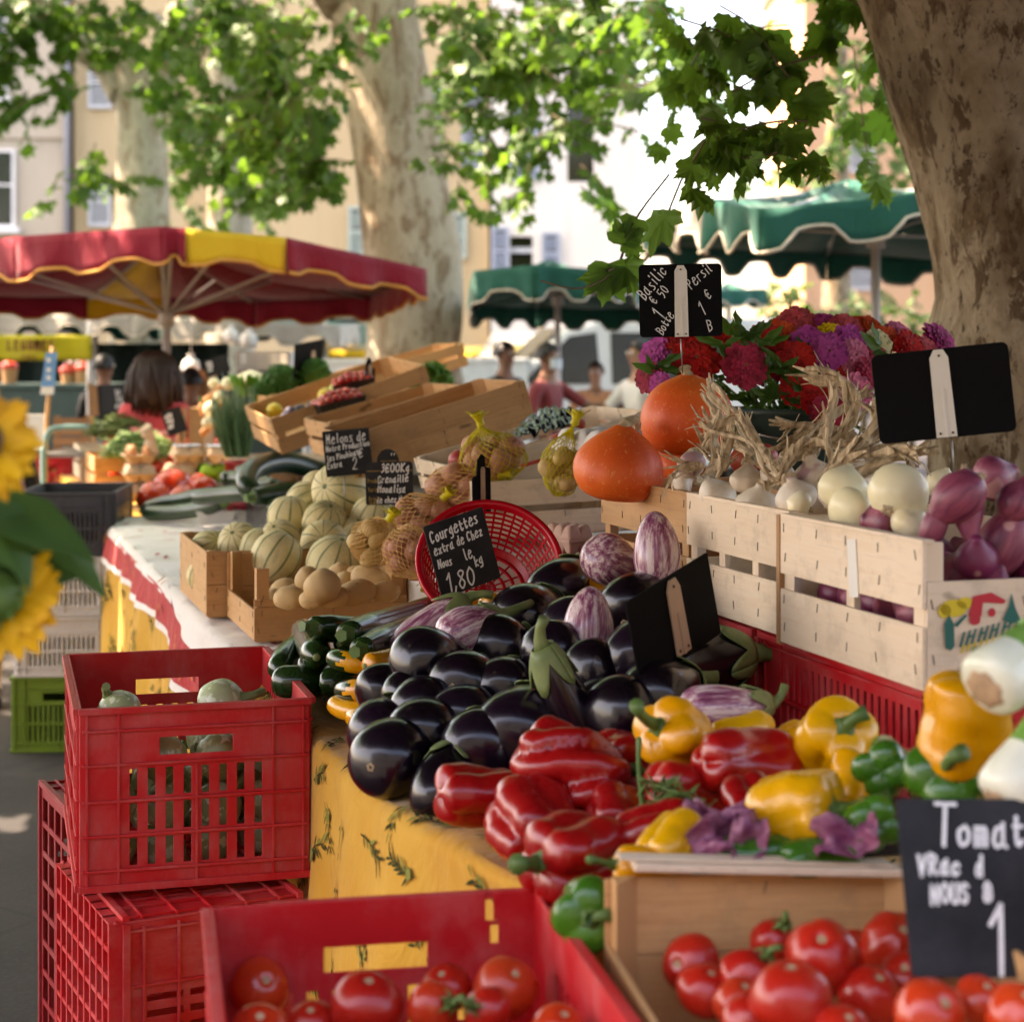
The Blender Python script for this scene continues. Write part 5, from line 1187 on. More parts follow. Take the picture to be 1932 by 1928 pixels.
# potato crate, melon crate
wood_crate('low wooden crate of big potatoes with one cut down side, in front of the melons', basis(ST(1.373, .078, ZT+.012), V, U, Z) if False else basis(ST(1.373, .045, ZT+.012), V, U, Z), .345, .40, .162, 'wood', .075, .098, gap=False, mids=0, postH=.166)
wood_crate('wooden crate of ribbed melons at the edge of the table', basis(ST(1.80, -.005, ZT+.012), V, U, Z), .49, .52, .165, 'wood', gap=False, mids=0)
cb = MB(); cb.box((0, 0, 0), (.36, .42, .205)); co = obj('cardboard_box', cb, MA['card_white'], None, basis(ST(1.12, .40, ZT+.010), V, U, Z), .004); tag(co, 'white cardboard box under the netted potatoes', 'box')
# tilted display crates
def tilt(label, dx, dy, D, L, Wd, H, ang, mat, yaw=0, roll=0, **k):
    v2 = V*math.cos(R(ang))+Z*math.sin(R(ang)); u2 = (U*math.cos(R(yaw))+V*math.sin(R(yaw))+Z*math.sin(R(roll))).normalized(); v2 = (v2-u2*v2.dot(u2)).normalized(); z2 = v2.cross(u2)
    M = basis(W(dx, dy, D), v2, u2, z2); return wood_crate(label, M, L, Wd, H, mat, **k), M
# local: x = along v2 (depth, rising), y = u2 (away); 'f' side faces the camera, 'n' end faces the aisle
K1, M1 = tilt('tilted wooden crate of cherry tomatoes, plums and lemons', 535, 858, 6.3, .56, .56, .13, 19, 'wood_warm', 0, 3, mids=0)
K2, M2 = tilt('tilted empty orange wooden crate in the middle of the display', 690, 902, 5.0, .50, .42, .125, 16.5, 'wood_warm', 0, 0, gap=False, mids=0)
K3, M3 = tilt('second tilted empty wooden crate behind the first one', 640, 868, 5.7, .44, .40, .12, 15, 'wood_warm', mids=0)
K4, M4 = tilt('tilted pale wooden crate with plums in a crumpled black bag', 880, 945, 4.4, .50, .40, .085, 15, 'wood_pale', mids=0)
K6, M6 = tilt('wooden crate of lettuce behind the cherry tomato crate', 520, 792, 7.6, .85, .40, .10, 15, 'wood', mids=0)
K7, M7 = tilt('pale rough wooden crate under the netted potatoes, right of the white box', 905, 1020, 4.25, .42, .40, .135, 2, 'wood_pale', mids=0)
wood_crate('far wooden crate of green beans at the left edge of the display', basis(ST(6.2, .06, ZT+.012), V, U, Z), .52, .55, .16, 'wood', mids=0)
wood_crate('wooden crate of green beans farther along the table', basis(ST(7.0, .05, ZT+.012), V, U, Z), .55, .5, .17, 'wood_pale', mids=0)
def riser(label, s0, s1, t0, t1, z, mat='black_plastic'):
    m_ = MB(); 
    z0 = ZT+.012; L = s1-s0; w_ = t1-t0
    m_.holed(L, z-z0, [], .01, lambda x, y, d: (x, d, y)); m_.holed(L, z-z0, [], .01, lambda x, y, d: (x, w_-.01+d, y)); m_.box((0, .0101, 0), (.01, w_-.0101, z-z0)); m_.box((L-.01, .0101, 0), (L, w_-.0101, z-z0)); m_.box((0.0101, .0101, z-z0-.014), (L-.0101, w_-.0101, z-z0-.004))
    o = obj('display_box', m_, MA[mat], None, basis(ST(s0, t0, z0), U, V, Z)); tag(o, label, 'box', 'upturned boxes that raise the display')
riser('upturned black box hidden under the dark courgettes', 3.0, 4.1, .45, 1.1, 1.02)
riser('upturned black box under the tilted crates', 1.75, 3.0, .62, 1.3, 1.04)
riser('low upturned black box under the lower egg boxes', 5.6, 6.1, .2, 1.1, .925)
riser('upturned black box far along under the spring onions', 4.3, 5.3, .75, 1.4, 1.05)
riser('upturned black box under the flower bucket', .1, 1.4, 1.1, 1.55, 1.17)
# sloping tray that carries the heaps; its black is painted shade for the gaps
def tray(label, s0, s1, t0, t1, za, zb):
    m_ = MB(); a, b, c, d = ST(s0, t0, za), ST(s1, t0, za), ST(s1, t1, zb), ST(s0, t1, zb); q = Vector((0, 0, -.01))
    v = [a, b, c, d]+[p+q for p in (a, b, c, d)]; a2, b2, c2, d2 = [Vector((p.x, p.y, ZT+.008)) for p in (a, b, c, d)]
    m_.add(v+[a2, b2, c2, d2], [(0, 3, 2, 1), (4, 5, 6, 7), (0, 1, 5, 4), (1, 2, 6, 5), (2, 3, 7, 6), (3, 0, 4, 7), (7, 6, 10, 11), (4, 7, 11, 8), (6, 5, 9, 10)])
    o = obj('display_tray', m_, MA['black_plastic']); tag(o, label, 'tray', 'trays under the heaps')
tray('black sloping tray under the heap of eggplants', .08, 1.02, .06, .63, ZT+.018, 1.02)
tray('black sloping tray under the bell peppers', -.62, .06, .12, .63, ZT+.012, .91)
# ================================================================ PRODUCE
def prof_sup(pts, n=22):         # smooth radius profile from (t, r) knots
    K = pts; o = []
    P = smoothpath([(r_, t_, 0) for t_, r_ in K], max(3, n//len(K)))
    return [(max(1e-4, p.x), p.y) for p in P]
def blob(mb, L, Wd, prof, n=28, fun=None, bend=0, lump=0, seed=0, mat=0, M=None, flat=1):
    # lathe around z from 0..L, centred, bent sideways in x, with low frequency lumps
    rg = random.Random(seed); ph = [rg.uniform(0, 6.28) for _ in range(6)]; v = []; k = len(prof)
    for r_, t_ in prof:
        z = (t_-.5)*L; off = bend*L*(4*(t_-.5)**2-.5)*.5
        for j in range(n):
            th = 2*math.pi*j/n; m_, dz = 1, 0
            if fun:
                q = fun(th, t_); m_, dz = q if isinstance(q, tuple) else (q, 0)
            if lump: m_ *= 1+lump*(math.sin(th*2+ph[0]+t_*4)*.6+math.sin(th*3+ph[1]-t_*6)*.4+math.sin(t_*7+ph[2])*.5+math.sin(th+ph[3]+t_*9)*.4)
            rr = r_*Wd*m_
            v.append((rr*math.cos(th)+off, rr*math.sin(th)*flat, z+dz*L))
    f = [(i*n+j, i*n+(j+1) % n, (i+1)*n+(j+1) % n, (i+1)*n+j) for i in range(k-1) for j in range(n)]
    f += [tuple(range(n))[::-1], tuple((k-1)*n+j for j in range(n))]
    mb.add(v, f, mat, True, M); return mb
EGG_P = prof_sup([(0, .02), (.012, .16), (.05, .30), (.15, .44), (.32, .50), (.5, .48), (.68, .41), (.84, .32), (.94, .24), (1, .16)])
def sdir(ax, ay, az=0):          # direction given as seen in the photo: x right, y up, z towards the camera
    return Vector((ax, -az, ay)).normalized()
OVAL_P = prof_sup([(0, .03), (.015, .17), (.06, .29), (.18, .42), (.38, .5), (.58, .48), (.77, .38), (.9, .26), (.97, .15), (1, .04)])
def eggplant(dx, dy, D, L, Wd, d, label, mat='eggplant', calyx=True, seed=0, stem=1, ring=False, curve=.05):
    c = W(dx, dy, D) if D else PILE(dx, dy, ZT+.075, .30)
    b = MB(); blob(b, L, Wd, EGG_P if calyx else OVAL_P, 32, None, curve, .025, seed)
    o = obj('eggplant', b, MA[mat], None, AX(c, d, seed*1.7)); tag(o, label, 'eggplant', 'eggplants on the yellow cloth')
    if calyx:
        q = MB(); n = 25; k = 5
        # calyx: cap with five pointed sepals lying on the shoulders, then a bent stalk
        ofs = curve*L*(4*.25*1-.5)*.5
        def sep(u, v):
            th = 2*math.pi*u; s_ = abs(math.cos(th*k/2))**1.3; t_ = 1.0-v*(.10+.20*s_); r_ = Wd*np.interp(t_, [p[1] for p in EGG_P], [p[0] for p in EGG_P])+.0028+.002*v*s_
            off = curve*L*(4*(t_-.5)**2-.5)*.5
            return (r_*math.cos(th)+off, r_*math.sin(th), (t_-.5)*L+.002)
        q.grid(40, 5, sep)
        zt = L*.5; e_ = stem
        q.tube([(ofs, 0, zt-.004), (ofs+.002, 0, zt+.012*e_), (ofs+.012, .003, zt+.03*e_), (ofs+.026, .006, zt+.042*e_)], [Wd*.165, Wd*.10, Wd*.075, Wd*.085], 10)
        obj('calyx', q, MA['stem_pale'], o, None, 0, .002)
    if ring:
        q = MB(); q.lathe([(.002, -.001), (.0045, .001), (.0065, -.001)], 14, lambda th, t_: 1+.15*math.sin(th*5)); obj('blossom_scar', q, MA['cork'], o, Matrix.Translation((curve*L*.25, 0, -L*.5-.0005)) @ Matrix.Rotation(R(180), 4, 'X'))
    return o
def px(n, D): return n*D/F
EG = [ # dx, dy, D, length, width, direction of the stalk end (right, up, towards), label, kwargs
 (1062, 1107, 3.50, .155, .105, (.75, .25, -.7), 'glossy black eggplant against the red basket, highest of the heap', {}),
 (1003, 1166, 3.36, .16, .108, (.8, .1, -.75), 'big black eggplant just below the right rim of the red basket', {}),
 (950, 1226, 3.22, .15, .105, (.7, -.1, -.8), 'black eggplant right of the round striped one with a green stalk', {}),
 (818, 1250, 3.10, .155, .098, (.85, -.2, -.6), 'dull purple black eggplant lying under the long striped eggplant', {}),
 (882, 1292, 3.03, .135, .092, (.5, -.1, -.9), 'black eggplant left of the heap middle, brown speck on its tip', {'ring': True}),
 (738, 1296, 3.12, .12, .075, (.9, .1, -.5), 'small black eggplant touching the yellow courgettes', {}),
 (778, 1308, 3.06, .11, .070, (.8, 0, -.7), 'small black eggplant wedged beside the smallest one at the courgettes', {}),
 (800, 1332, 2.98, .12, .078, (.5, .1, -.9), 'black eggplant with a pale round blossom scar, partly behind the one with the dark scar', {'ring': True}),
 (806, 1378, 2.89, .15, .096, (.35, .1, -.95), 'black eggplant facing forward with a dark ringed scar, left of centre', {'ring': True}),
 (727, 1372, 2.96, .14, .088, (.5, .2, -.9), 'black eggplant at the left end of the heap above the table corner', {}),
 (752, 1428, 2.83, .17, .108, (.65, -.05, -.8), 'large black eggplant lowest at the left, lying at the edge of the cloth', {'ring': True}),
 (905, 1402, 2.80, .14, .090, (.3, .1, -.95), 'black eggplant above the red peppers, left of the biggest front one', {}),
 (985, 1372, 2.82, .16, .118, (.4, .25, -.9), 'biggest front black eggplant with a yellowish scratch low on its face', {}),
 (1080, 1345, 2.80, .21, .088, (-.42, .85, .1), 'long black eggplant standing out with a large drooping green calyx', {'curve': .12, 'seed': 4}),
 (836, 1476, 2.72, .12, .070, (.35, .6, -.7), 'small black eggplant at the very bottom beside the red peppers', {}),
 (1205, 1145, 3.24, .15, .110, (.55, .2, -.8), 'black eggplant between the lone striped one and the tilted board', {'ring': True}),
 (1135, 1268, 2.98, .14, .096, (.7, -.15, -.7), 'black eggplant directly below the lone striped eggplant', {}),
 (1188, 1345, 2.80, .14, .088, (.8, -.05, -.6), 'black eggplant left of the pin above the yellow pepper', {}),
 (1212, 1238, 2.98, .15, .100, (.5, .1, -.9), 'black eggplant half hidden behind the tilted board', {}),
 (1312, 1250, 3.02, .18, .115, (.93, .12, -.2), 'very dark eggplant in the shade with a curved green stalk by the red crate', {'seed': 2, 'stem': 1.5}),
 (1050, 1235, 3.06, .14, .095, (.4, -.3, -.8), 'black eggplant in the shaded middle of the heap, under the green calyx', {}),
 (1150, 1350, 2.88, .14, .09, (.5, -.2, -.9), 'black eggplant in the dark gap behind the long one with the calyx', {}),
 (880, 1352, 2.94, .14, .092, (.5, 0, -.9), 'black eggplant deep in the heap between the two ringed ones and the biggest', {}),
 (960, 1296, 3.02, .14, .095, (.5, 0, -.9), 'black eggplant deep in the heap above the biggest front one', {}),
 (1255, 1312, 2.84, .15, .095, (.7, .1, -.6), 'dark eggplant behind the pin of the tilted board', {}),
 (1085, 1190, 3.24, .14, .10, (.5, 0, -.9), 'black eggplant deep in the heap left of the lone striped one', {}),
]
for i, (dx, dy, D, L, Wd, d, lab, k) in enumerate(EG): eggplant(dx, dy, D, L*1.08, Wd*(1.24 if i != 13 else 1.1)*(.92+.16*((i*37) % 10)/10), sdir(d[0]*(.55 if i not in (13, 19) else 1), d[1], d[2]), lab, seed=k.pop('seed', i), calyx=True, **k)
for i, (dx, dy, D, L, Wd, d, lab, k) in enumerate([
 (1158, 1063, 3.42, .15, .096, (.55, -.35, -.75), 'striped purple and white eggplant with its pale tip forward, left of the tallest one', {}),
 (1238, 1036, 3.26, .135, .084, (.0, 1, -.25), 'striped eggplant standing upright against the pale garlic crate', {'calyx': False}),
 (1111, 1180, 3.06, .130, .084, (.05, 1, -.3), 'lone oval striped eggplant upright in the middle of the black ones', {'calyx': False}),
 (812, 1190, 3.30, .17, .085, (.75, .65, -.3), 'long striped eggplant lying slanted behind the dull purple black one', {}),
 (886, 1187, 3.20, .125, .086, (.75, .28, -.4), 'round striped eggplant with a green stalk pointing right, below the courgette board', {'stem': 1.8}),
 (1368, 1335, 2.62, .135, .070, (.97, .0, -.2), 'striped eggplant lying sideways in front of the red crate', {'stem': .6})]):
    eggplant(dx, dy, D, L, Wd, sdir(*d), lab, 'eggplant_striped', seed=40+i, stem=k.get('stem', 1), calyx=k.get('calyx', True))
# ---------------------------------------------------------------- bell peppers
PEP_P = prof_sup([(0, .08), (.02, .25), (.07, .38), (.18, .455), (.38, .48), (.60, .495), (.80, .50), (.90, .46), (.96, .36), (.985, .24), (.975, .14), (.955, .03)])
def pepper(dx, dy, D, L, Wd, d, label, mat, seed=0, lobes=4, stem=1, roll=0, twist=.5, lump=.032, flat=.92, stemlen=.04, depth=.22):
    c = W(dx, dy, D); b = MB(); rg = random.Random(seed); ph = rg.uniform(0, 6.28); am = [rg.uniform(.7, 1.6) for _ in range(lobes)]
    def fun(th, t_):
        a = th+twist*(t_-.5)+ph; l_ = abs(math.cos(a*lobes/2)); idx = int((a % (2*math.pi))/(2*math.pi)*lobes) % lobes
        g_ = depth*am[idx]*(1-l_**.75)*(.55+.45*math.cos((t_-.55)*3.0))
        dz = -(.055*l_ if t_ < .10 else 0)+(.03*l_ if t_ > .86 else 0)
        return (1-g_+.035*math.sin(a*2+t_*5)+.022*math.sin(a*3-t_*13+ph)+.015*math.sin(t_*24+a), dz)
    blob(b, L, Wd, PEP_P, 56, fun, rg.uniform(-.06, .06), lump, seed, 0, None, flat)
    o = obj('bell_pepper', b, MA[mat], None, AX(c, d, roll)); tag(o, label, 'bell pepper', {'pepper_red': 'red bell peppers', 'pepper_yellow': 'yellow bell peppers', 'pepper_green': 'green bell peppers'}[mat])
    if stem:
        q = MB(); z0 = L*.452
        q.lathe([(Wd*.20, -.004), (Wd*.16, .002), (Wd*.10, .006), (.0075, .010)], 20, lambda th, t_: 1+.22*math.cos(th*5)*(1-t_), 0, True, Matrix.Translation((0, 0, z0)))
        k = stemlen; w_ = .0065*(Wd/.08); q.tube([(0, 0, z0+.004), (.002, 0, z0+k*.35), (.008, .003, z0+k*.7), (.022, .006, z0+k)], [w_*1.1, w_*.9, w_*.85, w_*1.25], 9)
        obj('stalk', q, MA['stem_green'], o)
    return o
PR = [
 (908, 1500, 2.56, .125, .080, (.9, -.15, -.4), 'long red pepper lying lowest left against the small black eggplant', 'pepper_red', dict(lobes=3, depth=.3)),
 (1080, 1452, 2.50, .150, .100, (.72, -.42, .35), 'large twisted ribbed red pepper on top of the red ones', 'pepper_red', dict(lobes=5, twist=2.6, depth=.34, stem=0, lump=.09)),
 (1172, 1432, 2.58, .085, .068, (.45, -.15, .9), 'dark red pepper with its stalk facing forward, behind the twisted one', 'pepper_red', {}),
 (1005, 1552, 2.42, .115, .095, (.35, -.45, .8), 'red pepper with a sunken green stalk facing down, under the twisted one', 'pepper_red', dict(lobes=4, depth=.24)),
 (1160, 1545, 2.40, .085, .072, (-.05, -.35, .92), 'small red pepper with a bright green stalk facing the camera', 'pepper_red', {}),
 (1100, 1622, 2.26, .145, .100, (-.8, .1, .55), 'big dark red pepper lowest of the red heap, curved green stalk on its left', 'pepper_red', dict(lobes=4, depth=.30, stemlen=.05, lump=.09)),
 (1408, 1438, 2.38, .135, .075, (.85, -.1, -.45), 'smooth bright red pepper lying between the yellow ones', 'pepper_red', dict(lobes=3, depth=.22)),
 (1300, 1500, 2.38, .115, .070, (.75, -.35, -.3), 'red pepper half hidden behind the wilted green stem', 'pepper_red', dict(lobes=3)),
 (1420, 1525, 2.24, .085, .060, (.1, -.5, .8), 'crumpled small red pepper with a pale green stalk end', 'pepper_red', dict(depth=.3)),
 (1240, 1568, 2.26, .10, .060, (.8, .2, .3), 'pale pinkish red pepper piece above the purple onion skins', 'pepper_red', dict(stem=0)),
 (1055, 1520, 2.55, .12, .08, (.6, .1, -.7), 'red pepper buried under the twisted one', 'pepper_red', dict(stem=0)),
 (1282, 1392, 2.46, .098, .098, (-.62, .42, .55), 'yellow pepper with a long curved green stalk, right of the long eggplant', 'pepper_yellow', dict(stemlen=.075, seed=3)),
 (1403, 1380, 2.52, .085, .050, (.9, .05, -.4), 'small smooth yellow pepper under the sideways striped eggplant', 'pepper_yellow', dict(stem=0, depth=.06)),
 (1572, 1398, 2.38, .095, .100, (.18, .55, .75), 'yellow pepper with its green stalk up, in front of the red crate wall', 'pepper_yellow', dict(seed=12, stemlen=.03)),
 (1503, 1530, 2.16, .098, .100, (.72, .15, .45), 'big round yellow pepper in front with a curved green stalk on its right', 'pepper_yellow', dict(seed=5, stemlen=.065, depth=.1)),
 (1612, 1492, 2.28, .090, .080, (.3, .6, -.4), 'yellow pepper behind the green ones, right of the big round one', 'pepper_yellow', dict(stem=0)),
 (1822, 1368, 2.12, .112, .106, (.12, .95, .1), 'tall yellow pepper on top at the right under the farmhouse print', 'pepper_yellow', dict(seed=8, stemlen=.03, depth=.14)),
 (1268, 1592, 2.14, .085, .068, (.5, .25, -.6), 'yellow pepper behind the rim of the wooden tomato crate, left end', 'pepper_yellow', dict(stem=0, depth=.2)),
 (1490, 1412, 2.50, .085, .065, (.7, .3, -.4), 'yellow pepper half buried behind the smooth bright red one', 'pepper_yellow', dict(stem=0)),
 (1230, 1640, 2.10, .085, .05, (-.8, .15, .1), 'yellow pepper squeezed under the crate rim, green stalk poking left', 'pepper_yellow', dict(stemlen=.04)),
 (1572, 1560, 2.22, .08, .07, (.4, .3, .6), 'yellow pepper just behind the curved stalk of the big round one', 'pepper_yellow', dict(stem=0)),
 (1672, 1446, 2.22, .082, .072, (-.3, .05, .92), 'green pepper showing its ribbed end, left of the larger green one', 'pepper_green', dict(stem=0, seed=3, depth=.28)),
 (1790, 1468, 2.14, .10, .098, (-.25, .4, .8), 'larger green pepper with a thick pale stalk above the tomato board', 'pepper_green', dict(seed=9, depth=.26, stemlen=.06)),
 (1640, 1552, 2.12, .07, .065, (.1, .2, .9), 'small dark green pepper beside the crate post', 'pepper_green', dict(stem=0, depth=.25)),
 (1112, 1722, 2.10, .085, .085, (.0, .15, .95), 'green pepper wedged between the red crate and the wooden tomato crate', 'pepper_green', dict(seed=4, depth=.3, stemlen=.012)),
 (1545, 1618, 2.10, .09, .05, (.9, .0, -.2), 'green pepper just showing above the crate rim, right one', 'pepper_green', dict(stem=0, depth=.1)),
 (1420, 1615, 2.12, .10, .055, (.9, .0, -.2), 'green pepper just showing above the crate rim, left one', 'pepper_green', dict(stem=0, depth=.1)),
]
for i, (dx, dy, D, L, Wd, d, lab, mt, k) in enumerate(PR):
    k = dict(k); sd_ = k.pop('seed', i+20); pepper(dx, dy, D, L*(.97 if mt == 'pepper_red' else 1), Wd*(1.3 if mt == 'pepper_red' else 1.06), sdir(*d), lab, mt, sd_, **k)
# ---------------------------------------------------------------- courgettes
def long_veg(name, pts, wd, label, mat, cat, group, tip=None, stalk='stem_green', n=18, seed=0, end=1, facets=.02):
    P = smoothpath(pts, 7); k = len(P); rg = random.Random(seed); c = sum(P, Vector())/k
    rad = []
    for i in range(k):
        t_ = i/(k-1); r_ = wd/2*min(1, (1-(1-min(1, t_/.14))**2)**.5 if t_ < .14 else 1)*(1 if t_ < .8 else 1-.22*((t_-.8)/.2))
        rad.append(max(r_*(1+.03*math.sin(t_*9+seed)), .0015))
    # denser rings at the rounded end
    m_ = MB(); m_.tube([p-c for p in P], rad, n)
    m_.f = m_.f; o = obj(name, m_, [MA[mat]]+([MA[tip]] if tip else []), None, Matrix.Translation(c)); tag(o, label, cat, group)
    if tip:
        me = o.data; ln = [int(j) for j in range(len(me.polygons))]
        for p_ in me.polygons:
            ring = p_.vertices[0]//n
            if ring < k*(.30+.06*math.sin((p_.vertices[0] % n)*1.7)): p_.material_index = 1
    if end:
        d = (P[-1]-P[-3]).normalized(); q = MB(); q.tube([P[-1]-c-d*.006, P[-1]-c+d*.004, P[-1]-c+d*.018, P[-1]-c+d*.03], [wd*.38, wd*.28, wd*.19, wd*.22], 5, 0, False); obj('stalk', q, MA[stalk], o)
    sc = MB(); d = (P[0]-P[2]).normalized(); sc.lathe([(.0005, .0015), (wd*.09, .001), (wd*.12, -.001)], 10); obj('blossom_scar', sc, MA['stem_pale'], o, AX(P[0]-c+d*.0012, d))
    return o
gz = 'dark green courgettes'
for i, (pts, wd, lab) in enumerate([
 ([(770, 1166, 3.62), (700, 1185, 3.52), (640, 1186, 3.45), (592, 1183, 3.40)], .042, 'dark green courgette with a leafy stalk end, highest at the left end of the heap'),
 ([(838, 1145, 3.80), (780, 1160, 3.62), (715, 1180, 3.42), (655, 1196, 3.26)], .046, 'long dark green courgette pointing its stalk end at the viewer, over the crate corner'),
 ([(852, 1158, 3.72), (790, 1182, 3.52), (730, 1206, 3.34), (680, 1226, 3.20)], .044, 'dark green courgette in front of the long one, half under the striped eggplant'),
 ([(524, 1272, 3.52), (540, 1240, 3.60), (570, 1215, 3.72), (600, 1195, 3.9)], .044, 'dark green courgette leaning outward at the left end'),
 ([(597, 1240, 3.36), (592, 1222, 3.5), (580, 1200, 3.7), (572, 1188, 3.85)], .050, 'dark green courgette with its round end facing the viewer'),
 ([(520, 1284, 3.42), (560, 1287, 3.40), (610, 1285, 3.44), (660, 1278, 3.5)], .050, 'dark green courgette lying lowest left across the table edge'),
 ([(606, 1290, 3.36), (640, 1286, 3.36), (680, 1278, 3.44), (720, 1268, 3.5)], .044, 'short dark green courgette behind the black tipped yellow ones'),
 ([(640, 1215, 3.42), (680, 1208, 3.5), (740, 1198, 3.6), (790, 1190, 3.7)], .040, 'dark green courgette mostly hidden under the long ones'),
 ([(560, 1262, 3.5), (610, 1255, 3.5), (660, 1248, 3.55), (700, 1240, 3.6)], .042, 'dark green courgette buried in the middle of the courgettes')]):
    long_veg('courgette', [W(*p) for p in pts], wd*1.22, lab, 'zucchini', 'courgette', gz, seed=i)
for i, (pts, wd, lab, tip) in enumerate([
 ([(624, 1240, 3.26), (652, 1247, 3.22), (700, 1256, 3.22), (750, 1262, 3.26)], .036, 'yellow courgette with a dark green tip, upper one', 'zucchini'),
 ([(688, 1256, 3.14), (715, 1252, 3.16), (750, 1242, 3.2), (790, 1232, 3.25)], .042, 'plump yellow courgette above the dull purple black eggplant', None),
 ([(706, 1280, 3.12), (730, 1270, 3.14), (770, 1262, 3.2), (800, 1256, 3.26)], .040, 'yellow courgette just above the small black eggplants', None),
 ([(643, 1305, 3.2), (668, 1303, 3.14), (710, 1296, 3.14), (750, 1290, 3.2)], .040, 'yellow courgette with a dark green tip, lower one', 'zucchini'),
 ([(628, 1326, 3.18), (650, 1338, 3.14), (690, 1345, 3.12), (730, 1345, 3.16)], .036, 'yellow courgette lowest left at the crate rim', None),
 ([(662, 1352, 3.10), (685, 1356, 3.06), (715, 1356, 3.08), (750, 1350, 3.12)], .036, 'yellow courgette lowest, beside the left end eggplant', None),
 ([(906, 1138, 3.42), (935, 1140, 3.44), (975, 1150, 3.5), (1010, 1158, 3.56)], .045, 'yellow courgette under the rim of the red basket', None),
 ([(846, 1150, 3.5), (870, 1144, 3.5), (900, 1146, 3.52), (930, 1150, 3.56)], .034, 'yellow courgette behind the round striped eggplant', None),
 ([(1105, 1092, 3.52), (1118, 1102, 3.48), (1140, 1120, 3.46), (1165, 1140, 3.46)], .026, 'thin yellow courgette wedged under the striped eggplants', None)]):
    long_veg('courgette', [W(*p) for p in pts], wd, lab, 'zucchini_yellow', 'courgette', 'yellow courgettes', tip, seed=30+i, end=1 if i > 5 else 0)
# dark courgettes farther along
for i, (pts, wd, lab) in enumerate([
 ([(495, 940, 6.25), (466, 915, 6.25), (478, 885, 6.35), (530, 872, 6.5), (590, 885, 6.6), (640, 905, 6.6)], .075, 'thick dark courgette curved like a hook beside the melons'),
 ([(640, 930, 6.3), (580, 928, 6.3), (520, 932, 6.25), (478, 938, 6.2)], .075, 'thick dark courgette lying under the hook shaped one'),
 ([(360, 940, 6.9), (420, 934, 6.8), (470, 930, 6.7), (520, 924, 6.7)], .062, 'straight dark courgette above the raspberry punnets'),
 ([(264, 966, 7.35), (310, 950, 7.3), (350, 942, 7.2), (400, 930, 7.1)], .062, 'dark courgette slanting over the white cloth, upper one'),
 ([(268, 968, 7.2), (320, 968, 7.1), (370, 962, 7.0), (420, 950, 6.9)], .062, 'dark courgette at the front of the white cloth, lower one'),
 ([(415, 905, 7.1), (440, 902, 7.1), (480, 908, 7.0), (520, 916, 6.9)], .062, 'short dark courgette behind the straight one'),
 ([(452, 885, 7.2), (462, 895, 7.15), (478, 905, 7.1), (500, 915, 7.0)], .056, 'small dark courgette leaning below the black sign'),
 ([(500, 960, 6.2), (550, 955, 6.2), (590, 945, 6.2), (640, 940, 6.3)], .072, 'dark courgette lowest beside the melons')]):
    long_veg('courgette', [W(*p) for p in pts], wd, lab, 'cucumber', 'courgette', 'thick dark courgettes', seed=60+i)
# round courgettes in the red crate
def in_crate(M, x, y, z): return M @ Vector((x, y, z))
ZM = basis(ZO, cx_, cy_, Z); r0 = random.Random(9)
def round_c(c, rd, d, label, seed):
    b = MB(); blob(b, rd*1.85, rd*2, prof_sup([(0, .05), (.03, .24), (.14, .42), (.4, .5), (.62, .49), (.84, .36), (.95, .2), (1, .1)]), 26, lambda th, t_: 1+.03*math.cos(th*10)*math.sin(t_*3.1), 0, .02, seed)
    o = obj('round_courgette', b, MA['zucchini_round'], None, AX(c, d)); tag(o, label, 'round courgette', 'round courgettes in the red crate')
    q = MB(); q.tube([(0, 0, rd*.88), (.002, 0, rd*1.05), (.012, 0, rd*1.35), (.03, 0, rd*1.55)], [rd*.30, rd*.2, rd*.17, rd*.2], 7, 0, False); obj('stalk', q, MA['stem_pale'], o)
round_c(in_crate(ZM, .070, .10, .285), .038, (-.5, -.3, .9), 'pale shiny round courgette in the left front corner of the red crate', 1)
round_c(in_crate(ZM, .262, .20, .27), .045, (.9, -.2, .25), 'round courgette with a thick stalk pointing right on top in the red crate', 2)
k = 0
for lay, z in enumerate((.050, .125, .200)):
    for iy in range(3):
        for ix in range(4):
            k += 1; z_ = z+r0.uniform(-.012, .012)
            if lay == 2 and iy == 2 and ix < 2: continue
            round_c(in_crate(ZM, .058+.09*ix+r0.uniform(-.008, .008), .088+.098*iy+r0.uniform(-.01, .01), z_), r0.uniform(.036, .043), (r0.uniform(-1, 1), r0.uniform(-1, 1), r0.uniform(-.2, 1)), 'speckled round courgette seen through the slots of the red crate', k+10)
for iy in range(2):
    for ix in range(4): k += 1; round_c(in_crate(ZM, .058+.09*ix+r0.uniform(-.008, .008), .40+.1*iy, .05), .04, (r0.uniform(-1, 1), r0.uniform(-1, 1), .6), 'speckled round courgette seen through the slots of the red crate', k+10)
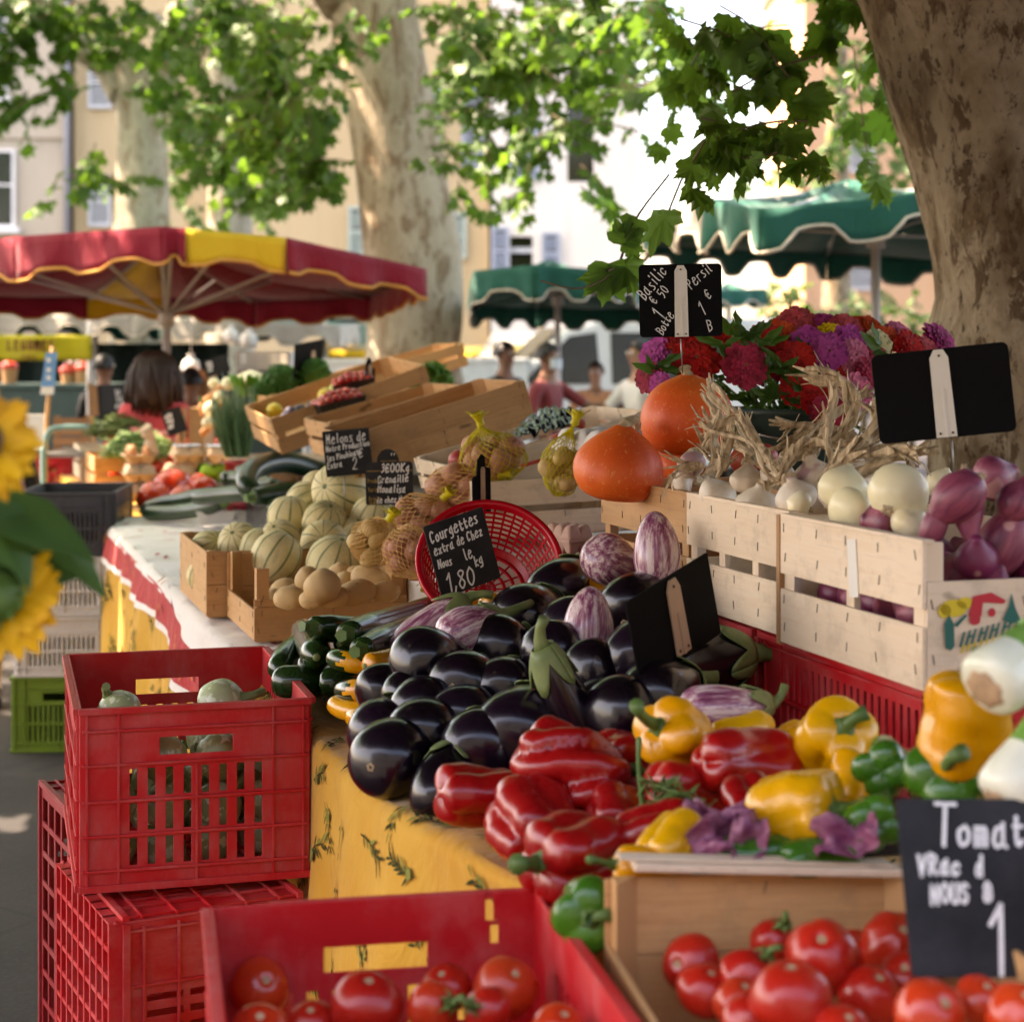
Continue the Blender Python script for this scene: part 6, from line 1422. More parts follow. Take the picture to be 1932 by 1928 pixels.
# ---------------------------------------------------------------- tomatoes
TOM_P = prof_sup([(0, .05), (.02, .2), (.10, .36), (.3, .49), (.5, .5), (.7, .46), (.88, .33), (.97, .17), (.955, .06), (.94, .01)])
def tomato(c, wd, d, label, seed=0, calyx=False, mat='tomato', ribs=.03, group='tomatoes', h=.82, name='tomato'):
    b = MB(); nr = 5+seed % 4
    blob(b, wd*h, wd, TOM_P, 34, lambda th, t_: 1-ribs*(1-abs(math.cos(th*nr/2)))*t_*1.6, 0, .042, seed)
    o = obj(name, b, MA[mat], None, AX(c, d, seed)); tag(o, label, 'tomato', group)
    if calyx:
        q = MB(); z = wd*h*.44
        for i in range(6):
            a = i*1.047+seed; L = wd*.26; ca, sa = math.cos(a), math.sin(a); w_ = wd*.05
            v = [(0, 0, z), (ca*L*.5-sa*w_, sa*L*.5+ca*w_, z+.012), (ca*L, sa*L, z+.003+.006*math.sin(i*2)), (ca*L*.5+sa*w_, sa*L*.5-ca*w_, z+.010)]; q.add(v, [(0, 1, 2, 3)])
        q.tube([(0, 0, z-.004), (0, 0, z+.015), (.006, 0, z+.026)], [.004, .0035, .003], 6); obj('calyx', q, MA['stem_green'], o, None, 0, .0012)
    else:
        q = MB(); q.lathe([(.0005, .0), (wd*.05, .002), (wd*.09, .0005)], 10); obj('stem_scar', q, MA['cork'], o, Matrix.Translation((0, 0, wd*h*.436)))
    return o
for i, (dx, dy, r_, D, d, lab, cx) in enumerate([
 (490, 1862, 55, 2.16, (.2, .3, .4), 'orange tinged tomato in the left corner of the front red crate', 0),
 (692, 1896, 68, 1.98, (.1, .9, .3), 'biggest tomato in the middle of the front red crate', 0),
 (842, 1862, 47, 2.12, (-.2, .8, .5), 'tomato behind the green calyx in the front red crate', 0),
 (955, 1862, 60, 2.10, (.3, .6, .5), 'tomato in the right back corner of the front red crate', 0),
 (818, 1900, 50, 1.97, (.55, .35, .6), 'tomato with a green calyx on its right side in the front red crate', 1),
 (918, 1905, 45, 1.95, (-.5, .35, .6), 'tomato with a green calyx on its left side in the front red crate', 1),
 (488, 1950, 60, 1.92, (.1, .7, .4), 'orange red tomato cut by the lower picture edge at the left of the red crate', 0),
 (588, 1935, 50, 1.98, (.0, .8, .4), 'tomato cut by the lower picture edge left of the biggest one', 0),
 (1055, 1945, 55, 1.92, (.2, .8, .4), 'orange red tomato at the lower right of the front red crate', 0),
 (905, 1990, 60, 1.86, (.2, .8, .4), 'tomato below the two calyx bearing ones, at the picture edge', 0),
 (760, 1992, 60, 1.86, (.2, .8, .4), 'tomato below the biggest one, at the picture edge', 0)]):
    tomato(W(dx, dy, D), r_*2*D/F, sdir(*d), lab, i+3, bool(cx), 'tomato' if i not in (0, 6, 8) else 'tomato_far', .012, 'tomatoes in the front red crate', .9)
for i in range(3):               # unseen second layer that the top ones rest on
    pass
for i, (dx, dy, r_, D, d, lab, cx) in enumerate([
 (1302, 1818, 56, 2.02, (-.55, .2, .6), 'dark red tomato with a black stem hole in the left of the wooden crate', 0),
 (1332, 1868, 55, 1.94, (.2, .8, .3), 'orange tinged tomato below the one with the stem hole', 0),
 (1462, 1775, 46, 2.02, (.25, .75, .45), 'ribbed tomato with a green star calyx at the back of the wooden crate', 1),
 (1412, 1838, 52, 1.92, (.55, .7, .2), 'tomato with a small green calyx left of the pink red one', 1),
 (1552, 1805, 72, 1.90, (-.1, .6, .5), 'pinkish red tomato with a dimple in the middle of the wooden crate', 0),
 (1492, 1878, 78, 1.80, (.0, .9, .1), 'large smooth red tomato at the front middle of the wooden crate', 0),
 (1612, 1795, 45, 2.00, (.3, .7, .4), 'tomato at the back between the pink red one and the board', 0),
 (1692, 1782, 66, 1.98, (.1, .6, .5), 'bright red tomato beside the tomato board', 0),
 (1712, 1850, 56, 1.9, (-.2, .6, .5), 'tomato half under the tomato board', 0),
 (1645, 1880, 60, 1.86, (.2, .8, .4), 'shaded tomato right of the large smooth one', 0),
 (1758, 1912, 70, 1.72, (.3, .55, .6), 'orange red tomato at the lower edge under the board', 0),
 (1850, 1888, 52, 1.76, (.2, .8, .4), 'orange red tomato behind the lower right one', 0),
 (1925, 1915, 66, 1.68, (.1, .8, .4), 'orange red tomato at the lower right corner', 0),
 (1415, 1925, 52, 1.82, (.2, .8, .4), 'tomato in the lower left of the wooden crate beside the large smooth one', 0),
 (1395, 1890, 50, 1.88, (.2, .8, .4), 'small tomato in the gap left of the large smooth one', 0),
 (1590, 1950, 60, 1.76, (.2, .8, .4), 'tomato at the lower edge right of the large smooth one', 0)]):
    tomato(W(dx, dy, D), r_*2*D/F, sdir(*d), lab, i+20, bool(cx), 'tomato_far' if i in (10, 11, 12) else 'tomato', .02+.06*((i*7) % 5)/5, 'tomatoes in the wooden crate', .80+.03*(i % 5))
for i, (dx, dy, r_, D, lab) in enumerate([
 (325, 913, 34, 7.6, 'big smooth tomato on top of the heap beside the egg boxes'), (292, 938, 34, 7.5, 'ribbed tomato left below the big smooth one beside the egg boxes'), (347, 938, 27, 7.3, 'tomato right below the big smooth one beside the egg boxes'),
 (385, 917, 22, 7.7, 'orange ribbed tomato between the big smooth one and the dark courgettes'), (372, 908, 18, 8.0, 'orange tomato behind the orange ribbed one'), (222, 866, 20, 9.0, 'upper tomato left of the egg box tower'), (222, 892, 18, 8.9, 'lower tomato left of the egg box tower'),
 (358, 838, 16, 9.2, 'tomato behind the egg boxes, left of three'), (388, 832, 18, 9.2, 'tomato behind the egg boxes, middle of three'), (415, 838, 16, 9.2, 'tomato behind the egg boxes, right of three'), (303, 882, 20, 8.8, 'tomato between the egg tower and the middle egg boxes'), (482, 890, 14, 7.4, 'small orange tomato below the black sign'), (330, 870, 18, 8.9, 'tomato behind the middle egg boxes')]):
    tomato(W(dx, dy, D), r_*2*D/F, sdir(.2*math.sin(i), .8, .4), lab, i+50, False, 'tomato_far', .06, 'tomatoes around the egg boxes', .85)
# ---------------------------------------------------------------- melons, potatoes, squashes
for i, (dx, dy, r_, D, d, lab) in enumerate([
 (396, 1040, 37, 4.95, (.5, .55, .6), 'striped melon with a star scar in the left back corner of the melon crate'),
 (380, 1085, 26, 4.85, (.2, .8, .1), 'small pale melon low at the left board of the melon crate'),
 (452, 1026, 38, 4.9, (-.2, .5, .6), 'melon with dark green blotches right of the corner melon'),
 (492, 1036, 37, 4.85, (.3, .8, -.2), 'pale melon between the blotched one and the front one'),
 (545, 976, 38, 5.0, (.1, .95, .1), 'orange bottomed melon sitting highest at the left of the melon pile'),
 (522, 1050, 45, 4.62, (.4, .7, -.2), 'pale netted melon in front behind the potato crate board'),
 (578, 948, 37, 5.15, (.6, .5, .3), 'pale yellow melon behind the orange bottomed one'),
 (642, 926, 50, 5.05, (-.45, .2, .75), 'largest green striped melon showing its stem star, top of the pile'),
 (612, 986, 39, 4.9, (.3, .7, .4), 'greyish melon under the largest one'),
 (611, 1026, 42, 4.72, (.05, .3, .85), 'melon with its stem star facing the viewer in the middle'),
 (630, 1062, 48, 4.55, (.3, .8, .2), 'netted grey green melon right of the front one'),
 (703, 975, 38, 4.95, (.2, .7, .3), 'melon under the price board of the netted potatoes'),
 (713, 876, 38, 5.2, (.3, .7, .2), 'pale melon behind the two price boards'),
 (528, 1018, 35, 4.85, (-.2, .6, .5), 'yellowish orange melon between the two pale ones'),
 (600, 920, 30, 5.3, (.2, .7, .2), 'pale melon at the back left of the largest one'),
 (668, 1010, 32, 4.9, (.2, .7, .3), 'shaded melon at the right end beside the nets')]):
    wd = 2.16*r_*D/F; b = MB(); blob(b, wd*.98, wd, prof_sup([(0, .04), (.02, .2), (.10, .345), (.3, .47), (.5, .5), (.7, .47), (.9, .33), (.975, .18), (.985, .06), (.975, .01)]), 40, lambda th, t_: 1+.012*math.cos(th*10)*math.sin(t_*3.1), 0, .012, i)
    o = obj('melon', b, MA['melon'], None, AX(W(dx, dy, D), sdir(*d), i)); tag(o, lab, 'melon', 'ribbed melons')
    q = MB(); q.lathe([(.0005, .002), (wd*.035, .003), (wd*.05, .0)], 12, lambda th, t_: 1+.2*math.cos(th*5)); obj('stem_scar', q, MA['stem_pale'], o, Matrix.Translation((0, 0, wd*.472)))
POT_P = prof_sup([(0, .05), (.03, .2), (.13, .36), (.32, .48), (.5, .5), (.7, .47), (.88, .33), (.97, .18), (1, .05)])
def potato(c, L, wd, d, label, mat, seed, group):
    b = MB(); blob(b, L, wd, POT_P, 24, None, random.Random(seed).uniform(-.08, .08), .05, seed); o = obj('potato', b, MA[mat], None, AX(c, d, seed)); tag(o, label, 'potato', group); return o
for i, (dx, dy, a, b_, D, d, lab) in enumerate([
 (608, 1106, 64, 56, 4.05, (.9, .35, .2), 'biggest potato, resting on the others in the middle of the potato crate'), (580, 1092, 44, 42, 4.2, (.6, .7, 0), 'round potato behind the biggest one'),
 (672, 1118, 70, 44, 4.12, (.9, .2, 0), 'potato right of the biggest one at the front board'), (697, 1092, 64, 46, 4.25, (.9, -.3, 0), 'top potato at the right of the crate'), (650, 1098, 40, 36, 4.28, (.9, .2, 0), 'small potato behind, between the biggest and the right ones'),
 (630, 1126, 52, 38, 4.1, (.9, .1, 0), 'potato low behind the front board under the biggest one'), (728, 1116, 50, 36, 4.14, (.9, .1, 0), 'potato at the right end near the white box'), (546, 1128, 54, 40, 4.15, (.9, .1, 0), 'potato left of the biggest one'),
 (510, 1132, 48, 40, 4.3, (.9, .3, 0), 'potato in the left back of the crate'), (504, 1150, 36, 34, 4.36, (.4, .9, 0), 'potato at the left board of the crate'), (565, 1118, 50, 36, 4.25, (.9, .2, 0), 'potato deep behind the biggest one'), (520, 1160, 34, 28, 4.28, (.7, .3, 0), 'potato in the notch of the cut down side board'), (536, 1112, 48, 38, 4.36, (.9, .3, 0), 'potato at the back board, left of the round one'), (640, 1082, 44, 36, 4.36, (.8, .4, 0), 'potato at the back board, right of the biggest one'), (712, 1100, 46, 38, 4.3, (.7, .5, 0), 'potato in the right back corner of the crate'), (590, 1130, 46, 34, 4.08, (.9, .1, 0), 'potato at the front board just left under the biggest one'), (672, 1086, 38, 34, 4.34, (.9, .2, 0), 'small potato at the back right')]):
    potato(W(dx, dy, D), a*1.12*D/F, b_*1.12*D/F, sdir(*d), lab, 'potato', i+3, 'big potatoes')
PK_P = prof_sup([(0, .15), (.02, .28), (.10, .405), (.26, .49), (.42, .50), (.58, .46), (.73, .37), (.85, .26), (.93, .165), (.975, .11), (1, .08)])
PK2 = prof_sup([(0, .15), (.02, .28), (.10, .405), (.26, .485), (.44, .50), (.62, .47), (.77, .40), (.87, .31), (.94, .20), (.98, .12), (1, .08)])
for i, (dx, dy, w_, h_, D, d, lab) in enumerate([(1169, 872, 176, 140, 3.56, (.10, .98, .1), 'red orange squash resting on the brown crate, left and lower one'), (1297, 782, 178, 150, 3.68, (.0, .99, .05), 'orange squash sitting highest, with the basil board pinned into its stalk'), (1285, 868, 100, 80, 4.0, (.2, .95, 0), 'reddish squash mostly hidden behind the garlic')]):
    wd, L = w_*D/F, h_*D/F; b = MB(); blob(b, L, wd, PK_P if i != 1 else PK2, 60, lambda th, t_: 1-.022*(1-abs(math.cos(th*6)))*math.sin(t_*3.1), 0, .016, i)
    o = obj('squash', b, MA['pumpkin'], None, AX(W(dx, dy, D), sdir(*d), i*2)); tag(o, lab, 'squash', 'red kuri squashes')
    q = MB(); q.tube([(0, 0, L*.46), (.002, 0, L*.51), (.006, .002, L*.55), (.004, .004, L*.585)] if i else [(0, 0, L*.46), (.006, 0, L*.52), (.022, .0, L*.565), (.040, .006, L*.56), (.052, .01, L*.50), (.056, .012, L*.44)], [.016, .011, .009, .013] if i else [.015, .012, .010, .009, .008, .007], 9, 0, False); obj('stalk', q, MA['cork'], o)
# ---------------------------------------------------------------- netted potatoes
def net_bag(label, c, rx, ry, rz, knot, mat_p, mat_n, n, seed, group='netted bags of potatoes', plabel='potato inside', psize=.05):
    rg = random.Random(seed); T = thing('net_bag', label, 'net bag', Matrix.Translation(c), group); nb = MB(); kv = Vector(knot)
    def sh(th, t_):              # egg shaped sack pulled towards the knot
        d = Vector((math.cos(th)*math.sin(t_), math.sin(th)*math.sin(t_), math.cos(t_))); k_ = kv.normalized(); q = d.rotation_difference(d)
        z = Vector((0, 0, 1)).rotation_difference(k_) @ d; m_ = 1+.05*math.sin(th*5+t_*3+seed)+.04*math.sin(th*3-t_*5)
        p = Vector((z.x*rx, z.y*ry, z.z*rz))*m_
        f = max(0, 1-t_/.55); return p.lerp(kv, f**1.5)
    N = 26; K = 18
    for sg in (1, -1):
        for i in range(N):
            nb.tube([sh(2*math.pi*i/N+sg*j*.115+.02*math.sin(j*2+i), .10+(math.pi-.14)*j/K) for j in range(K+1)], .0008, 4, 0, False, False)
    obj('net', nb, MA[mat_n], T); kn = MB(); kn.lathe([(.002, -.012), (.010, -.006), (.009, .004), (.013, .016), (.017, .024), (.011, .026)], 14, lambda th, t_: 1+.25*math.sin(th*7)*t_, 0, False, AX(kv, kv)); 
    for i in range(9): a = rg.uniform(0, 6.28); kn.tube([kv, kv+kv.normalized()*.012+Vector((math.cos(a), math.sin(a), .3))*.012, kv+kv.normalized()*.022+Vector((math.cos(a), math.sin(a), .2))*.028], .0011, 4)
    obj('knot', kn, MA['net_yellow'], T)
    pl = []; tries = 0
    while len(pl) < n and tries < 4000:
        tries += 1; q = Vector((rg.gauss(0, 1), rg.gauss(0, 1), rg.gauss(0, 1))).normalized()*rg.uniform(.45, .74); p = Vector((q.x*rx, q.y*ry, q.z*rz))
        if all((p-o_).length > psize*.78 for o_ in pl): pl.append(p)
    for j, p in enumerate(pl): potato(c+p, psize*rg.uniform(1.05, 1.35), psize*rg.uniform(.82, 1.0), Vector((rg.uniform(-1, 1), rg.uniform(-1, 1), rg.uniform(-.5, .5))), plabel, mat_p, seed*31+j, 'potatoes in the nets')
net_bag('net of yellow potatoes, lowest left of the net pile by the white box', W(708, 1022, 4.22), .058, .06, .055, (.035, -.02, .055), 'potato_yellow', 'net_orange', 9, 1, plabel='yellow potato in the lowest left net', psize=.043)
net_bag('net of pinkish potatoes on the white box, left of the red basket', W(775, 1042, 4.12), .062, .06, .060, (.03, -.045, -.055), 'potato_pink', 'net_orange', 9, 2, plabel='pinkish potato in the net left of the red basket', psize=.048)
net_bag('net of pink potatoes under the price board with the gold print', W(800, 975, 4.34), .075, .07, .055, (.05, -.03, .05), 'potato_pink', 'net_orange', 10, 3, plabel='pink potato in the net under the gold print board', psize=.05)
net_bag('net of large pink potatoes behind the upright black peg', W(872, 918, 4.36), .085, .07, .055, (.09, -.02, .03), 'potato_pink', 'net_orange', 9, 4, plabel='large pink potato in the net behind the black peg', psize=.056)
net_bag('net of brownish potatoes with a yellow knot, highest of the net pile', W(930, 862, 4.35), .082, .07, .058, (-.03, -.02, .082), 'potato_pink', 'net_yellow', 9, 5, plabel='brownish potato in the highest net', psize=.056)
net_bag('net of yellow potatoes squeezed left of the squash', W(1060, 880, 4.12), .045, .05, .065, (.03, 0, .10), 'potato_yellow', 'net_yellow', 7, 6, plabel='yellow potato in the net left of the squash', psize=.046)
# ---------------------------------------------------------------- red basket
bc = W(926, 1052, 3.72); bd = sdir(.10, .62, .78)
BK = thing('plastic_basket', 'round red openwork plastic basket tipped towards the viewer', 'basket', AX(bc-bd*.02, bd))
b = MB(); HT = .105; R0, R1 = .082, .140
rows, cols = 9, 40; holes = []
for j in range(rows):
    for i in range(cols): holes.append(((i+.12)/cols*6.2832, .012+HT*.92*(j+.1)/rows, (i+.88)/cols*6.2832, .012+HT*.92*(j+.78)/rows))
def bk(x, y, d): r_ = R0+(R1-R0)*(y/HT)**.7+d*.4; return (r_*math.cos(x), r_*math.sin(x), y-HT)
b.holed(6.28318, HT, holes, .006, bk, 0, None, None, False); obj('wall', b, MA['basket_red'], BK)
b = MB(); b.lathe([(R1-.002, -.006), (R1+.006, -.004), (R1+.012, .001), (R1+.010, .006), (R1+.002, .007), (R1-.002, .003), (R1-.002, -.006)], 64); obj('rim', b, MA['basket_red'], BK)
b = MB(); b.holed(2*R0*.96, 2*R0*.96, [], .003, lambda x, y, d: (0, 0, 0)) if False else None
for r_ in (.02, .04, .06, .08): b.lathe([(r_-.004, -HT+.001), (r_+.003, -HT+.001), (r_+.003, -HT+.004), (r_-.004, -HT+.004), (r_-.004, -HT+.001)], 40)
for i in range(16): a = i*math.pi/8; b.tube([(0, 0, -HT+.0025), (.084*math.cos(a), .084*math.sin(a), -HT+.0025)], .0022, 4)
obj('base', b, MA['basket_red'], BK)
# ---------------------------------------------------------------- onions and garlic
ON_P = prof_sup([(0, .04), (.02, .14), (.10, .33), (.28, .47), (.46, .5), (.64, .45), (.80, .30), (.90, .16), (.96, .08), (1, .055)])
def onion(c, L, wd, d, label, mat, seed, group, prof=ON_P, root=True, flat=1):
    b = MB(); blob(b, L, wd, prof, 34, lambda th, t_: 1+.008*math.cos(th*9+seed), random.Random(seed).uniform(-.03, .03), .018, seed, 0, None, flat); o = obj('onion', b, MA[mat], None, AX(c, d, seed)); tag(o, label, 'onion', group)
    if root:
        q = MB(); rg = random.Random(seed); q.lathe([(wd*.11, .002), (wd*.09, -.002), (wd*.03, -.003), (.0005, -.001)], 12, lambda th, t_: 1+.25*math.sin(th*5+seed), 0, True, Matrix.Translation((0, 0, -L*.5)))
        for i in range(14): a = rg.uniform(0, 6.28); q.tube([(wd*.03*math.cos(a), wd*.03*math.sin(a), -L*.5), (wd*.09*math.cos(a+.4), wd*.09*math.sin(a+.4), -L*.5-.006)], .0006, 3)
        obj('root', q, MA['straw'], o)
    return o
wg = 'white onions'
def DF(dx, D, wd):               # keep what lies in the second tier behind the crates' boards
    k = (dx-CX)/F; s = (.407-3.058*k)/(.295+.9555*k); t = (2.501*k-.579)/(.9555-.295*k)
    return max(D, 3.058+.9555*s+wd*.8+.02, 2.501+.295*t+wd*.62+.012 if s < -.583 else 0)
for i, (dx, dy, w_, h_, D, d, lab, rt) in enumerate([
 (1698, 926, 112, 128, 2.74, (.55, .55, -.75), 'largest white onion with a brown root scar, on top at the right', 1), (1592, 918, 96, 90, 2.86, (.3, .9, -.2), 'white onion left of the largest one, half peeled', 0), (1610, 968, 104, 80, 2.76, (.8, .3, -.4), 'white onion in front below the half peeled one', 0),
 (1506, 952, 58, 48, 2.94, (-.8, .3, -.3), 'small yellowish onion lying on the garlic at the crate edge', 1), (1778, 912, 64, 62, 2.86, (.3, .9, 0), 'pale onion behind the largest white one', 0), (1720, 990, 80, 70, 2.70, (.5, .6, 0), 'yellowish onion under the largest white one', 0)]):
    D = DF(dx, D, max(w_, h_)*D/F); onion(W(dx, dy, D), h_*D/F, w_*D/F, sdir(*d), lab, 'onion_white', i+1, wg, root=bool(rt))
LONG_P = prof_sup([(0, .05), (.02, .16), (.10, .34), (.28, .48), (.45, .5), (.62, .43), (.78, .28), (.9, .17), (1, .11)])
for i, (dx, dy, w_, h_, D, d, lab) in enumerate([
 (1826, 960, 78, 150, 2.46, (.0, -1, .35), 'long dull red onion standing on its neck in the onion crate'), (1800, 945, 110, 130, 2.56, (-.6, -.6, -.2), 'dark purple red onion curved behind the long dull one'),
 (1900, 1012, 120, 160, 2.32, (.45, .85, .1), 'big shiny purple red onion with pale patches at the right edge'), (1842, 1050, 100, 90, 2.42, (-.1, .75, .5), 'papery red onion with a frayed neck facing forward, low in the crate'),
 (1880, 900, 110, 80, 2.66, (.8, .3, 0), 'round red onion at the back of the onion crate'), (1920, 940, 90, 90, 2.55, (.4, .8, 0), 'red onion at the back right, cut by the picture edge'), (1655, 985, 120, 60, 2.66, (-.9, .1, 0), 'flat brownish red onion just above the rim of the onion crate'), (1765, 985, 60, 100, 2.56, (.3, .9, .2), 'slim dark red onion beside the pale ones'),
 (1870, 1110, 110, 100, 2.45, (.3, .8, 0), 'red onion low at the near end of the onion crate')]):
    w_ *= .82; D = DF(dx, D, max(w_, h_*.8)*D/F); onion(W(dx, dy, D), h_*1.05*D/F, w_*D/F, sdir(*d), lab, 'onion_red', i+20, 'red onions', LONG_P)
OM = basis(ST(-.583, .655, ZB), U, V, Z); r0 = random.Random(3)
for i in range(9): onion(OM @ Vector((.05+.042*i, .048+(i % 2)*.012, .085)), .075, .062, Vector((r0.uniform(-1, 1), r0.uniform(-1, 1), .5)), 'red onion seen through the gap of the onion crate side', 'onion_red', i+40, 'red onions', LONG_P, False)
for i in range(15): onion(OM @ Vector((.07+.072*(i % 5)+r0.uniform(-.01, .01), .12+.075*(i//5), .115+.03*((i*3) % 4)/3)), .085, .064, Vector((r0.uniform(-1, 1), r0.uniform(-1, 1), .6)), 'red onion lying deep inside the onion crate', 'onion_red', i+60, 'red onions', LONG_P, False)
def garlic(c, wd, d, label, seed, stalk=None, stalk_r=.0055):
    b = MB(); nc = 9; blob(b, wd*.86, wd, prof_sup([(0, .06), (.03, .22), (.14, .40), (.34, .5), (.52, .48), (.70, .34), (.82, .2), (.92, .11), (1, .085)]), 45, lambda th, t_: 1-.075*(1-abs(math.cos(th*nc/2))**.6)*math.sin(min(1, t_*1.2)*3.1), 0, .03, seed)
    o = obj('garlic', b, MA['garlic'], None, AX(c, d, seed)); tag(o, label, 'garlic', 'garlic bulbs with dry stalks'); Mi = o.matrix_world.inverted() if False else AX(c, d, seed).inverted()
    rg = random.Random(seed)
    q = MB(); q.lathe([(wd*.13, .003), (wd*.11, -.002), (.0005, -.001)], 12, lambda th, t_: 1+.25*math.sin(th*6), 0, True, Matrix.Translation((0, 0, -wd*.43)))
    for i in range(10): a = rg.uniform(0, 6.28); q.tube([(wd*.05*math.cos(a), wd*.05*math.sin(a), -wd*.43), (wd*.14*math.cos(a), wd*.14*math.sin(a), -wd*.47)], .0006, 3)
    obj('root', q, MA['straw'], o)
    if stalk:
        P = smoothpath([Vector((0, 0, wd*.36))]+[Mi @ W(*p) for p in stalk], 5); k = len(P); s_ = MB(); n = 10
        rad = [stalk_r*(1.25-.5*i/k)*(1+.25*math.sin(i*1.9+seed)) for i in range(k)]
        s_.tube(P, rad, n, 0, False)
        for j in range(11):      # torn dry sheaths along the stalk
            i = rg.randint(1, k-2); a = rg.uniform(0, 6.28); t_ = (P[min(k-1, i+1)]-P[i-1]).normalized(); sd_ = t_.cross(Vector((math.cos(a), math.sin(a), .2))).normalized()
            L = rg.uniform(.02, .055); up = t_*(1 if rg.random() < .8 else -1); w_ = rg.uniform(.004, .008); q0 = P[i]+sd_*rad[i]*.8; cr = t_.cross(sd_)*w_
            pts = [q0+up*L*f+sd_*(L*.55*f**1.6) for f in (0, .33, .66, 1)]
            v = []
            for f, p_ in enumerate(pts): g = cr*(1-.25*f)*(.7 if f == 3 else 1)+sd_*(.002*math.sin(f*2+j)); v += [p_+g, p_-g*.6]
            s_.add(v, [(0, 1, 3, 2), (2, 3, 5, 4), (4, 5, 7, 6)])
        for j in range(6):       # split loose end
            d0 = (P[-1]-P[-3]).normalized(); a = rg.uniform(0, 6.28); e_ = Vector((math.cos(a), math.sin(a), math.sin(a*2)))*.01
            s_.tube([P[-1]-d0*.01, P[-1]+d0*.008+e_*.5, P[-1]+d0*rg.uniform(.012, .03)+e_], [stalk_r*.55, stalk_r*.4, stalk_r*.2], 4, 0, False)
        obj('stalk', s_, MA['straw'], o, None, 0, .0008)
    return o
GL_ = [
 (1302, 888, 46, 3.22, (-.2, .4, -.6), [(1340, 840, 3.26), (1352, 790, 3.28), (1340, 740, 3.3)], 'garlic bulb lying on its side at the left end with its root facing out'),
 (1290, 925, 40, 3.20, (.5, .2, 0), [(1330, 905, 3.24), (1352, 860, 3.26), (1342, 800, 3.26)], 'garlic bulb at the left edge of the garlic crate under the sideways one'),
 (1360, 950, 70, 3.08, (.6, .5, .2), [(1400, 905, 3.1), (1420, 860, 3.14), (1395, 800, 3.2)], 'garlic bulb at the crate rim, second from the left'),
 (1430, 962, 74, 3.02, (.1, .9, .3), [(1452, 915, 3.02), (1490, 870, 3.05), (1560, 830, 3.06)], 'garlic bulb at the crate rim with stalks fanning up to the right'),
 (1500, 945, 66, 3.0, (-.3, .9, .2), [(1475, 900, 3.05), (1440, 850, 3.14), (1400, 790, 3.2)], 'garlic bulb right of the fanning one behind the small onion'),
 (1535, 910, 72, 3.05, (-.2, .9, 0), [(1530, 860, 3.08), (1565, 800, 3.1), (1572, 742, 3.12)], 'garlic bulb with a tall upright stalk in the middle'),
 (1470, 905, 60, 3.18, (.2, .9, 0), [(1500, 850, 3.2), (1550, 800, 3.22), (1625, 745, 3.24)], 'garlic bulb behind the fanning one'),
 (1410, 915, 56, 3.2, (0, .9, 0), [(1415, 860, 3.24), (1370, 810, 3.28), (1345, 770, 3.3)], 'garlic bulb at the back left'),
 (1600, 880, 56, 3.12, (.2, .8, -.2), [(1640, 830, 3.14), (1680, 790, 3.16), (1702, 735, 3.2)], 'garlic bulb behind the half peeled onion with its stalk leaning right'),
 (1575, 950, 50, 2.94, (.4, .7, 0), [(1600, 905, 2.96), (1660, 872, 2.95), (1740, 852, 2.92)], 'garlic bulb beside the onions with its stalk lying over them'),
 (1650, 870, 50, 3.15, (.3, .8, -.2), [(1620, 830, 3.18), (1560, 812, 3.2), (1490, 800, 3.2)], 'garlic bulb at the back with its stalk leaning left')]
for i, (dx, dy, w_, D, d, st, lab) in enumerate(GL_):
    w_ *= 1.22
    D2_ = DF(dx, D, w_*D/F); st = [(a, b, c+D2_-D) for a, b, c in st]; D = D2_; dy -= 14; garlic(W(dx, dy, D), w_*D/F, sdir(*d), lab, i+5, st, .0085)
# plaits and loose dry leaves of the garlic
def dry(label, pts, r_, n_str, seed, name='garlic_stalk', cat='garlic stalk', group='loose dry garlic stalks'):
    rg = random.Random(seed); P = smoothpath([W(*p) for p in pts], 6); k = len(P); c = P[0]; m_ = MB()
    for j in range(n_str):
        ph = rg.uniform(0, 6.28)
        Q = [p-c+Vector((math.cos(ph+i*.55), math.sin(ph+i*.45), math.cos(ph+i*.5)))*r_*.75*(1+.6*(i/k)**2) for i, p in enumerate(P)]
        m_.tube(Q, [r_*rg.uniform(.4, .62)*(1-.3*i/k)*(1+.3*math.sin(i*1.3+ph)) for i in range(k)], 6, 0, False)
    for j in range(n_str*4):
        i = rg.randint(1, k-2); a = rg.uniform(0, 6.28); t_ = (P[i+1]-P[i-1]).normalized(); sd_ = t_.cross(Vector((math.cos(a), math.sin(a), .3))).normalized(); L = rg.uniform(.02, .05); cr = t_.cross(sd_)*rg.uniform(.004, .008)
        pts_ = [P[i]-c+sd_*r_+t_*L*f+sd_*(L*.5*f**1.6) for f in (0, .35, .7, 1)]; v = []
        for f, p_ in enumerate(pts_): v += [p_+cr*(1-.25*f), p_-cr*(1-.3*f)]
        m_.add(v, [(0, 1, 3, 2), (2, 3, 5, 4), (4, 5, 7, 6)])
    o = obj(name, m_, MA['straw'], None, Matrix.Translation(c), 0, .0008); tag(o, label, cat, group)
dry('thick plaited bundle of dry stalks rising to the flowers', [(1560, 850, 3.12), (1612, 790, 3.14), (1590, 735, 3.16), (1530, 700, 3.18)], .011, 5, 1)
dry('bundle of dry stalks leaning against the highest squash', [(1352, 900, 3.18), (1372, 850, 3.2), (1372, 800, 3.22), (1350, 730, 3.26)], .008, 4, 2)
dry('curved bundle of dry stalks at the foot of the highest squash', [(1345, 870, 3.15), (1335, 835, 3.15), (1352, 800, 3.15), (1382, 812, 3.15)], .007, 3, 3)
dry('straight thick dry stalk slanting up to the left over the bundle', [(1462, 905, 3.02), (1430, 860, 3.04), (1390, 825, 3.08), (1315, 795, 3.12)], .0055, 2, 4)
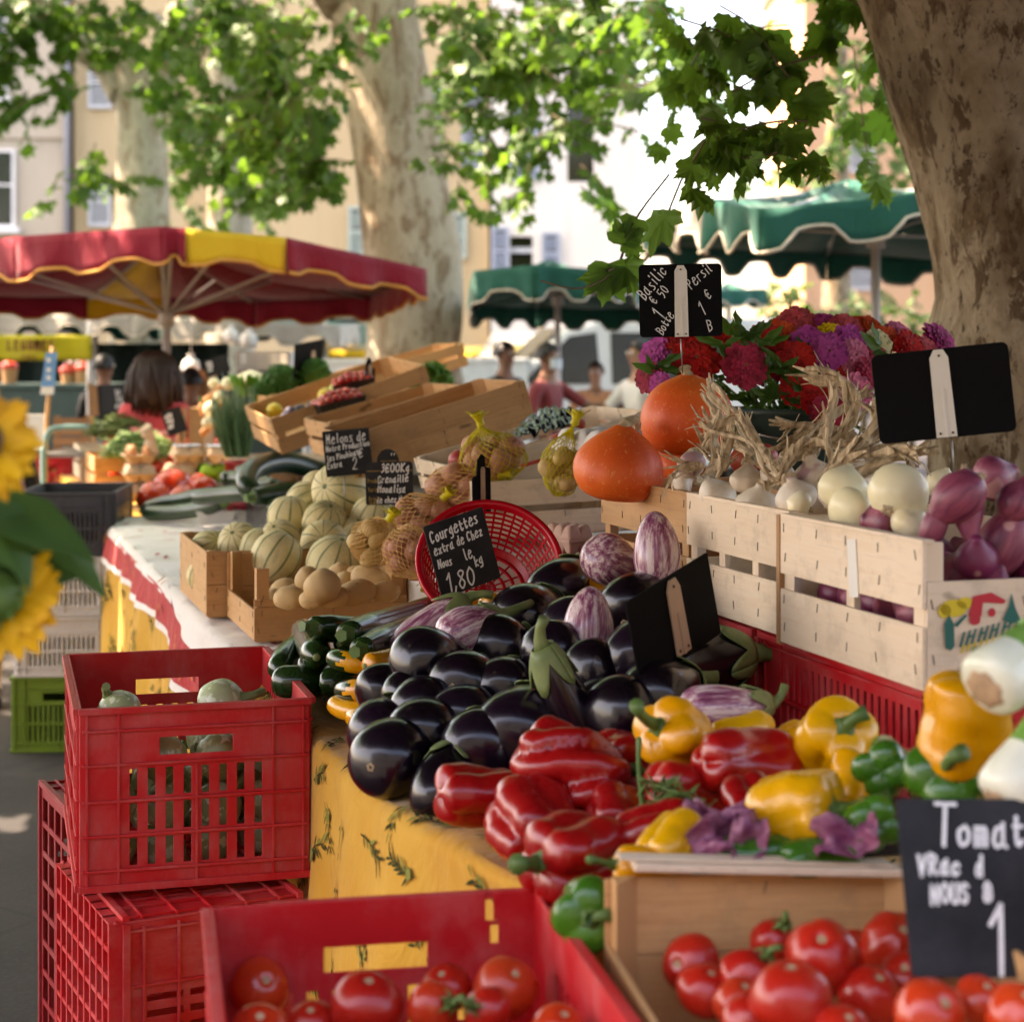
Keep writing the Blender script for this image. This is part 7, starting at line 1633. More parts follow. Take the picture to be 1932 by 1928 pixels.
dry('tan dry stalk lying to the right over the largest onion', [(1560, 890, 2.96), (1600, 862, 2.95), (1680, 848, 2.9), (1745, 862, 2.84)], .008, 4, 5)
dry('tall dry stalk in the middle pointing up', [(1545, 905, 3.0), (1568, 860, 3.0), (1560, 800, 3.02), (1576, 752, 3.04)], .006, 3, 6)
dry('dry stalk leaning over to the left of the blank board', [(1590, 870, 3.06), (1630, 830, 3.06), (1655, 790, 3.08), (1640, 760, 3.1)], .006, 3, 7)
dry('dry stalks lying across the back of the garlic', [(1450, 850, 3.2), (1510, 820, 3.2), (1590, 812, 3.2), (1660, 850, 3.16)], .006, 4, 8)
dry('twisted dry stalks in the middle of the garlic heap', [(1470, 900, 3.02), (1500, 850, 3.05), (1540, 832, 3.05), (1600, 845, 3.02)], .007, 4, 9)
dry('dry leaf bending down over the brown crate', [(1330, 880, 3.16), (1300, 878, 3.14), (1278, 885, 3.12), (1262, 905, 3.1)], .005, 2, 10)
dry('dry stalks behind the tall one, pointing at the blank board', [(1610, 860, 3.1), (1670, 840, 3.1), (1710, 845, 3.08), (1725, 880, 3.05)], .006, 3, 11)
# ---------------------------------------------------------------- flowers
def zinnia(c, rd, d, label, col, seed, eye='flower_eye', rings=5):
    m_ = MB(); rg = random.Random(seed)
    for k in range(rings):
        n = int(20-2.2*k); rr = rd*(1-.165*k); tilt_ = .06+.24*k; z0 = rd*.075*k
        for i in range(n):
            a = 2*math.pi*(i+.5*(k % 2))/n+rg.uniform(-.06, .06); L = rr*rg.uniform(.9, 1.04); w_ = rr*.20*rg.uniform(.85, 1.1); ti = tilt_+rg.uniform(-.08, .1)
            ca, sa = math.cos(a), math.sin(a); v = []
            for u, ww in ((.10, .35), (.45, .85), (.78, 1.0), (.95, .72), (1.03, .25)):
                r_ = L*u*math.cos(ti*(1-.3*u)); z = z0+L*u*math.sin(ti)*(1-.35*u)-.10*rd*u*u
                for s_ in (-1, 0, 1): v.append((r_*ca-s_*w_*ww*sa, r_*sa+s_*w_*ww*ca, z+(.10*w_ if s_ else -.12*w_)))
            m_.add(v, [(3*q+s_, 3*q+s_+1, 3*q+s_+4, 3*q+s_+3) for q in range(4) for s_ in range(2)], rg.choice((0, 0, 1)), True)
    o = obj('zinnia', m_, [MA[col], MA[col+'2']], None, AX(c, d, rg.uniform(0, 6))); tag(o, label, 'flower', 'zinnias in the bucket')
    q = MB(); q.lathe([(rd*.26, rd*.16), (rd*.25, rd*.27), (rd*.15, rd*.36), (.0005, rd*.38)], 18)
    for i in range(14):
        a = i*.4488; q.lathe([(.0005, -.001), (rd*.035, 0), (rd*.03, rd*.03), (.0005, rd*.045)], 6, None, 1, True, Matrix.Translation((rd*.22*math.cos(a), rd*.22*math.sin(a), rd*.29)))
    obj('flower_eye', q, [MA['flower_eye'], MA['flower_yellow']], o)
    st = MB(); st.tube([(0, 0, .005), (0, 0, -.02), (.004, .004, -.06)], [.006, .004, .0035], 6); obj('stem', st, MA['stem_green'], o)
    return o
def petal(n, a, b):
    MA[n] = skinmat(n, a, b, 16, .55, 0, None, None, None, (1, 1, 1), .3); MA[n+'2'] = skinmat(n+' deep', tuple(x*.5 for x in a), tuple(x*.72 for x in b), 16, .6, 0, None, None, None, (1, 1, 1), .3)
petal('zin_red', (.44, .006, .008), (.60, .020, .010)); petal('zin_orange', (.56, .045, .008), (.70, .09, .012)); petal('zin_crimson', (.30, .006, .03), (.42, .02, .06)); petal('zin_magenta', (.40, .03, .16), (.56, .07, .24))
petal('zin_violet', (.42, .04, .26), (.56, .09, .36)); petal('zin_pink', (.60, .10, .20), (.72, .20, .32)); petal('zin_coral', (.58, .05, .07), (.66, .12, .13)); petal('zin_cream', (.66, .60, .30), (.74, .70, .44)); petal('zin_yellow', (.74, .48, .01), (.80, .56, .02))
petal('flower_eye', (.10, .02, .01), (.24, .08, .02)); petal('flower_yellow', (.70, .42, .02), (.78, .52, .04))
FL = [ # dx, dy, radius px, D, facing, colour, label
 (1315, 678, 42, 3.86, (-.1, .45, .85), 'zin_red', 'red zinnia just above the highest squash'), (1398, 660, 36, 3.95, (0, .5, .85), 'zin_red', 'red zinnia right of the basil board, lower of two'), (1443, 642, 34, 4.0, (.05, .6, .8), 'zin_red', 'red zinnia with a yellow fringe in the middle row'), (1472, 634, 34, 4.05, (.1, .6, .8), 'zin_orange', 'orange red zinnia left of the yellow one'),
 (1376, 638, 30, 4.05, (-.1, .7, .7), 'zin_red', 'red zinnia behind, next to the basil board'), (1503, 608, 36, 4.25, (-.1, .75, .6), 'zin_coral', 'dusty coral zinnia standing highest on the left'), (1556, 616, 32, 4.25, (.05, .8, .6), 'zin_magenta', 'magenta zinnia right of the highest coral one'), (1596, 620, 34, 4.22, (.1, .75, .6), 'zin_coral', 'faded coral pink zinnia in the top row'),
 (1637, 618, 30, 4.28, (.15, .8, .55), 'zin_orange', 'orange zinnia in the top row'), (1567, 632, 26, 4.08, (0, .7, .7), 'zin_yellow', 'small bright yellow zinnia'), (1523, 644, 31, 4.0, (-.15, .6, .8), 'zin_violet', 'violet pink zinnia left below the yellow one'), (1602, 644, 33, 4.0, (.15, .55, .85), 'zin_violet', 'violet zinnia right below the yellow one'),
 (1563, 664, 35, 3.9, (0, .3, .95), 'zin_violet', 'deep violet zinnia with a ring of yellow facing the viewer'), (1611, 672, 32, 3.92, (.2, .35, .9), 'zin_pink', 'pink violet zinnia right of the deep violet one'), (1503, 680, 36, 3.88, (-.1, .4, .9), 'zin_red', 'red zinnia left of the deep violet one'), (1405, 690, 42, 3.82, (.05, .2, .95), 'zin_crimson', 'crimson zinnia with a pale greenish centre above the bucket'),
 (1507, 730, 36, 3.84, (-.05, .2, .97), 'zin_red', 'red zinnia with a yellow ring in front of the bucket'), (1615, 738, 33, 3.74, (.25, .25, .93), 'zin_pink', 'single light pink zinnia beside the plaited stalks'), (1656, 648, 28, 4.05, (.2, .6, .8), 'zin_cream', 'cream zinnia at the right of the bouquet'), (1696, 628, 28, 4.2, (.3, .8, .5), 'zin_pink', 'rose pink zinnia standing high on the right'),
 (1772, 640, 36, 4.25, (.4, .75, .5), 'zin_magenta', 'magenta pink zinnia farthest right in front of the trunk'), (1716, 652, 30, 4.12, (.3, .6, .75), 'zin_red', 'red zinnia above the blank board'), (1236, 668, 32, 3.9, (-.45, .5, .7), 'zin_violet', 'violet zinnia at the left end beside the squash'), (1224, 712, 30, 3.85, (-.6, .2, .75), 'zin_crimson', 'dark crimson zinnia lowest at the left end'),
 (1244, 724, 22, 3.8, (-.5, .2, .8), 'zin_violet', 'small violet zinnia below the left end one'), (1268, 664, 34, 3.9, (-.2, .45, .85), 'zin_red', 'red zinnia behind the pin of the basil board'), (1285, 640, 32, 4.05, (-.2, .7, .65), 'zin_red', 'red zinnia under the lower edge of the basil board'), (1563, 780, 34, 3.72, (0, .2, .95), 'zin_crimson', 'dark crimson zinnia low among the dry stalks'),
 (1543, 752, 32, 3.78, (.1, .25, .95), 'zin_red', 'dark red zinnia under the one with the yellow ring'), (1676, 640, 28, 4.15, (.2, .7, .65), 'zin_orange', 'orange zinnia behind the cream one'), (1530, 622, 26, 4.3, (0, .8, .5), 'zin_magenta', 'magenta zinnia half hidden behind the coral ones'), (1650, 676, 28, 3.95, (.3, .4, .85), 'zin_crimson', 'crimson zinnia right of the pink violet one, near the board'),
 (1575, 700, 28, 3.92, (.1, .3, .9), 'zin_red', 'red zinnia under the deep violet one'), (1640, 705, 30, 3.9, (.3, .3, .9), 'zin_crimson', 'crimson zinnia above the light pink one'), (1346, 640, 26, 4.1, (-.1, .7, .7), 'zin_orange', 'orange red zinnia behind the right edge of the basil board'), (1745, 655, 26, 4.2, (.3, .7, .6), 'zin_coral', 'coral zinnia between the red and the farthest right one'),
 (1440, 690, 26, 3.95, (.0, .4, .9), 'zin_red', 'red zinnia right of the crimson one, half behind leaves'), (1470, 690, 28, 3.98, (0, .4, .9), 'zin_crimson', 'crimson zinnia deep between the red ones')]
for i, (dx, dy, r_, D, d, col, lab) in enumerate(FL): zinnia(W(dx, dy, D), r_*D/F*1.1, sdir(d[0], d[1]*.6, d[2]), lab, col, i)
bk_c = W(1490, 790, 3.98); zb = 1.185
BU = thing('bucket', 'dark green bucket holding the zinnias behind the garlic', 'bucket', Matrix.Translation((bk_c.x, bk_c.y, zb)))
b = MB(); hB = CAMH-(772-CY)/F*3.86-zb; b.lathe([(.002, .004), (.10, .004), (.13, hB), (.137, hB), (.137, hB-.014), (.131, hB-.016), (.104, 0), (.002, 0)], 48); obj('body', b, plain('green bucket plastic', (.035, .065, .055), .45), BU)
b = MB(); b.tube([(-.137, 0, hB-.01), (-.10, -.11, hB-.05), (0, -.143, hB-.07), (.10, -.11, hB-.05), (.137, 0, hB-.01)], .0025, 6); obj('handle', b, MA['metal'], BU)
lf, stm = [], MB(); r0 = random.Random(31)
LEAFT = [(.0, 0), (.10, .12), (.17, .35), (.17, .55), (.10, .82), (0, 1.05), (-.10, .82), (-.17, .55), (-.17, .35), (-.10, .12)]
cen = Vector((bk_c.x, bk_c.y, zb))
for i, (dx, dy, r_, D, d, col, lab) in enumerate(FL):
    a = W(dx, dy, D)-sdir(*d)*.05; bse = cen+Vector((r0.uniform(-.07, .07), r0.uniform(-.07, .07), .05)); mid = a.lerp(bse, .5)+Vector((r0.uniform(-.03, .03), 0, .03)); P = smoothpath([bse, mid, a], 5); stm.tube(P, .0034, 6)
    for k in range(3):
        p = P[r0.randint(4, len(P)-1)]; lf.append((p, Vector((r0.uniform(-1, 1), r0.uniform(-1.2, .2), r0.uniform(-.4, .8))), Vector((r0.gauss(0, .5), -.6, 1)), r0.uniform(.05, .085)))
for i in range(28):
    p = W(r0.uniform(1370, 1530), r0.uniform(690, 765), r0.uniform(3.84, 4.0)); lf.append((p, Vector((r0.uniform(-1, 1), r0.uniform(-.8, .1), r0.uniform(-.6, 1))), Vector((r0.gauss(0, .5), -.7, .8)), r0.uniform(.05, .08)))
for dx, dy in ((1390, 630), (1360, 650), (1405, 645), (1440, 660), (1470, 745), (1455, 715), (1480, 700), (1240, 700), (1660, 660)):
    for k in range(4): lf.append((W(dx+r0.uniform(-10, 10), dy+r0.uniform(-10, 10), 3.84), Vector((r0.uniform(-1, 1), -.2, r0.uniform(-.3, 1))), Vector((r0.gauss(0, .5), -.8, .5)), r0.uniform(.05, .07)))
fo = link('bouquet_greenery', leaves_mesh('bouquet_greenery', lf, MA['leaf'], LEAFT, r0, .1)); tag(fo, 'green leaves and stems of the zinnia bouquet in the bucket', 'foliage', None, 'stuff'); obj('stems', stm, MA['stem_green'], fo)
# ================================================================ PRICE BOARDS
board('black price board for basil and parsley pinned into the stalk of the highest squash', (1203, 500, 3.56), (1359, 497, 3.56), (1209, 637, 3.56), 'chalk_board',
      [('Basilic', .07, .50, .17, 52, 1.1), ('€', .20, .55, .12, 60), ('50', .30, .47, .13, 58), ('1', .27, .78, .22, 55, 1.1), ('Botte', .27, .98, .13, 58), ('Persil', .63, .36, .15, 42), ('1', .76, .72, .2, 30), ('€', .84, .50, .13, 40), ('B', .83, .95, .16, 20)],
      .008, (.505, .165, .02, 1.0, 'clip_white'), [(1284, 640, 3.565), (1288, 706, 3.6)], pinr=.0012, w=.0019)
board('blank black price board with a white clip, tilted in front of the right hand trunk', (1637, 672, 2.85), (1895, 645, 2.83), (1666, 838, 2.85), 'chalk_board', (), .010, (.49, .15, .01, .99, 'clip_white'), [(1796, 832, 2.84), (1800, 895, 2.84)], pinr=.0012)
board('black price board turned almost edge on with a tan clip, stuck in the eggplants', (1208, 1134, 2.80), (1358, 1041, 2.98), (1180, 1302, 2.76), 'chalk_board', (), .003, (.52, .17, .04, .93, 'clip_tan'), [(1252, 1250, 2.87), (1254, 1282, 2.87), (1256, 1345, 2.86)])
board('slate board lettered Courgettes leaning on the red basket', (806, 992, 3.42), (917, 954, 3.48), (826, 1132, 3.42), 'slate',
      [('Courgettes', .05, .25, .15, 5, 1.1), ('extra de Chez', .05, .42, .12, 4), ('Nous', .06, .60, .11, 0), ('le', .50, .62, .15, 8), ('kg', .64, .74, .13, 4, 1.1), ('1,80', .10, .95, .24, 0, 1.2)], .004, None, [(880, 1118, 3.45), (884, 1165, 3.44)], w=.0030)
def peg(w_, h_): return [(-w_/2, -h_/2), (w_/2, -h_/2), (w_/2, h_*.25), (w_*.22, h_*.28), (w_*.18, h_*.46), (0, h_*.5), (-w_*.22, h_*.40), (-w_*.26, h_*.14), (-w_/2, h_*.10)]
board('narrow black price board seen edge on, sticking up behind the Courgettes board', (890, 858, 4.02), (924, 856, 4.06), (892, 968, 4.02), 'chalk_board', (), .002, (.52, .22, .22, .98, 'clip_tan'), [(908, 965, 4.04), (908, 1010, 4.04)], shape=peg)
board('slate board lettered Melons behind the melon pile', (618, 815, 4.94), (706, 807, 4.94), (606, 900, 4.96), 'slate',
      [('Melons de', .06, .28, .20, 2, 1.1), ('Notre Production', .04, .45, .125, 4), ('les Pinchinats', .05, .66, .12, 8), ('Extra', .03, .82, .13, 4), ('2', .56, .86, .26, 0), ('€', .72, .62, .2, 0)], .004, None, [(650, 895, 4.96), (650, 990, 4.99)], w=.0024)
def tab(w_, h_):
    hb = h_/2-h_*.23; p = [(-w_/2+.004, -h_/2), (w_/2-.004, -h_/2), (w_/2, -h_/2+.004), (w_/2, hb-.006), (w_/2-.006, hb)]; r_ = w_*.235
    return p+[(.0+r_*math.cos(R(a))-.02*w_, hb+h_*.23*math.sin(R(a))) for a in range(0, 181, 15)]+[(-w_/2+.006, hb), (-w_/2, hb-.006), (-w_/2, -h_/2+.004)]
T = board('black price board with gold print and a round top, above the netted potatoes', (688, 848, 4.62), (778, 846, 4.62), (691, 953, 4.62), 'slate',
      [('3€00Kg', .33, .42, .155, 0, 1.2), ('Grenaille', .25, .61, .125, 2, 1.15), ('Monalisa', .24, .77, .13, -2, 1.15), ('de chez Nous', .22, .97, .105, 2, 1.0), ("''", .52, .20, .12, 0, .8)], .003, None, [(742, 950, 4.63), (742, 985, 4.63)], shape=tab,
      two=[('Produit', .04, .60, .075), ('Variete', .05, .76, .075), ('Origine', .06, .92, .07), ('Calibre', .07, .985, .045)], w=.0023)
q = MB(); q.box((-.056, .0145, .0016), (.058, .0158, .0022)); q.box((-.02, .039, .0016), (.02, .0400, .0022)); obj('gold_rule', q, MA['gold_ink'], T)
board('big slate board lettered Tomates hanging over the wooden tomato crate', (1672, 1507, 1.88), (2092, 1510, 1.88), (1738, 1842, 1.80), 'slate',
      [('T', .15, .27, .24, -2, 1.25), ('omates', .25, .27, .19, 0, 1.2), ('VRac  d', .06, .44, .115, 0, 1.1), ('NOUS  @', .11, .60, .105, 2, 1.05), ('1', .32, .975, .38, 0, 1.5), ('€', .60, .97, .34, 0, 1.5)], .004, None, [(1830, 1850, 1.80), (1830, 1960, 1.82)], w=.0031)
fb = 'small chalk boards far along the stall'
S_ = lambda rows, h_: [(s, .12, .3+.2*i, h_, 0) for i, s in enumerate(rows)]
board('small chalk board turned on its corner above the spring onions', (380, 682, 8.9), (425, 668, 8.9), (392, 712, 8.9), 'slate', S_(('xlev', 'otue', 'nes'), .17), .002, None, [(418, 700, 8.9), (425, 722, 8.9), (432, 800, 8.9)], group=fb, w=.005)
board('small chalk board among the beans beside the grey wooden frame', (304, 778, 8.5), (340, 765, 8.5), (318, 825, 8.5), 'slate', S_(('oeu', 'vls', 'ne'), .2), .002, None, [(330, 820, 8.5), (330, 880, 8.5)], group=fb, w=.006)
board('dark board with a tan clip above the lettuces, left of the yellow awning', (560, 650, 7.9), (612, 640, 8.1), (548, 740, 7.9), 'chalk_board', (), .002, (.66, .16, .2, .98, 'clip_tan'), [(580, 735, 8.0), (580, 780, 8.0)], group=fb)
board('narrow black board seen edge on standing in the black punnets', (690, 676, 6.5), (713, 672, 6.55), (678, 768, 6.5), 'chalk_board', (), .002, (.55, .3, .15, .95, 'clip_tan'), [(690, 765, 6.5), (690, 792, 6.5)], shape=peg, group=fb)
board('black board lying tilted over the hook shaped courgette', (505, 866, 6.9), (562, 855, 6.9), (474, 884, 6.5), 'chalk_board', (), .002, (.55, .16, .05, .95, 'clip_tan'), [(505, 880, 6.6), (505, 905, 6.6)], group=fb)
Tg = board('grey weathered board with chalk writing behind the beans', (168, 728, 10.4), (252, 722, 10.4), (168, 782, 10.4), 'dark_grey_board', [('le', .6, .4, .2, 10), ('kg', .62, .62, .2, 8), ('ave', .58, .85, .2, 8)], .002, None, None, group=fb, w=.006)
q = MB(); q.box((-.12, -.09, .002), (-.075, .08, .012)); obj('wooden_strip', q, MA['wood_old'], Tg)
q = MB(); q.box((-.13, -.9, -.03), (-.11, .1, -.003)); q.box((.10, -.9, -.03), (.12, .1, -.003)); obj('post', q, MA['wood'], Tg)
# blue and white price pole, teal rail, grey frame
p = W(94, 702, 9.4); Tp = thing('price_pole', 'wooden stick with a blue and white paper sign at the left', 'sign', Matrix.Translation((p.x-.045, p.y, 0)))
q = MB(); q.tube([(0, 0, 0), (.03, 0, 1.2), (.06, 0, p.z+.13)], .012, 8); obj('stick', q, MA['wood'], Tp)
q = MB(); v = [(.0, -.02, p.z-.115), (.072, -.02, p.z-.115), (.088, -.02, p.z+.10), (.030, -.02, p.z+.10)]; q.add(v, [(0, 1, 2, 3)]); o_ = obj('paper', q, MA['blue_print'], Tp, None, 0, .003)
q = MB(); q.add([(.002, -.0225, p.z-.113), (.070, -.0225, p.z-.113), (.072, -.0225, p.z-.075), (.006, -.0225, p.z-.075)], [(0, 1, 2, 3)])
for z_ in (-.04, .0, .05): q.box((.035, -.024, p.z+z_), (.055, -.0226, p.z+z_+.022))
obj('lettering', q, MA['card_white'], o_)
Tr = thing('trolley_rail', 'pale teal tubular rail beside the price pole', 'trolley', Matrix.Identity(4)); q = MB()
for D in (9.3, 9.9): q.tube(smoothpath([W(90, 1240, D)*1, W(82, 880, D), W(84, 840, D), W(95, 812, D), W(120, 806, D), W(168, 806, D)], 5), .016, 10)
q.v = [(x, y, max(z, 0.0)) for x, y, z in q.v]
obj('tube', q, plain('teal paint', (.16, .30, .28), .4), Tr); q = MB(); a, b = W(70, 848, 9.3), W(162, 856, 9.3)
q.box((a.x, 9.32, b.z-.02), (b.x, 9.88, b.z)); obj('shelf', q, MA['metal'], Tr); 
q = MB(); a, b = W(35, 782, 9.5), W(86, 850, 9.5); q.box((a.x, 9.5, b.z), (b.x, 9.52, a.z)); q.box((a.x, 9.521, 0), (a.x+.02, 9.54, a.z)); q.box((b.x-.02, 9.521, 0), (b.x, 9.54, a.z)); o = obj('white_board', q, MA['card_white']); tag(o, 'white panel on two legs behind the sunflower', 'board')
q = MB(); a, b = W(100, 785, 10.8), W(166, 858, 10.8)
for i in range(4): z0 = b.z+(a.z-b.z)*i/4; q.box((a.x, 10.8, z0), (b.x, 10.83, z0+(a.z-b.z)/4-.012))
q.box((a.x, 10.831, 0), (a.x+.03, 10.86, a.z)); q.box((b.x-.03, 10.831, 0), (b.x, 10.86, a.z)); o = obj('plank_panel', q, MA['wood_old']); tag(o, 'brown plank panel behind the teal rail', 'board')
q = MB()
for dx in (340, 350): a = W(dx, 770, 8.6); b = W(dx-4, 870, 8.6); q.tube([a, b], .010, 5)
a = W(356, 770, 8.62); b = W(352, 870, 8.62); q.box((a.x, 8.62, b.z), (a.x+.07, 8.9, a.z)); o = obj('crate_stand', q, MA['wood_old']); tag(o, 'grey brown wooden stand beside the small chalk board in the beans', 'stand')
# red goods on the far left counter
r0 = random.Random(8)
for i, (dx, dy, s) in enumerate(((18, 700, 30), (128, 708, 26), (156, 704, 30))):
    c = W(dx, dy, 14.9); q = MB(); w_ = s/F*14.9/2
    q.lathe([(w_*.8, -.11), (w_, .02), (w_*1.02, .03), (w_*.9, .03), (w_*.75, -.10), (.001, -.10)], 20); o = obj('produce_basket', q, MA['wood_old'], None, Matrix.Translation(c)); tag(o, 'basket of red produce on the far left counter, '+('first', 'second', 'third')[i]+' from the left', 'basket', 'baskets on the far left counter')
    q = MB()
    for k in range(9): a = k*.7; blob(q, .07, .075, TOM_P, 12, None, 0, .03, k, 0, Matrix.Translation((w_*.55*math.cos(a)*(k > 0), w_*.55*math.sin(a)*(k > 0), .04+.03*(k == 0))))
    obj('produce', q, MA['tomato_far'], o).__setitem__('kind', 'stuff')
# ================================================================ EGG BOXES
def carton(label, c, w_, d_, h_, mat, open_=False, lab=False, yaw=0):
    T = thing('egg_box', label, 'egg box', Matrix.Translation(c) @ Matrix.Rotation(YAW+yaw, 4, 'Z'), 'egg boxes on the stall'); nx, ny = 2, 3
    def cup(u, v): return abs(math.sin(u*nx*math.pi))**.6*abs(math.sin(v*ny*math.pi))**.6
    b = MB(); b.grid(24, 30, lambda u, v: ((u-.5)*w_*(1-.12*cup(u, v)), (v-.5)*d_*(1-.05*cup(u, v)), h_*.5*(1-(.35+.65*cup(u, v))*min(1, 8*min(u, 1-u, v, 1-v)+.02)))); obj('tray', b, MA[mat], T, None, 0, .002)
    b = MB(); b.box((-w_/2-.004, -d_/2-.004, h_*.5-.002), (-w_/2+.004, d_/2+.004, h_*.5+.002)); b.box((w_/2-.004, -d_/2-.004, h_*.5-.002), (w_/2+.004, d_/2+.004, h_*.5+.002)); b.box((-w_/2+.0041, -d_/2-.004, h_*.5-.002), (w_/2-.0041, -d_/2+.004, h_*.5+.002)); b.box((-w_/2+.0041, d_/2-.004, h_*.5-.002), (w_/2-.0041, d_/2+.004, h_*.5+.002)); obj('flange', b, MA[mat], T)
    b = MB(); b.grid(24, 30, lambda u, v: ((u-.5)*w_, (v-.5)*d_, h_*.5*(.45+.55*cup(u, v)**.7)*min(1, 10*min(u, 1-u, v, 1-v)+.02)))
    if not open_: obj('lid', b, MA[mat], T, Matrix.Translation((0, 0, h_*.5+.001)), 0, .002)
    else: obj('lid', b, MA[mat], T, Matrix.Translation((w_/2+.006, 0, h_*.5)) @ Matrix.Rotation(R(70), 4, 'Y') @ Matrix.Translation((-w_/2, 0, 0)) @ Matrix.Rotation(R(180), 4, 'Y') if False else Matrix.Translation((w_/2+.012, 0, h_*.55)) @ Matrix.Rotation(R(-105), 4, 'Y') @ Matrix.Translation((w_/2, 0, 0)), 0, .002)
    if lab: b = MB(); b.box((-w_*.44, -d_*.44, h_+.001), (w_*.44, d_*.3, h_+.003)); obj('paper_label', b, plain('pale blue label', (.52, .60, .70), .7), T)
    return T
ch = .082
for i in range(3):
    p = W(262, 953, 8.1); p.z = .880+i*ch
    carton(('bottom', 'middle', 'top open')[i]+' egg box of the tower of three'+(' with brown eggs in it' if i == 2 else ''), p, .135, .19, ch, 'carton' if i else 'carton', i == 2)
    if i == 2:
        for x, y in ((-.034, -.062), (.034, -.062), (.034, 0), (-.034, 0), (-.034, .062)):
            b = MB(); b.lathe([(.0005, -.026), (.012, -.023), (.021, -.010), (.022, .002), (.018, .017), (.009, .027), (.0005, .030)], 18); o = obj('egg', b, MA['egg'], None, Matrix.Translation(p+Matrix.Rotation(YAW, 3, 'Z') @ Vector((x, y, .058)))); tag(o, 'brown egg in the open top box of the egg tower', 'egg', 'brown eggs')
for dx, dy, D, m_, lab, lb in ((338, 915, 8.5, 'carton', 'lower egg box left of the green one', 0), (400, 916, 8.5, 'carton_green', 'green pulp egg box among brown ones', 0), (458, 908, 8.4, 'carton', 'egg box with a pale blue label right of the green one', 1), (352, 885, 8.5, 'carton', 'upper egg box above the green one, left of two', 1), (415, 886, 8.5, 'carton', 'upper egg box above the green one, right of two', 1)):
    p = W(dx, dy, D); p.z = .938 if dy > 900 else .938+ch+.003; carton(lab, p, .135, .18, ch, m_, False, bool(lb))
p = W(1050, 962, 4.0); carton('rosy egg box with a white lid wedged beside the brown pumpkin crate', Vector((p.x+.03, p.y+.10, 1.085)), .07, .10, .065, 'carton_pink', yaw=.3)
p = W(1135, 845, 4.15); carton('white egg box under the squashes behind the left one', Vector((p.x, p.y, 1.275)), .15, .20, .085, 'carton_white', yaw=.2)
p = W(1010, 950, 4.05)
# ================================================================ SMALL FRUIT
def punnet(label, c, w_, d_, h_, mat, yaw=0, group='punnets', tilt_=0):
    M = Matrix.Translation(c) @ Matrix.Rotation(YAW+yaw, 4, 'Z') @ Matrix.Rotation(tilt_, 4, 'Y'); b = MB(); k = .78
    for s in (0, 1):
        v = []
        for f, z in ((k, .002 if s else 0), (1, h_)): 
            e = .002*s; v += [(-w_/2*f+e, -d_/2*f+e, z), (w_/2*f-e, -d_/2*f+e, z), (w_/2*f-e, d_/2*f-e, z), (-w_/2*f+e, d_/2*f-e, z)]
        fc = [(i, (i+1) % 4, 4+(i+1) % 4, 4+i) for i in range(4)]+[(3, 2, 1, 0)]; b.add(v, fc if not s else [q[::-1] for q in fc])
    b.add([(sx*(w_/2+o_), sy*(d_/2+o_), h_) for o_ in (-.002, .004) for sx, sy in ((-1, -1), (1, -1), (1, 1), (-1, 1))], [(i, (i+1) % 4, 4+(i+1) % 4, 4+i) for i in range(4)])
    T = thing('punnet', label, 'punnet', M, group); obj('tray', b, MA[mat], T); return T, M
def drupe(seed):
    b = MB(); rg = random.Random(seed); b.lathe([(.0005, -.011), (.007, -.009), (.0095, -.002), (.008, .006), (.004, .011), (.0005, .012)], 10)
    for z, r_, n in ((-.008, .0068, 7), (-.003, .0092, 9), (.002, .0088, 9), (.007, .0065, 7), (.0105, .003, 4)):
        for i in range(n): a = 2*math.pi*(i+rg.random()*.3)/n; b.lathe([(.0003, -.0027), (.0024, -.0012), (.0024, .0012), (.0003, .0027)], 6, None, 0, True, Matrix.Translation((r_*math.cos(a), r_*math.sin(a), z)))
    return b
dm = [drupe(i).mesh('raspberry', MA['raspberry']) for i in range(3)]
for j, (dx, dy, D, lab) in enumerate(((408, 983, 7.0, 'left'), (472, 968, 7.05, 'right'))):
    c = W(dx, dy, D); c.z = .885; T, M = punnet(lab+' white foil punnet of raspberries beside the dark courgettes', c, .15, .115, .05, 'foil', .1 if j else -.15, 'foil punnets of raspberries')
    for i in range(30):
        x, y = ((i % 6)-2.5)*.021+r0.uniform(-.004, .004), ((i//6)-2)*.019+r0.uniform(-.004, .004); z = .056+.026*max(0, 1-(x/.06)**2-(y/.05)**2)+(0 if i % 2 else .008)
        o = link('raspberry', dm[i % 3]); o.matrix_world = M @ TR((x, y, z), r0.uniform(0, 6), r0.uniform(-1.5, 1.5), 0, 1.05); tag(o, 'raspberry in the '+lab+' foil punnet', 'raspberry', 'raspberries in the '+lab+' punnet')
b = MB(); blob(b, .028, .031, TOM_P, 14, None, 0, .01, 1); chm = b.mesh('cherry_tomato', MA['tomato'])
def on_M1(dx, dy, D): return W(dx, dy, D)
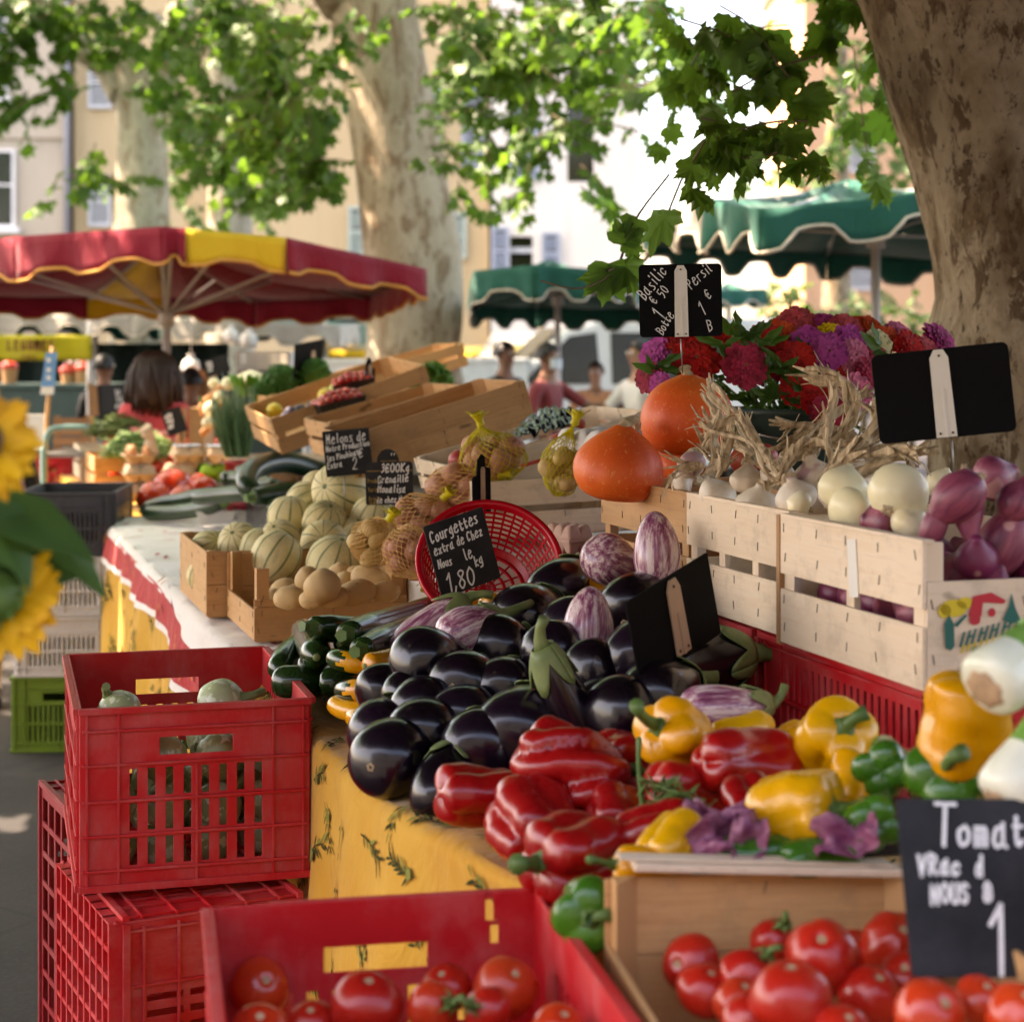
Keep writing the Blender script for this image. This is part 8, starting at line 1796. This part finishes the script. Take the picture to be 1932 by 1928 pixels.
for lab, mat, dx, dy, D, w_, d_, yaw, nn in (('front left black punnet of cherry tomatoes in the tilted crate', 'black_plastic', 645, 800, 6.35, .17, .13, .1, 24), ('rear black punnet of cherry tomatoes behind the front left one', 'black_plastic', 675, 764, 6.55, .15, .12, -.2, 20), ('right black punnet of cherry tomatoes in the tilted crate', 'black_plastic', 718, 798, 6.45, .12, .12, .3, 14)):
    c = W(dx, dy, D); T, M = punnet(lab, c, w_, d_, .085, mat, yaw, 'black punnets of cherry tomatoes', R(-12))
    for i in range(nn):
        x, y = ((i % 6)-2.5)*w_/6.4, ((i//6)-1.5)*d_/4.6; z = .082+.025*max(0, 1-(x/w_*2)**2-(y/d_*2)**2)+r0.uniform(-.004, .006)
        o = link('cherry_tomato', chm); o.matrix_world = M @ TR((x, y, z), r0.uniform(0, 6), r0.uniform(-1, 1)); tag(o, 'cherry tomato in the '+lab.split(' of')[0], 'cherry tomato', 'cherry tomatoes in the '+lab.split(' of')[0])
def fruit(name, label, c, wd, hgt, mat, cat, group, seed, d=(0, 1, 0)):
    b = MB(); blob(b, hgt, wd, prof_sup([(0, .05), (.03, .2), (.15, .37), (.4, .5), (.65, .48), (.88, .32), (.97, .15), (1, .03)]), 22, None, 0, .012, seed); o = obj(name, b, MA[mat], None, AX(c, sdir(*d))); tag(o, label, cat, group)
MA['plum'] = skinmat('dark plum skin', (.015, .010, .03), (.05, .03, .07), 9, .5, .05); MA['nectarine'] = skinmat('nectarine skin', (.36, .02, .03), (.56, .12, .05), 9, .45, .05); MA['lime'] = skinmat('yellow green fruit skin', (.30, .36, .02), (.44, .46, .04), 9, .35, .2); MA['lemon'] = skinmat('lemon skin', (.66, .46, .02), (.74, .56, .04), 9, .4, .15)
for i, (dx, dy) in enumerate(((540, 792), (556, 790), (574, 790), (548, 780), (566, 777), (586, 780), (590, 770))): fruit('plum', 'dark blue plum in the tilted crate left of the cherry tomatoes', W(dx, dy, 6.45+.03*i), .05, .055, 'plum', 'plum', 'dark plums', i, (.3*i-1, .5, .3))
for i, (dx, dy, mt, lab) in enumerate(((615, 747, 'lemon', 'bright yellow lemon above the cherry tomatoes'), (518, 775, 'lemon', 'yellow lemon alone at the left of the tilted crate'), (636, 736, 'lime', 'yellow green apple behind the lemon'), (652, 742, 'lime', 'green apple right of the yellow green one'))): fruit('fruit', lab, W(dx, dy, 6.8), .062, .06, mt, 'fruit', 'lemons and green apples', i)
for i, (dx, dy, D, lab) in enumerate(((1082, 800, 4.75, 'dark red nectarine beside the white egg box'), (1056, 838, 4.5, 'nectarine at the low board of the plum crate'), (1000, 868, 4.55, 'nectarine just above the highest net'), (1068, 862, 4.3, 'red fruit between the nets and the left squash'), (868, 868, 4.6, 'red nectarine left of the highest net'), (1405, 868, 3.6, 'orange red fruit hidden behind the garlic stalks'), (1440, 862, 3.7, 'orange fruit farther right behind the garlic stalks'))): fruit('nectarine', lab, W(dx, dy, D), .06, .056, 'nectarine', 'nectarine', 'nectarines', i)
# crumpled black bag
rg = random.Random(6); ph = [(rg.uniform(8, 26), rg.uniform(8, 26), rg.uniform(0, 6)) for _ in range(9)]
b = MB(); c0 = W(955, 835, 4.55); c1 = W(1075, 806, 4.55); c2 = W(985, 806, 4.85)
def bagf(u, v):
    p = c0+(c1-c0)*u+((c2-c0))*v; h = sum(abs(math.sin(u*a+v*b_+f)) for a, b_, f in ph)/9
    return p+Vector((0, 0, .055*h+.035*math.sin(math.pi*u)*math.sin(math.pi*v)-.03))
b.grid(46, 40, bagf, 0, True); o = obj('plastic_bag', b, MA['bag_black'], None, None, 0, .001); tag(o, 'crumpled shiny black plastic bag in the tilted pale crate', 'bag')
# ================================================================ BEANS AND LEAF VEGETABLES
def heap(name, label, cx, cy, D, rx, ry, n, L, r_, mats, seed):
    rg = random.Random(seed); b = MB(); c = W(cx, cy, D)
    for i in range(n):
        while True:
            q = Vector((rg.uniform(-1, 1), rg.uniform(-1, 1), rg.uniform(0, 1)))
            if q.length < 1 and q.length > .45: break
        p = c+Vector((q.x*rx/F*D, q.y*.22, q.z*ry/F*D)); a = rg.uniform(0, 6.28); d = Vector((math.cos(a), math.sin(a), rg.uniform(-.35, .35)))*L*rg.uniform(.7, 1.1); e_ = Vector((rg.uniform(-1, 1), rg.uniform(-1, 1), rg.uniform(-.3, 1)))*L*.14
        b.tube([p-d/2, p-d*.25+e_*.8, p+d*.25+e_*.8, p+d/2], [r_*.4, r_, r_, r_*.35], 5, 0, True, False)
    o = obj(name, b, mats); tag(o, label, 'beans', None, 'stuff'); return o
MA['bean'] = skinmat('green bean', (.08, .17, .03), (.20, .32, .09), 9, .5); MA['bean_dark'] = skinmat('darker bean', (.06, .11, .02), (.16, .22, .06), 9, .5); MA['bean_pink'] = skinmat('pink borlotti pod', (.48, .10, .12), (.60, .36, .26), 24, .5)
heap('green_beans', 'heap of light green beans in the nearer bean crate', 262, 862, 8.9, 62, 44, 420, .13, .0052, MA['bean'], 1)
heap('green_beans', 'heap of darker green beans in the farther bean crate', 232, 822, 9.7, 58, 38, 380, .13, .0052, MA['bean_dark'], 2)
heap('borlotti_beans', 'pink borlotti pods between the two bean heaps', 275, 828, 9.3, 40, 14, 46, .14, .008, MA['bean_pink'], 3); heap('borlotti_beans', 'few pink borlotti pods at the left of the bean heap', 224, 856, 9.0, 14, 16, 16, .14, .008, MA['bean_pink'], 4)
def leafball(label, c, r_, mat, seed, n=46, name='lettuce', cat='lettuce', group='lettuces', ruff=.16):
    rg = random.Random(seed); b = MB()
    for i in range(n):
        z = 1-1.5*(i+.5)/n; a = i*2.4; rr = math.sqrt(max(0, 1-z*z)); d = Vector((rr*math.cos(a), rr*math.sin(a), z)).normalized(); s_ = d.cross(Vector((0, 0, 1))); s_ = s_.normalized() if s_.length > .05 else Vector((1, 0, 0)); up = s_.cross(d)
        L = r_*rg.uniform(.55, .8); ph = rg.uniform(0, 6)
        def fn(u, v): x = (u-.5)*L*1.5*math.sin(math.pi*(.12+.8*v)); y = (v-.35)*L*1.3; k = (abs(u-.5)*2)**1.5; return d*(r_*(.72+.22*rg_[0])+ruff*r_*k*math.sin(v*21+ph)+ruff*r_*v*v*math.sin(u*19+ph)+.15*r_*v*v)+s_*x+up*y
        rg_ = [rg.random()]; b.grid(8, 6, fn)
    b.lathe([(.0005, -r_*.75), (r_*.6, -r_*.5), (r_*.7, 0), (r_*.5, r_*.45), (.0005, r_*.6)], 14)
    o = obj(name, b, MA[mat], None, Matrix.Translation(c), 0, .0015); tag(o, label, cat, group)
leafball('bright green curly lettuce alone in front of the middle trunk', W(813, 730, 6.6), .072, 'lettuce', 1)
for i, (dx, dy, r_, lab) in enumerate(((500, 745, .055, 'dark green leafy bunch at the left end of the lettuce crate'), (530, 728, .075, 'dark green leafy bunch second from the left in the lettuce crate'), (590, 712, .07, 'dark green leafy bunch at the right end of the lettuce crate'), (560, 730, .05, 'lighter leafy bunch low in the middle of the lettuce crate'))): leafball(lab, W(dx, dy, 7.9+.05*i), r_, 'parsley' if i < 3 else 'lettuce', i+5)
b = MB(); blob(b, .11, .15, prof_sup([(0, .2), (.2, .42), (.5, .5), (.8, .36), (1, .05)]), 28, lambda th, t_: 1+.06*math.sin(th*7)+.05*math.sin(th*11+t_*20), 0, .04, 3); o = obj('cauliflower', b, MA['onion_white'], None, Matrix.Translation(W(474, 722, 8.0))); tag(o, 'pale cauliflower left of the dark leafy bunches', 'cauliflower')
q = MB(); 
for i in range(9): a = i*.7; q.grid(4, 5, lambda u, v: (math.cos(a)*(.06+.035*v)+(u-.5)*-.05*math.sin(a), math.sin(a)*(.06+.035*v)+(u-.5)*.05*math.cos(a), -.06+.09*v+.01*math.sin(u*7)))
obj('leaf', q, MA['lettuce'], o, None, 0, .002)
rsr = MB(); 
# onions and carrots-coloured roots left of the chives
for i, (dx, dy, s, D, mt, lab) in enumerate(((398, 770, 30, 8.2, 'onion_white', 'bunched white onion lowest left of the chives'), (392, 796, 22, 8.15, 'onion_white', 'bunched white onion hanging below the others'), (414, 748, 24, 8.25, 'onion_white', 'bunched white onion in the middle beside the chives'), (432, 724, 26, 8.3, 'onion_red', 'pale pink onion on top of the onion bunch'), (405, 725, 22, 8.35, 'onion_white', 'small white onion behind the pink one'))): onion(W(dx, dy, D), s*1.15*D/F, s*D/F, sdir(.3, .9-.3*i, .1), lab, mt if mt == 'onion_white' else 'onion_white', 70+i, 'bunched onions by the chives', ON_P, False)
MA['carrot'] = skinmat('orange root', (.52, .18, .05), (.62, .27, .09), 20, .6)
for i, (x0, y0, x1, y1) in enumerate(((378, 822, 412, 790), (384, 760, 420, 730), (420, 760, 438, 800), (386, 786, 380, 760))):
    long_veg('carrot', [W(x0, y0, 8.3), W((x0*2+x1)/3, (y0*2+y1)/3, 8.3), W((x0+2*x1)/3, (y0+2*y1)/3, 8.3), W(x1, y1, 8.3)], .035, ('carrot pointing down left below the onion bunch', 'carrot slanting up behind the onion bunch', 'carrot between the onions and the chives', 'short carrot at the left of the onion bunch')[i], 'carrot', 'carrot', 'carrots in the onion bunch', seed=i)
cb = MB(); rg = random.Random(12); c0 = W(448, 862, 7.6)
for i in range(190):
    a = rg.uniform(0, 6.28); e_ = rg.uniform(0, 1)**.5; b0 = c0+Vector((math.cos(a), math.sin(a), 0))*.05*e_; top = c0+Vector((math.cos(a)*.10*e_-.02, math.sin(a)*.10*e_, rg.uniform(.18, .30))); md = b0.lerp(top, .55)+Vector((rg.gauss(0, .012), rg.gauss(0, .012), .01)); cb.tube([b0, md, top], [.003, .0028, .0008], 4, 0, True, False)
MA['chive'] = skinmat('chive green', (.03, .09, .02), (.08, .17, .05), 9, .5); o = obj('chives', cb, MA['chive']); tag(o, 'tall bunch of dark green chives standing left of the tilted crates', 'chives')
q = MB(); q.tube([c0+Vector((0, 0, -.02)), c0+Vector((0, 0, .0)), c0+Vector((0, 0, .09))], [.055, .058, .055], 20); obj('wrapper', q, MA['lettuce'], o) if False else None
b = MB(); b.lathe([(.001, -.14), (.085, -.14), (.10, .0), (.104, .0), (.104, .004), (.09, .004), (.075, -.12), (.001, -.12)], 24); o = obj('pot', b, MA['dark_red_plastic'], None, Matrix.Translation(W(468, 872, 7.75))); tag(o, 'dark red pot behind the chives', 'pot')
# ================================================================ RIGHT EDGE: LEEKS, SKINS, WILTED STEM, WOODEN TOMATO CRATE
MA['leek'] = skinmat('leek white', (.70, .70, .52), (.80, .80, .66), 9, .35, .2, None, None, (.62, .68, .40), (3, 3, .3)); MA['leek_green'] = skinmat('leek green', (.08, .24, .03), (.20, .40, .08), 9, .35, .2, None, None, None, (3, 3, .2)); MA['cut'] = plain('cut base', (.46, .30, .17), .8, .2, 0, .3, 60)
for i, (dx, dy, D, wd, L, d, lab) in enumerate(((1905, 1258, 1.95, .074, .09, (.72, .42, -.55), 'thick white leek end with a brown cut base at the right edge, upper one'), (1938, 1440, 1.92, .070, .10, (.6, .75, -.3), 'white and green leek end at the right edge above the tomato board'))):
    b = MB(); c = W(dx, dy, D); blob(b, L, wd, prof_sup([(0, .30), (.03, .40), (.12, .49), (.3, .5), (.6, .42), (1, .38)]), 36, lambda th, t_: 1+.02*math.sin(th*3+t_*5)+.012*math.sin(th*13), 0, .015, i)
    for p_ in range(len(b.f)): 
        if all(b.v[j][2] > L*.06 for j in b.f[p_]): b.m[p_] = 1
    o = obj('leek', b, [MA['leek'], MA['leek_green']], None, AX(c, sdir(*d))); tag(o, lab, 'leek', 'leeks at the right edge')
    q = MB(); q.lathe([(wd*.30, -L*.5+.001), (wd*.26, -L*.5-.004), (wd*.16, -L*.5-.003), (.0005, -L*.5-.006)], 20, lambda th, t_: 1+.1*math.sin(th*7)); obj('cut_base', q, MA['cut'], o)
    q = MB()
    for k in range(5): a = k*1.2; q.tube([(math.cos(a)*wd*.2, math.sin(a)*wd*.2, L*.48), (math.cos(a)*wd*.25, math.sin(a)*wd*.25, L*.8), (math.cos(a)*wd*.5, math.sin(a)*wd*.5, L*1.25)], [wd*.20, wd*.16, wd*.05], 7)
    obj('stalk', q, MA['leek_green'], o)
for z_, nm in ((.004, 'red plastic crate on the ground under the leeks, beyond the right edge'), (.532, 'red plastic crate that carries the leeks, beyond the right edge')): plastic_crate(nm, basis(Vector((.572, 1.72, z_)), Vector((1, 0, 0)), Vector((0, 1, 0)), Z), .29, .40, .525, 'dark_red_plastic', 'red plastic crates', 4)
MA['onion_skin'] = leafmat('purple onion skin flake', (.20, .025, .10), (.50, .20, .28), .12, .35, 45)
for i, (dx, dy, D, s, lab) in enumerate(((1362, 1572, 2.12, .062, 'crumpled purple onion skin left of the big round yellow pepper'), (1410, 1592, 2.10, .055, 'paler onion skin flake just above the crate rim'), (1330, 1560, 2.16, .05, 'small purple onion skin beside the pinkish red piece'), (1595, 1582, 2.08, .062, 'reddish purple onion skin by the crate post'))):
    rg = random.Random(i); b = MB(); f1, f2 = rg.uniform(0, 6), rg.uniform(0, 6)
    b.grid(16, 10, lambda u, v: ((u-.5)*s*1.3, (v-.5)*s*.8*(1-.5*abs(u-.5)), .012*math.sin(u*9+f1)+.010*math.sin(v*8+u*5+f2)+.005*math.sin(u*23+v*9)+.004*math.sin(v*27-u*8)+s*.35*(v-.5)**2*2)); o = obj('onion_skin', b, MA['onion_skin'], None, AX(W(dx, dy, D), sdir(.2-.2*i, .55, .8), .4+i), 0, .0008); tag(o, lab, 'onion skin', 'loose onion skins')
q = MB(); st = smoothpath([W(1206, 1392, 2.42), W(1205, 1440, 2.40), W(1210, 1500, 2.36), W(1216, 1556, 2.30)], 6); q.tube(st, [.0035]*3+[.0028]*(len(st)-3), 7)
for a_ in ((1208, 1470), (1214, 1500)):
    br = smoothpath([W(*a_, 2.37), W(a_[0]+40, a_[1]+15, 2.32), W(a_[0]+80, a_[1]+28, 2.28), W(a_[0]+120, a_[1]+60, 2.24)], 6); q.tube(br, .0018, 5); rg = random.Random(a_[1])
    for p in br[2:]:
        for k in range(4): d = Vector((rg.uniform(-1, 1), rg.uniform(-1, .4), rg.uniform(-.8, .8))).normalized()*.024; e_ = d.cross(Vector((0, 0, 1)))*.22; q.add([p, p+d*.5+e_, p+d, p+d*.5-e_], [(0, 1, 2, 3)])
o = obj('wilted_stem', q, MA['stem_green'], None, None, 0, .0008); tag(o, 'wilted green stem with feathery leaves among the red peppers', 'stem')
wy = R(8); wx_, wy_ = Vector((math.cos(wy), math.sin(wy), 0)), Vector((-math.sin(wy), math.cos(wy), 0))
WO = W(1152, 1662, 2.05); WO.z = .775; WM = basis(WO-wy_*.52, wx_, wy_, Z)
T = wood_crate('wooden crate of tomatoes at the lower right with a pale split top rail', WM, .345, .52, .170, 'wood', .100, .10, gap=False, mids=0, postH=.172)
q = MB(); q.box((.012, .497, .1725), (.36, .528, .1815)); q.box((-.004, .505, .182), (.31, .532, .1855)); obj('top_rail', q, MA['wood_pale'], T, Matrix.Translation((.01, 0, .172)) @ Matrix.Rotation(R(3.5), 4, 'Y') @ Matrix.Translation((0, 0, -.16)), .002)
wood_crate('wooden crate under the lower right tomato crate', basis(WO-wy_*.52-Vector((0, 0, .19)), wx_, wy_, Z), .345, .52, .185, 'wood', mids=0)
plastic_crate('red plastic crate on the ground under the wooden crates at the lower right', basis(Vector(((WO-wy_*.56).x, (WO-wy_*.56).y, .004)), wx_, wy_, Z), .58, .39, .575, 'dark_red_plastic', 'red plastic crates', 4)
# ================================================================ SUNFLOWERS
def sunflower(label, c, rd, d, seed):
    m_ = MB(); rg = random.Random(seed)
    for k in range(3):
        for i in range(22):
            a = 2*math.pi*(i+.33*k)/22+rg.uniform(-.08, .08); L = rd*rg.uniform(.9, 1.08)*(1-.06*k); w_ = rd*.15; ca, sa = math.cos(a), math.sin(a); ti = rg.uniform(-.25, .3)+.12*k; v = []
            for u, ww in ((.36, .5), (.55, 1), (.78, .95), (.92, .55), (1.02, .08)):
                z = math.sin(ti)*L*(u-.3)+.05*rd*math.sin(u*5+i); 
                for s_ in (-1, 0, 1): v.append((L*u*ca-s_*w_*ww*sa, L*u*sa+s_*w_*ww*ca, z+(.02*rd if s_ else 0)))
            m_.add(v, [(3*q+s_, 3*q+s_+1, 3*q+s_+4, 3*q+s_+3) for q in range(4) for s_ in range(2)], 0, True)
    o = obj('sunflower', m_, MA['sun_petal'], None, AX(c, d)); tag(o, label, 'sunflower', 'sunflowers at the left edge')
    q = MB(); q.lathe([(rd*.42, -.01), (rd*.40, .012), (rd*.25, .018), (.001, .012)], 28); obj('flower_eye', q, MA['sun_eye'], o); q = MB(); q.lathe([(.003, -.03), (rd*.3, -.024), (rd*.46, -.006), (rd*.42, .0)], 24); 
    for i in range(16): a = i*.3927; q.add([(rd*.40*math.cos(a-.15), rd*.40*math.sin(a-.15), -.012), (rd*.40*math.cos(a+.15), rd*.40*math.sin(a+.15), -.012), (rd*.68*math.cos(a), rd*.68*math.sin(a), -.022)], [(0, 1, 2)])
    obj('calyx', q, MA['stem_green'], o); return o
petal('sun_petal', (.72, .34, .004), (.80, .46, .01)); petal('sun_eye', (.05, .02, .008), (.14, .07, .02))
sunflower('blurred sunflower at the left edge, upper one', W(-46, 838, 1.62), .056, sdir(.35, .45, .7), 1); sunflower('blurred sunflower at the left edge hanging down, lower one', W(-2, 1128, 1.72), .060, sdir(.15, -.45, -.9), 2)
SB = Vector((-.60, 1.72, 0)); b = MB(); b.lathe([(.002, .01), (.12, .01), (.15, .36), (.156, .36), (.156, .345), (.15, .34), (.125, 0), (.002, 0)], 36); BK2 = obj('bucket', b, MA['grey_plastic'], None, Matrix.Translation((SB.x-.12, SB.y, .0))); tag(BK2, 'grey bucket of sunflowers left of the picture', 'bucket')
b = MB()
for k, (a, w1) in enumerate(((W(-46, 838, 1.62), (-60, 1000, 1.72)), (W(-2, 1128, 1.72), (-40, 1050, 1.78)))): b.tube(smoothpath([Vector((SB.x-.12+.03*k, SB.y, .05)), Vector((SB.x-.10, SB.y+.02, .6)), W(*w1), a-sdir(.35, .45, .7)*.02 if not k else a-sdir(.15, -.45, -.9)*.02], 6), .007, 8)
BIGT = [(0, 0), (.16, .06), (.30, .22), (.34, .42), (.26, .66), (.12, .88), (0, 1.1), (-.12, .88), (-.26, .66), (-.34, .42), (-.30, .22), (-.16, .06)]
ol = leaves_mesh('sunflower_leaves', [(W(-30, 930, 1.72), Vector((.78, -.1, -.42)), Vector((.3, -.5, 1)), .115), (W(-40, 985, 1.74), Vector((.9, -.05, -.32)), Vector((.2, -.6, .9)), .125), (W(-60, 900, 1.7), Vector((.6, -.2, -.8)), Vector((.5, -.5, .6)), .11), (W(-60, 1010, 1.7), Vector((.3, -.2, -.8)), Vector((.6, -.6, .4)), .10)], MA['leaf_broad'] if 'leaf_broad' in MA else leafmat('sunflower leaf', (.035, .09, .02), (.06, .13, .035), .15), BIGT, random.Random(2), .25)
sf = link('sunflower_leaves', ol); tag(sf, 'broad blurred sunflower leaves pointing right at the left edge', 'foliage'); obj('stems', b, MA['stem_green'], sf)
# ================================================================ put each thing's Empty at its own base
bpy.context.view_layer.update()
for o in list(SC.objects):
    if o.parent is None and o.type == 'EMPTY' and o.children and o.matrix_world == Matrix.Identity(4):
        pts = []
        for c in o.children:
            if c.type == 'MESH' and c.data.vertices:
                bb = [c.matrix_local @ Vector(q) for q in c.bound_box]; pts += bb
        if not pts: continue
        b = Vector(((min(p.x for p in pts)+max(p.x for p in pts))/2, (min(p.y for p in pts)+max(p.y for p in pts))/2, min(p.z for p in pts)))
        o.location = b
        for c in o.children: c.location = c.location-b
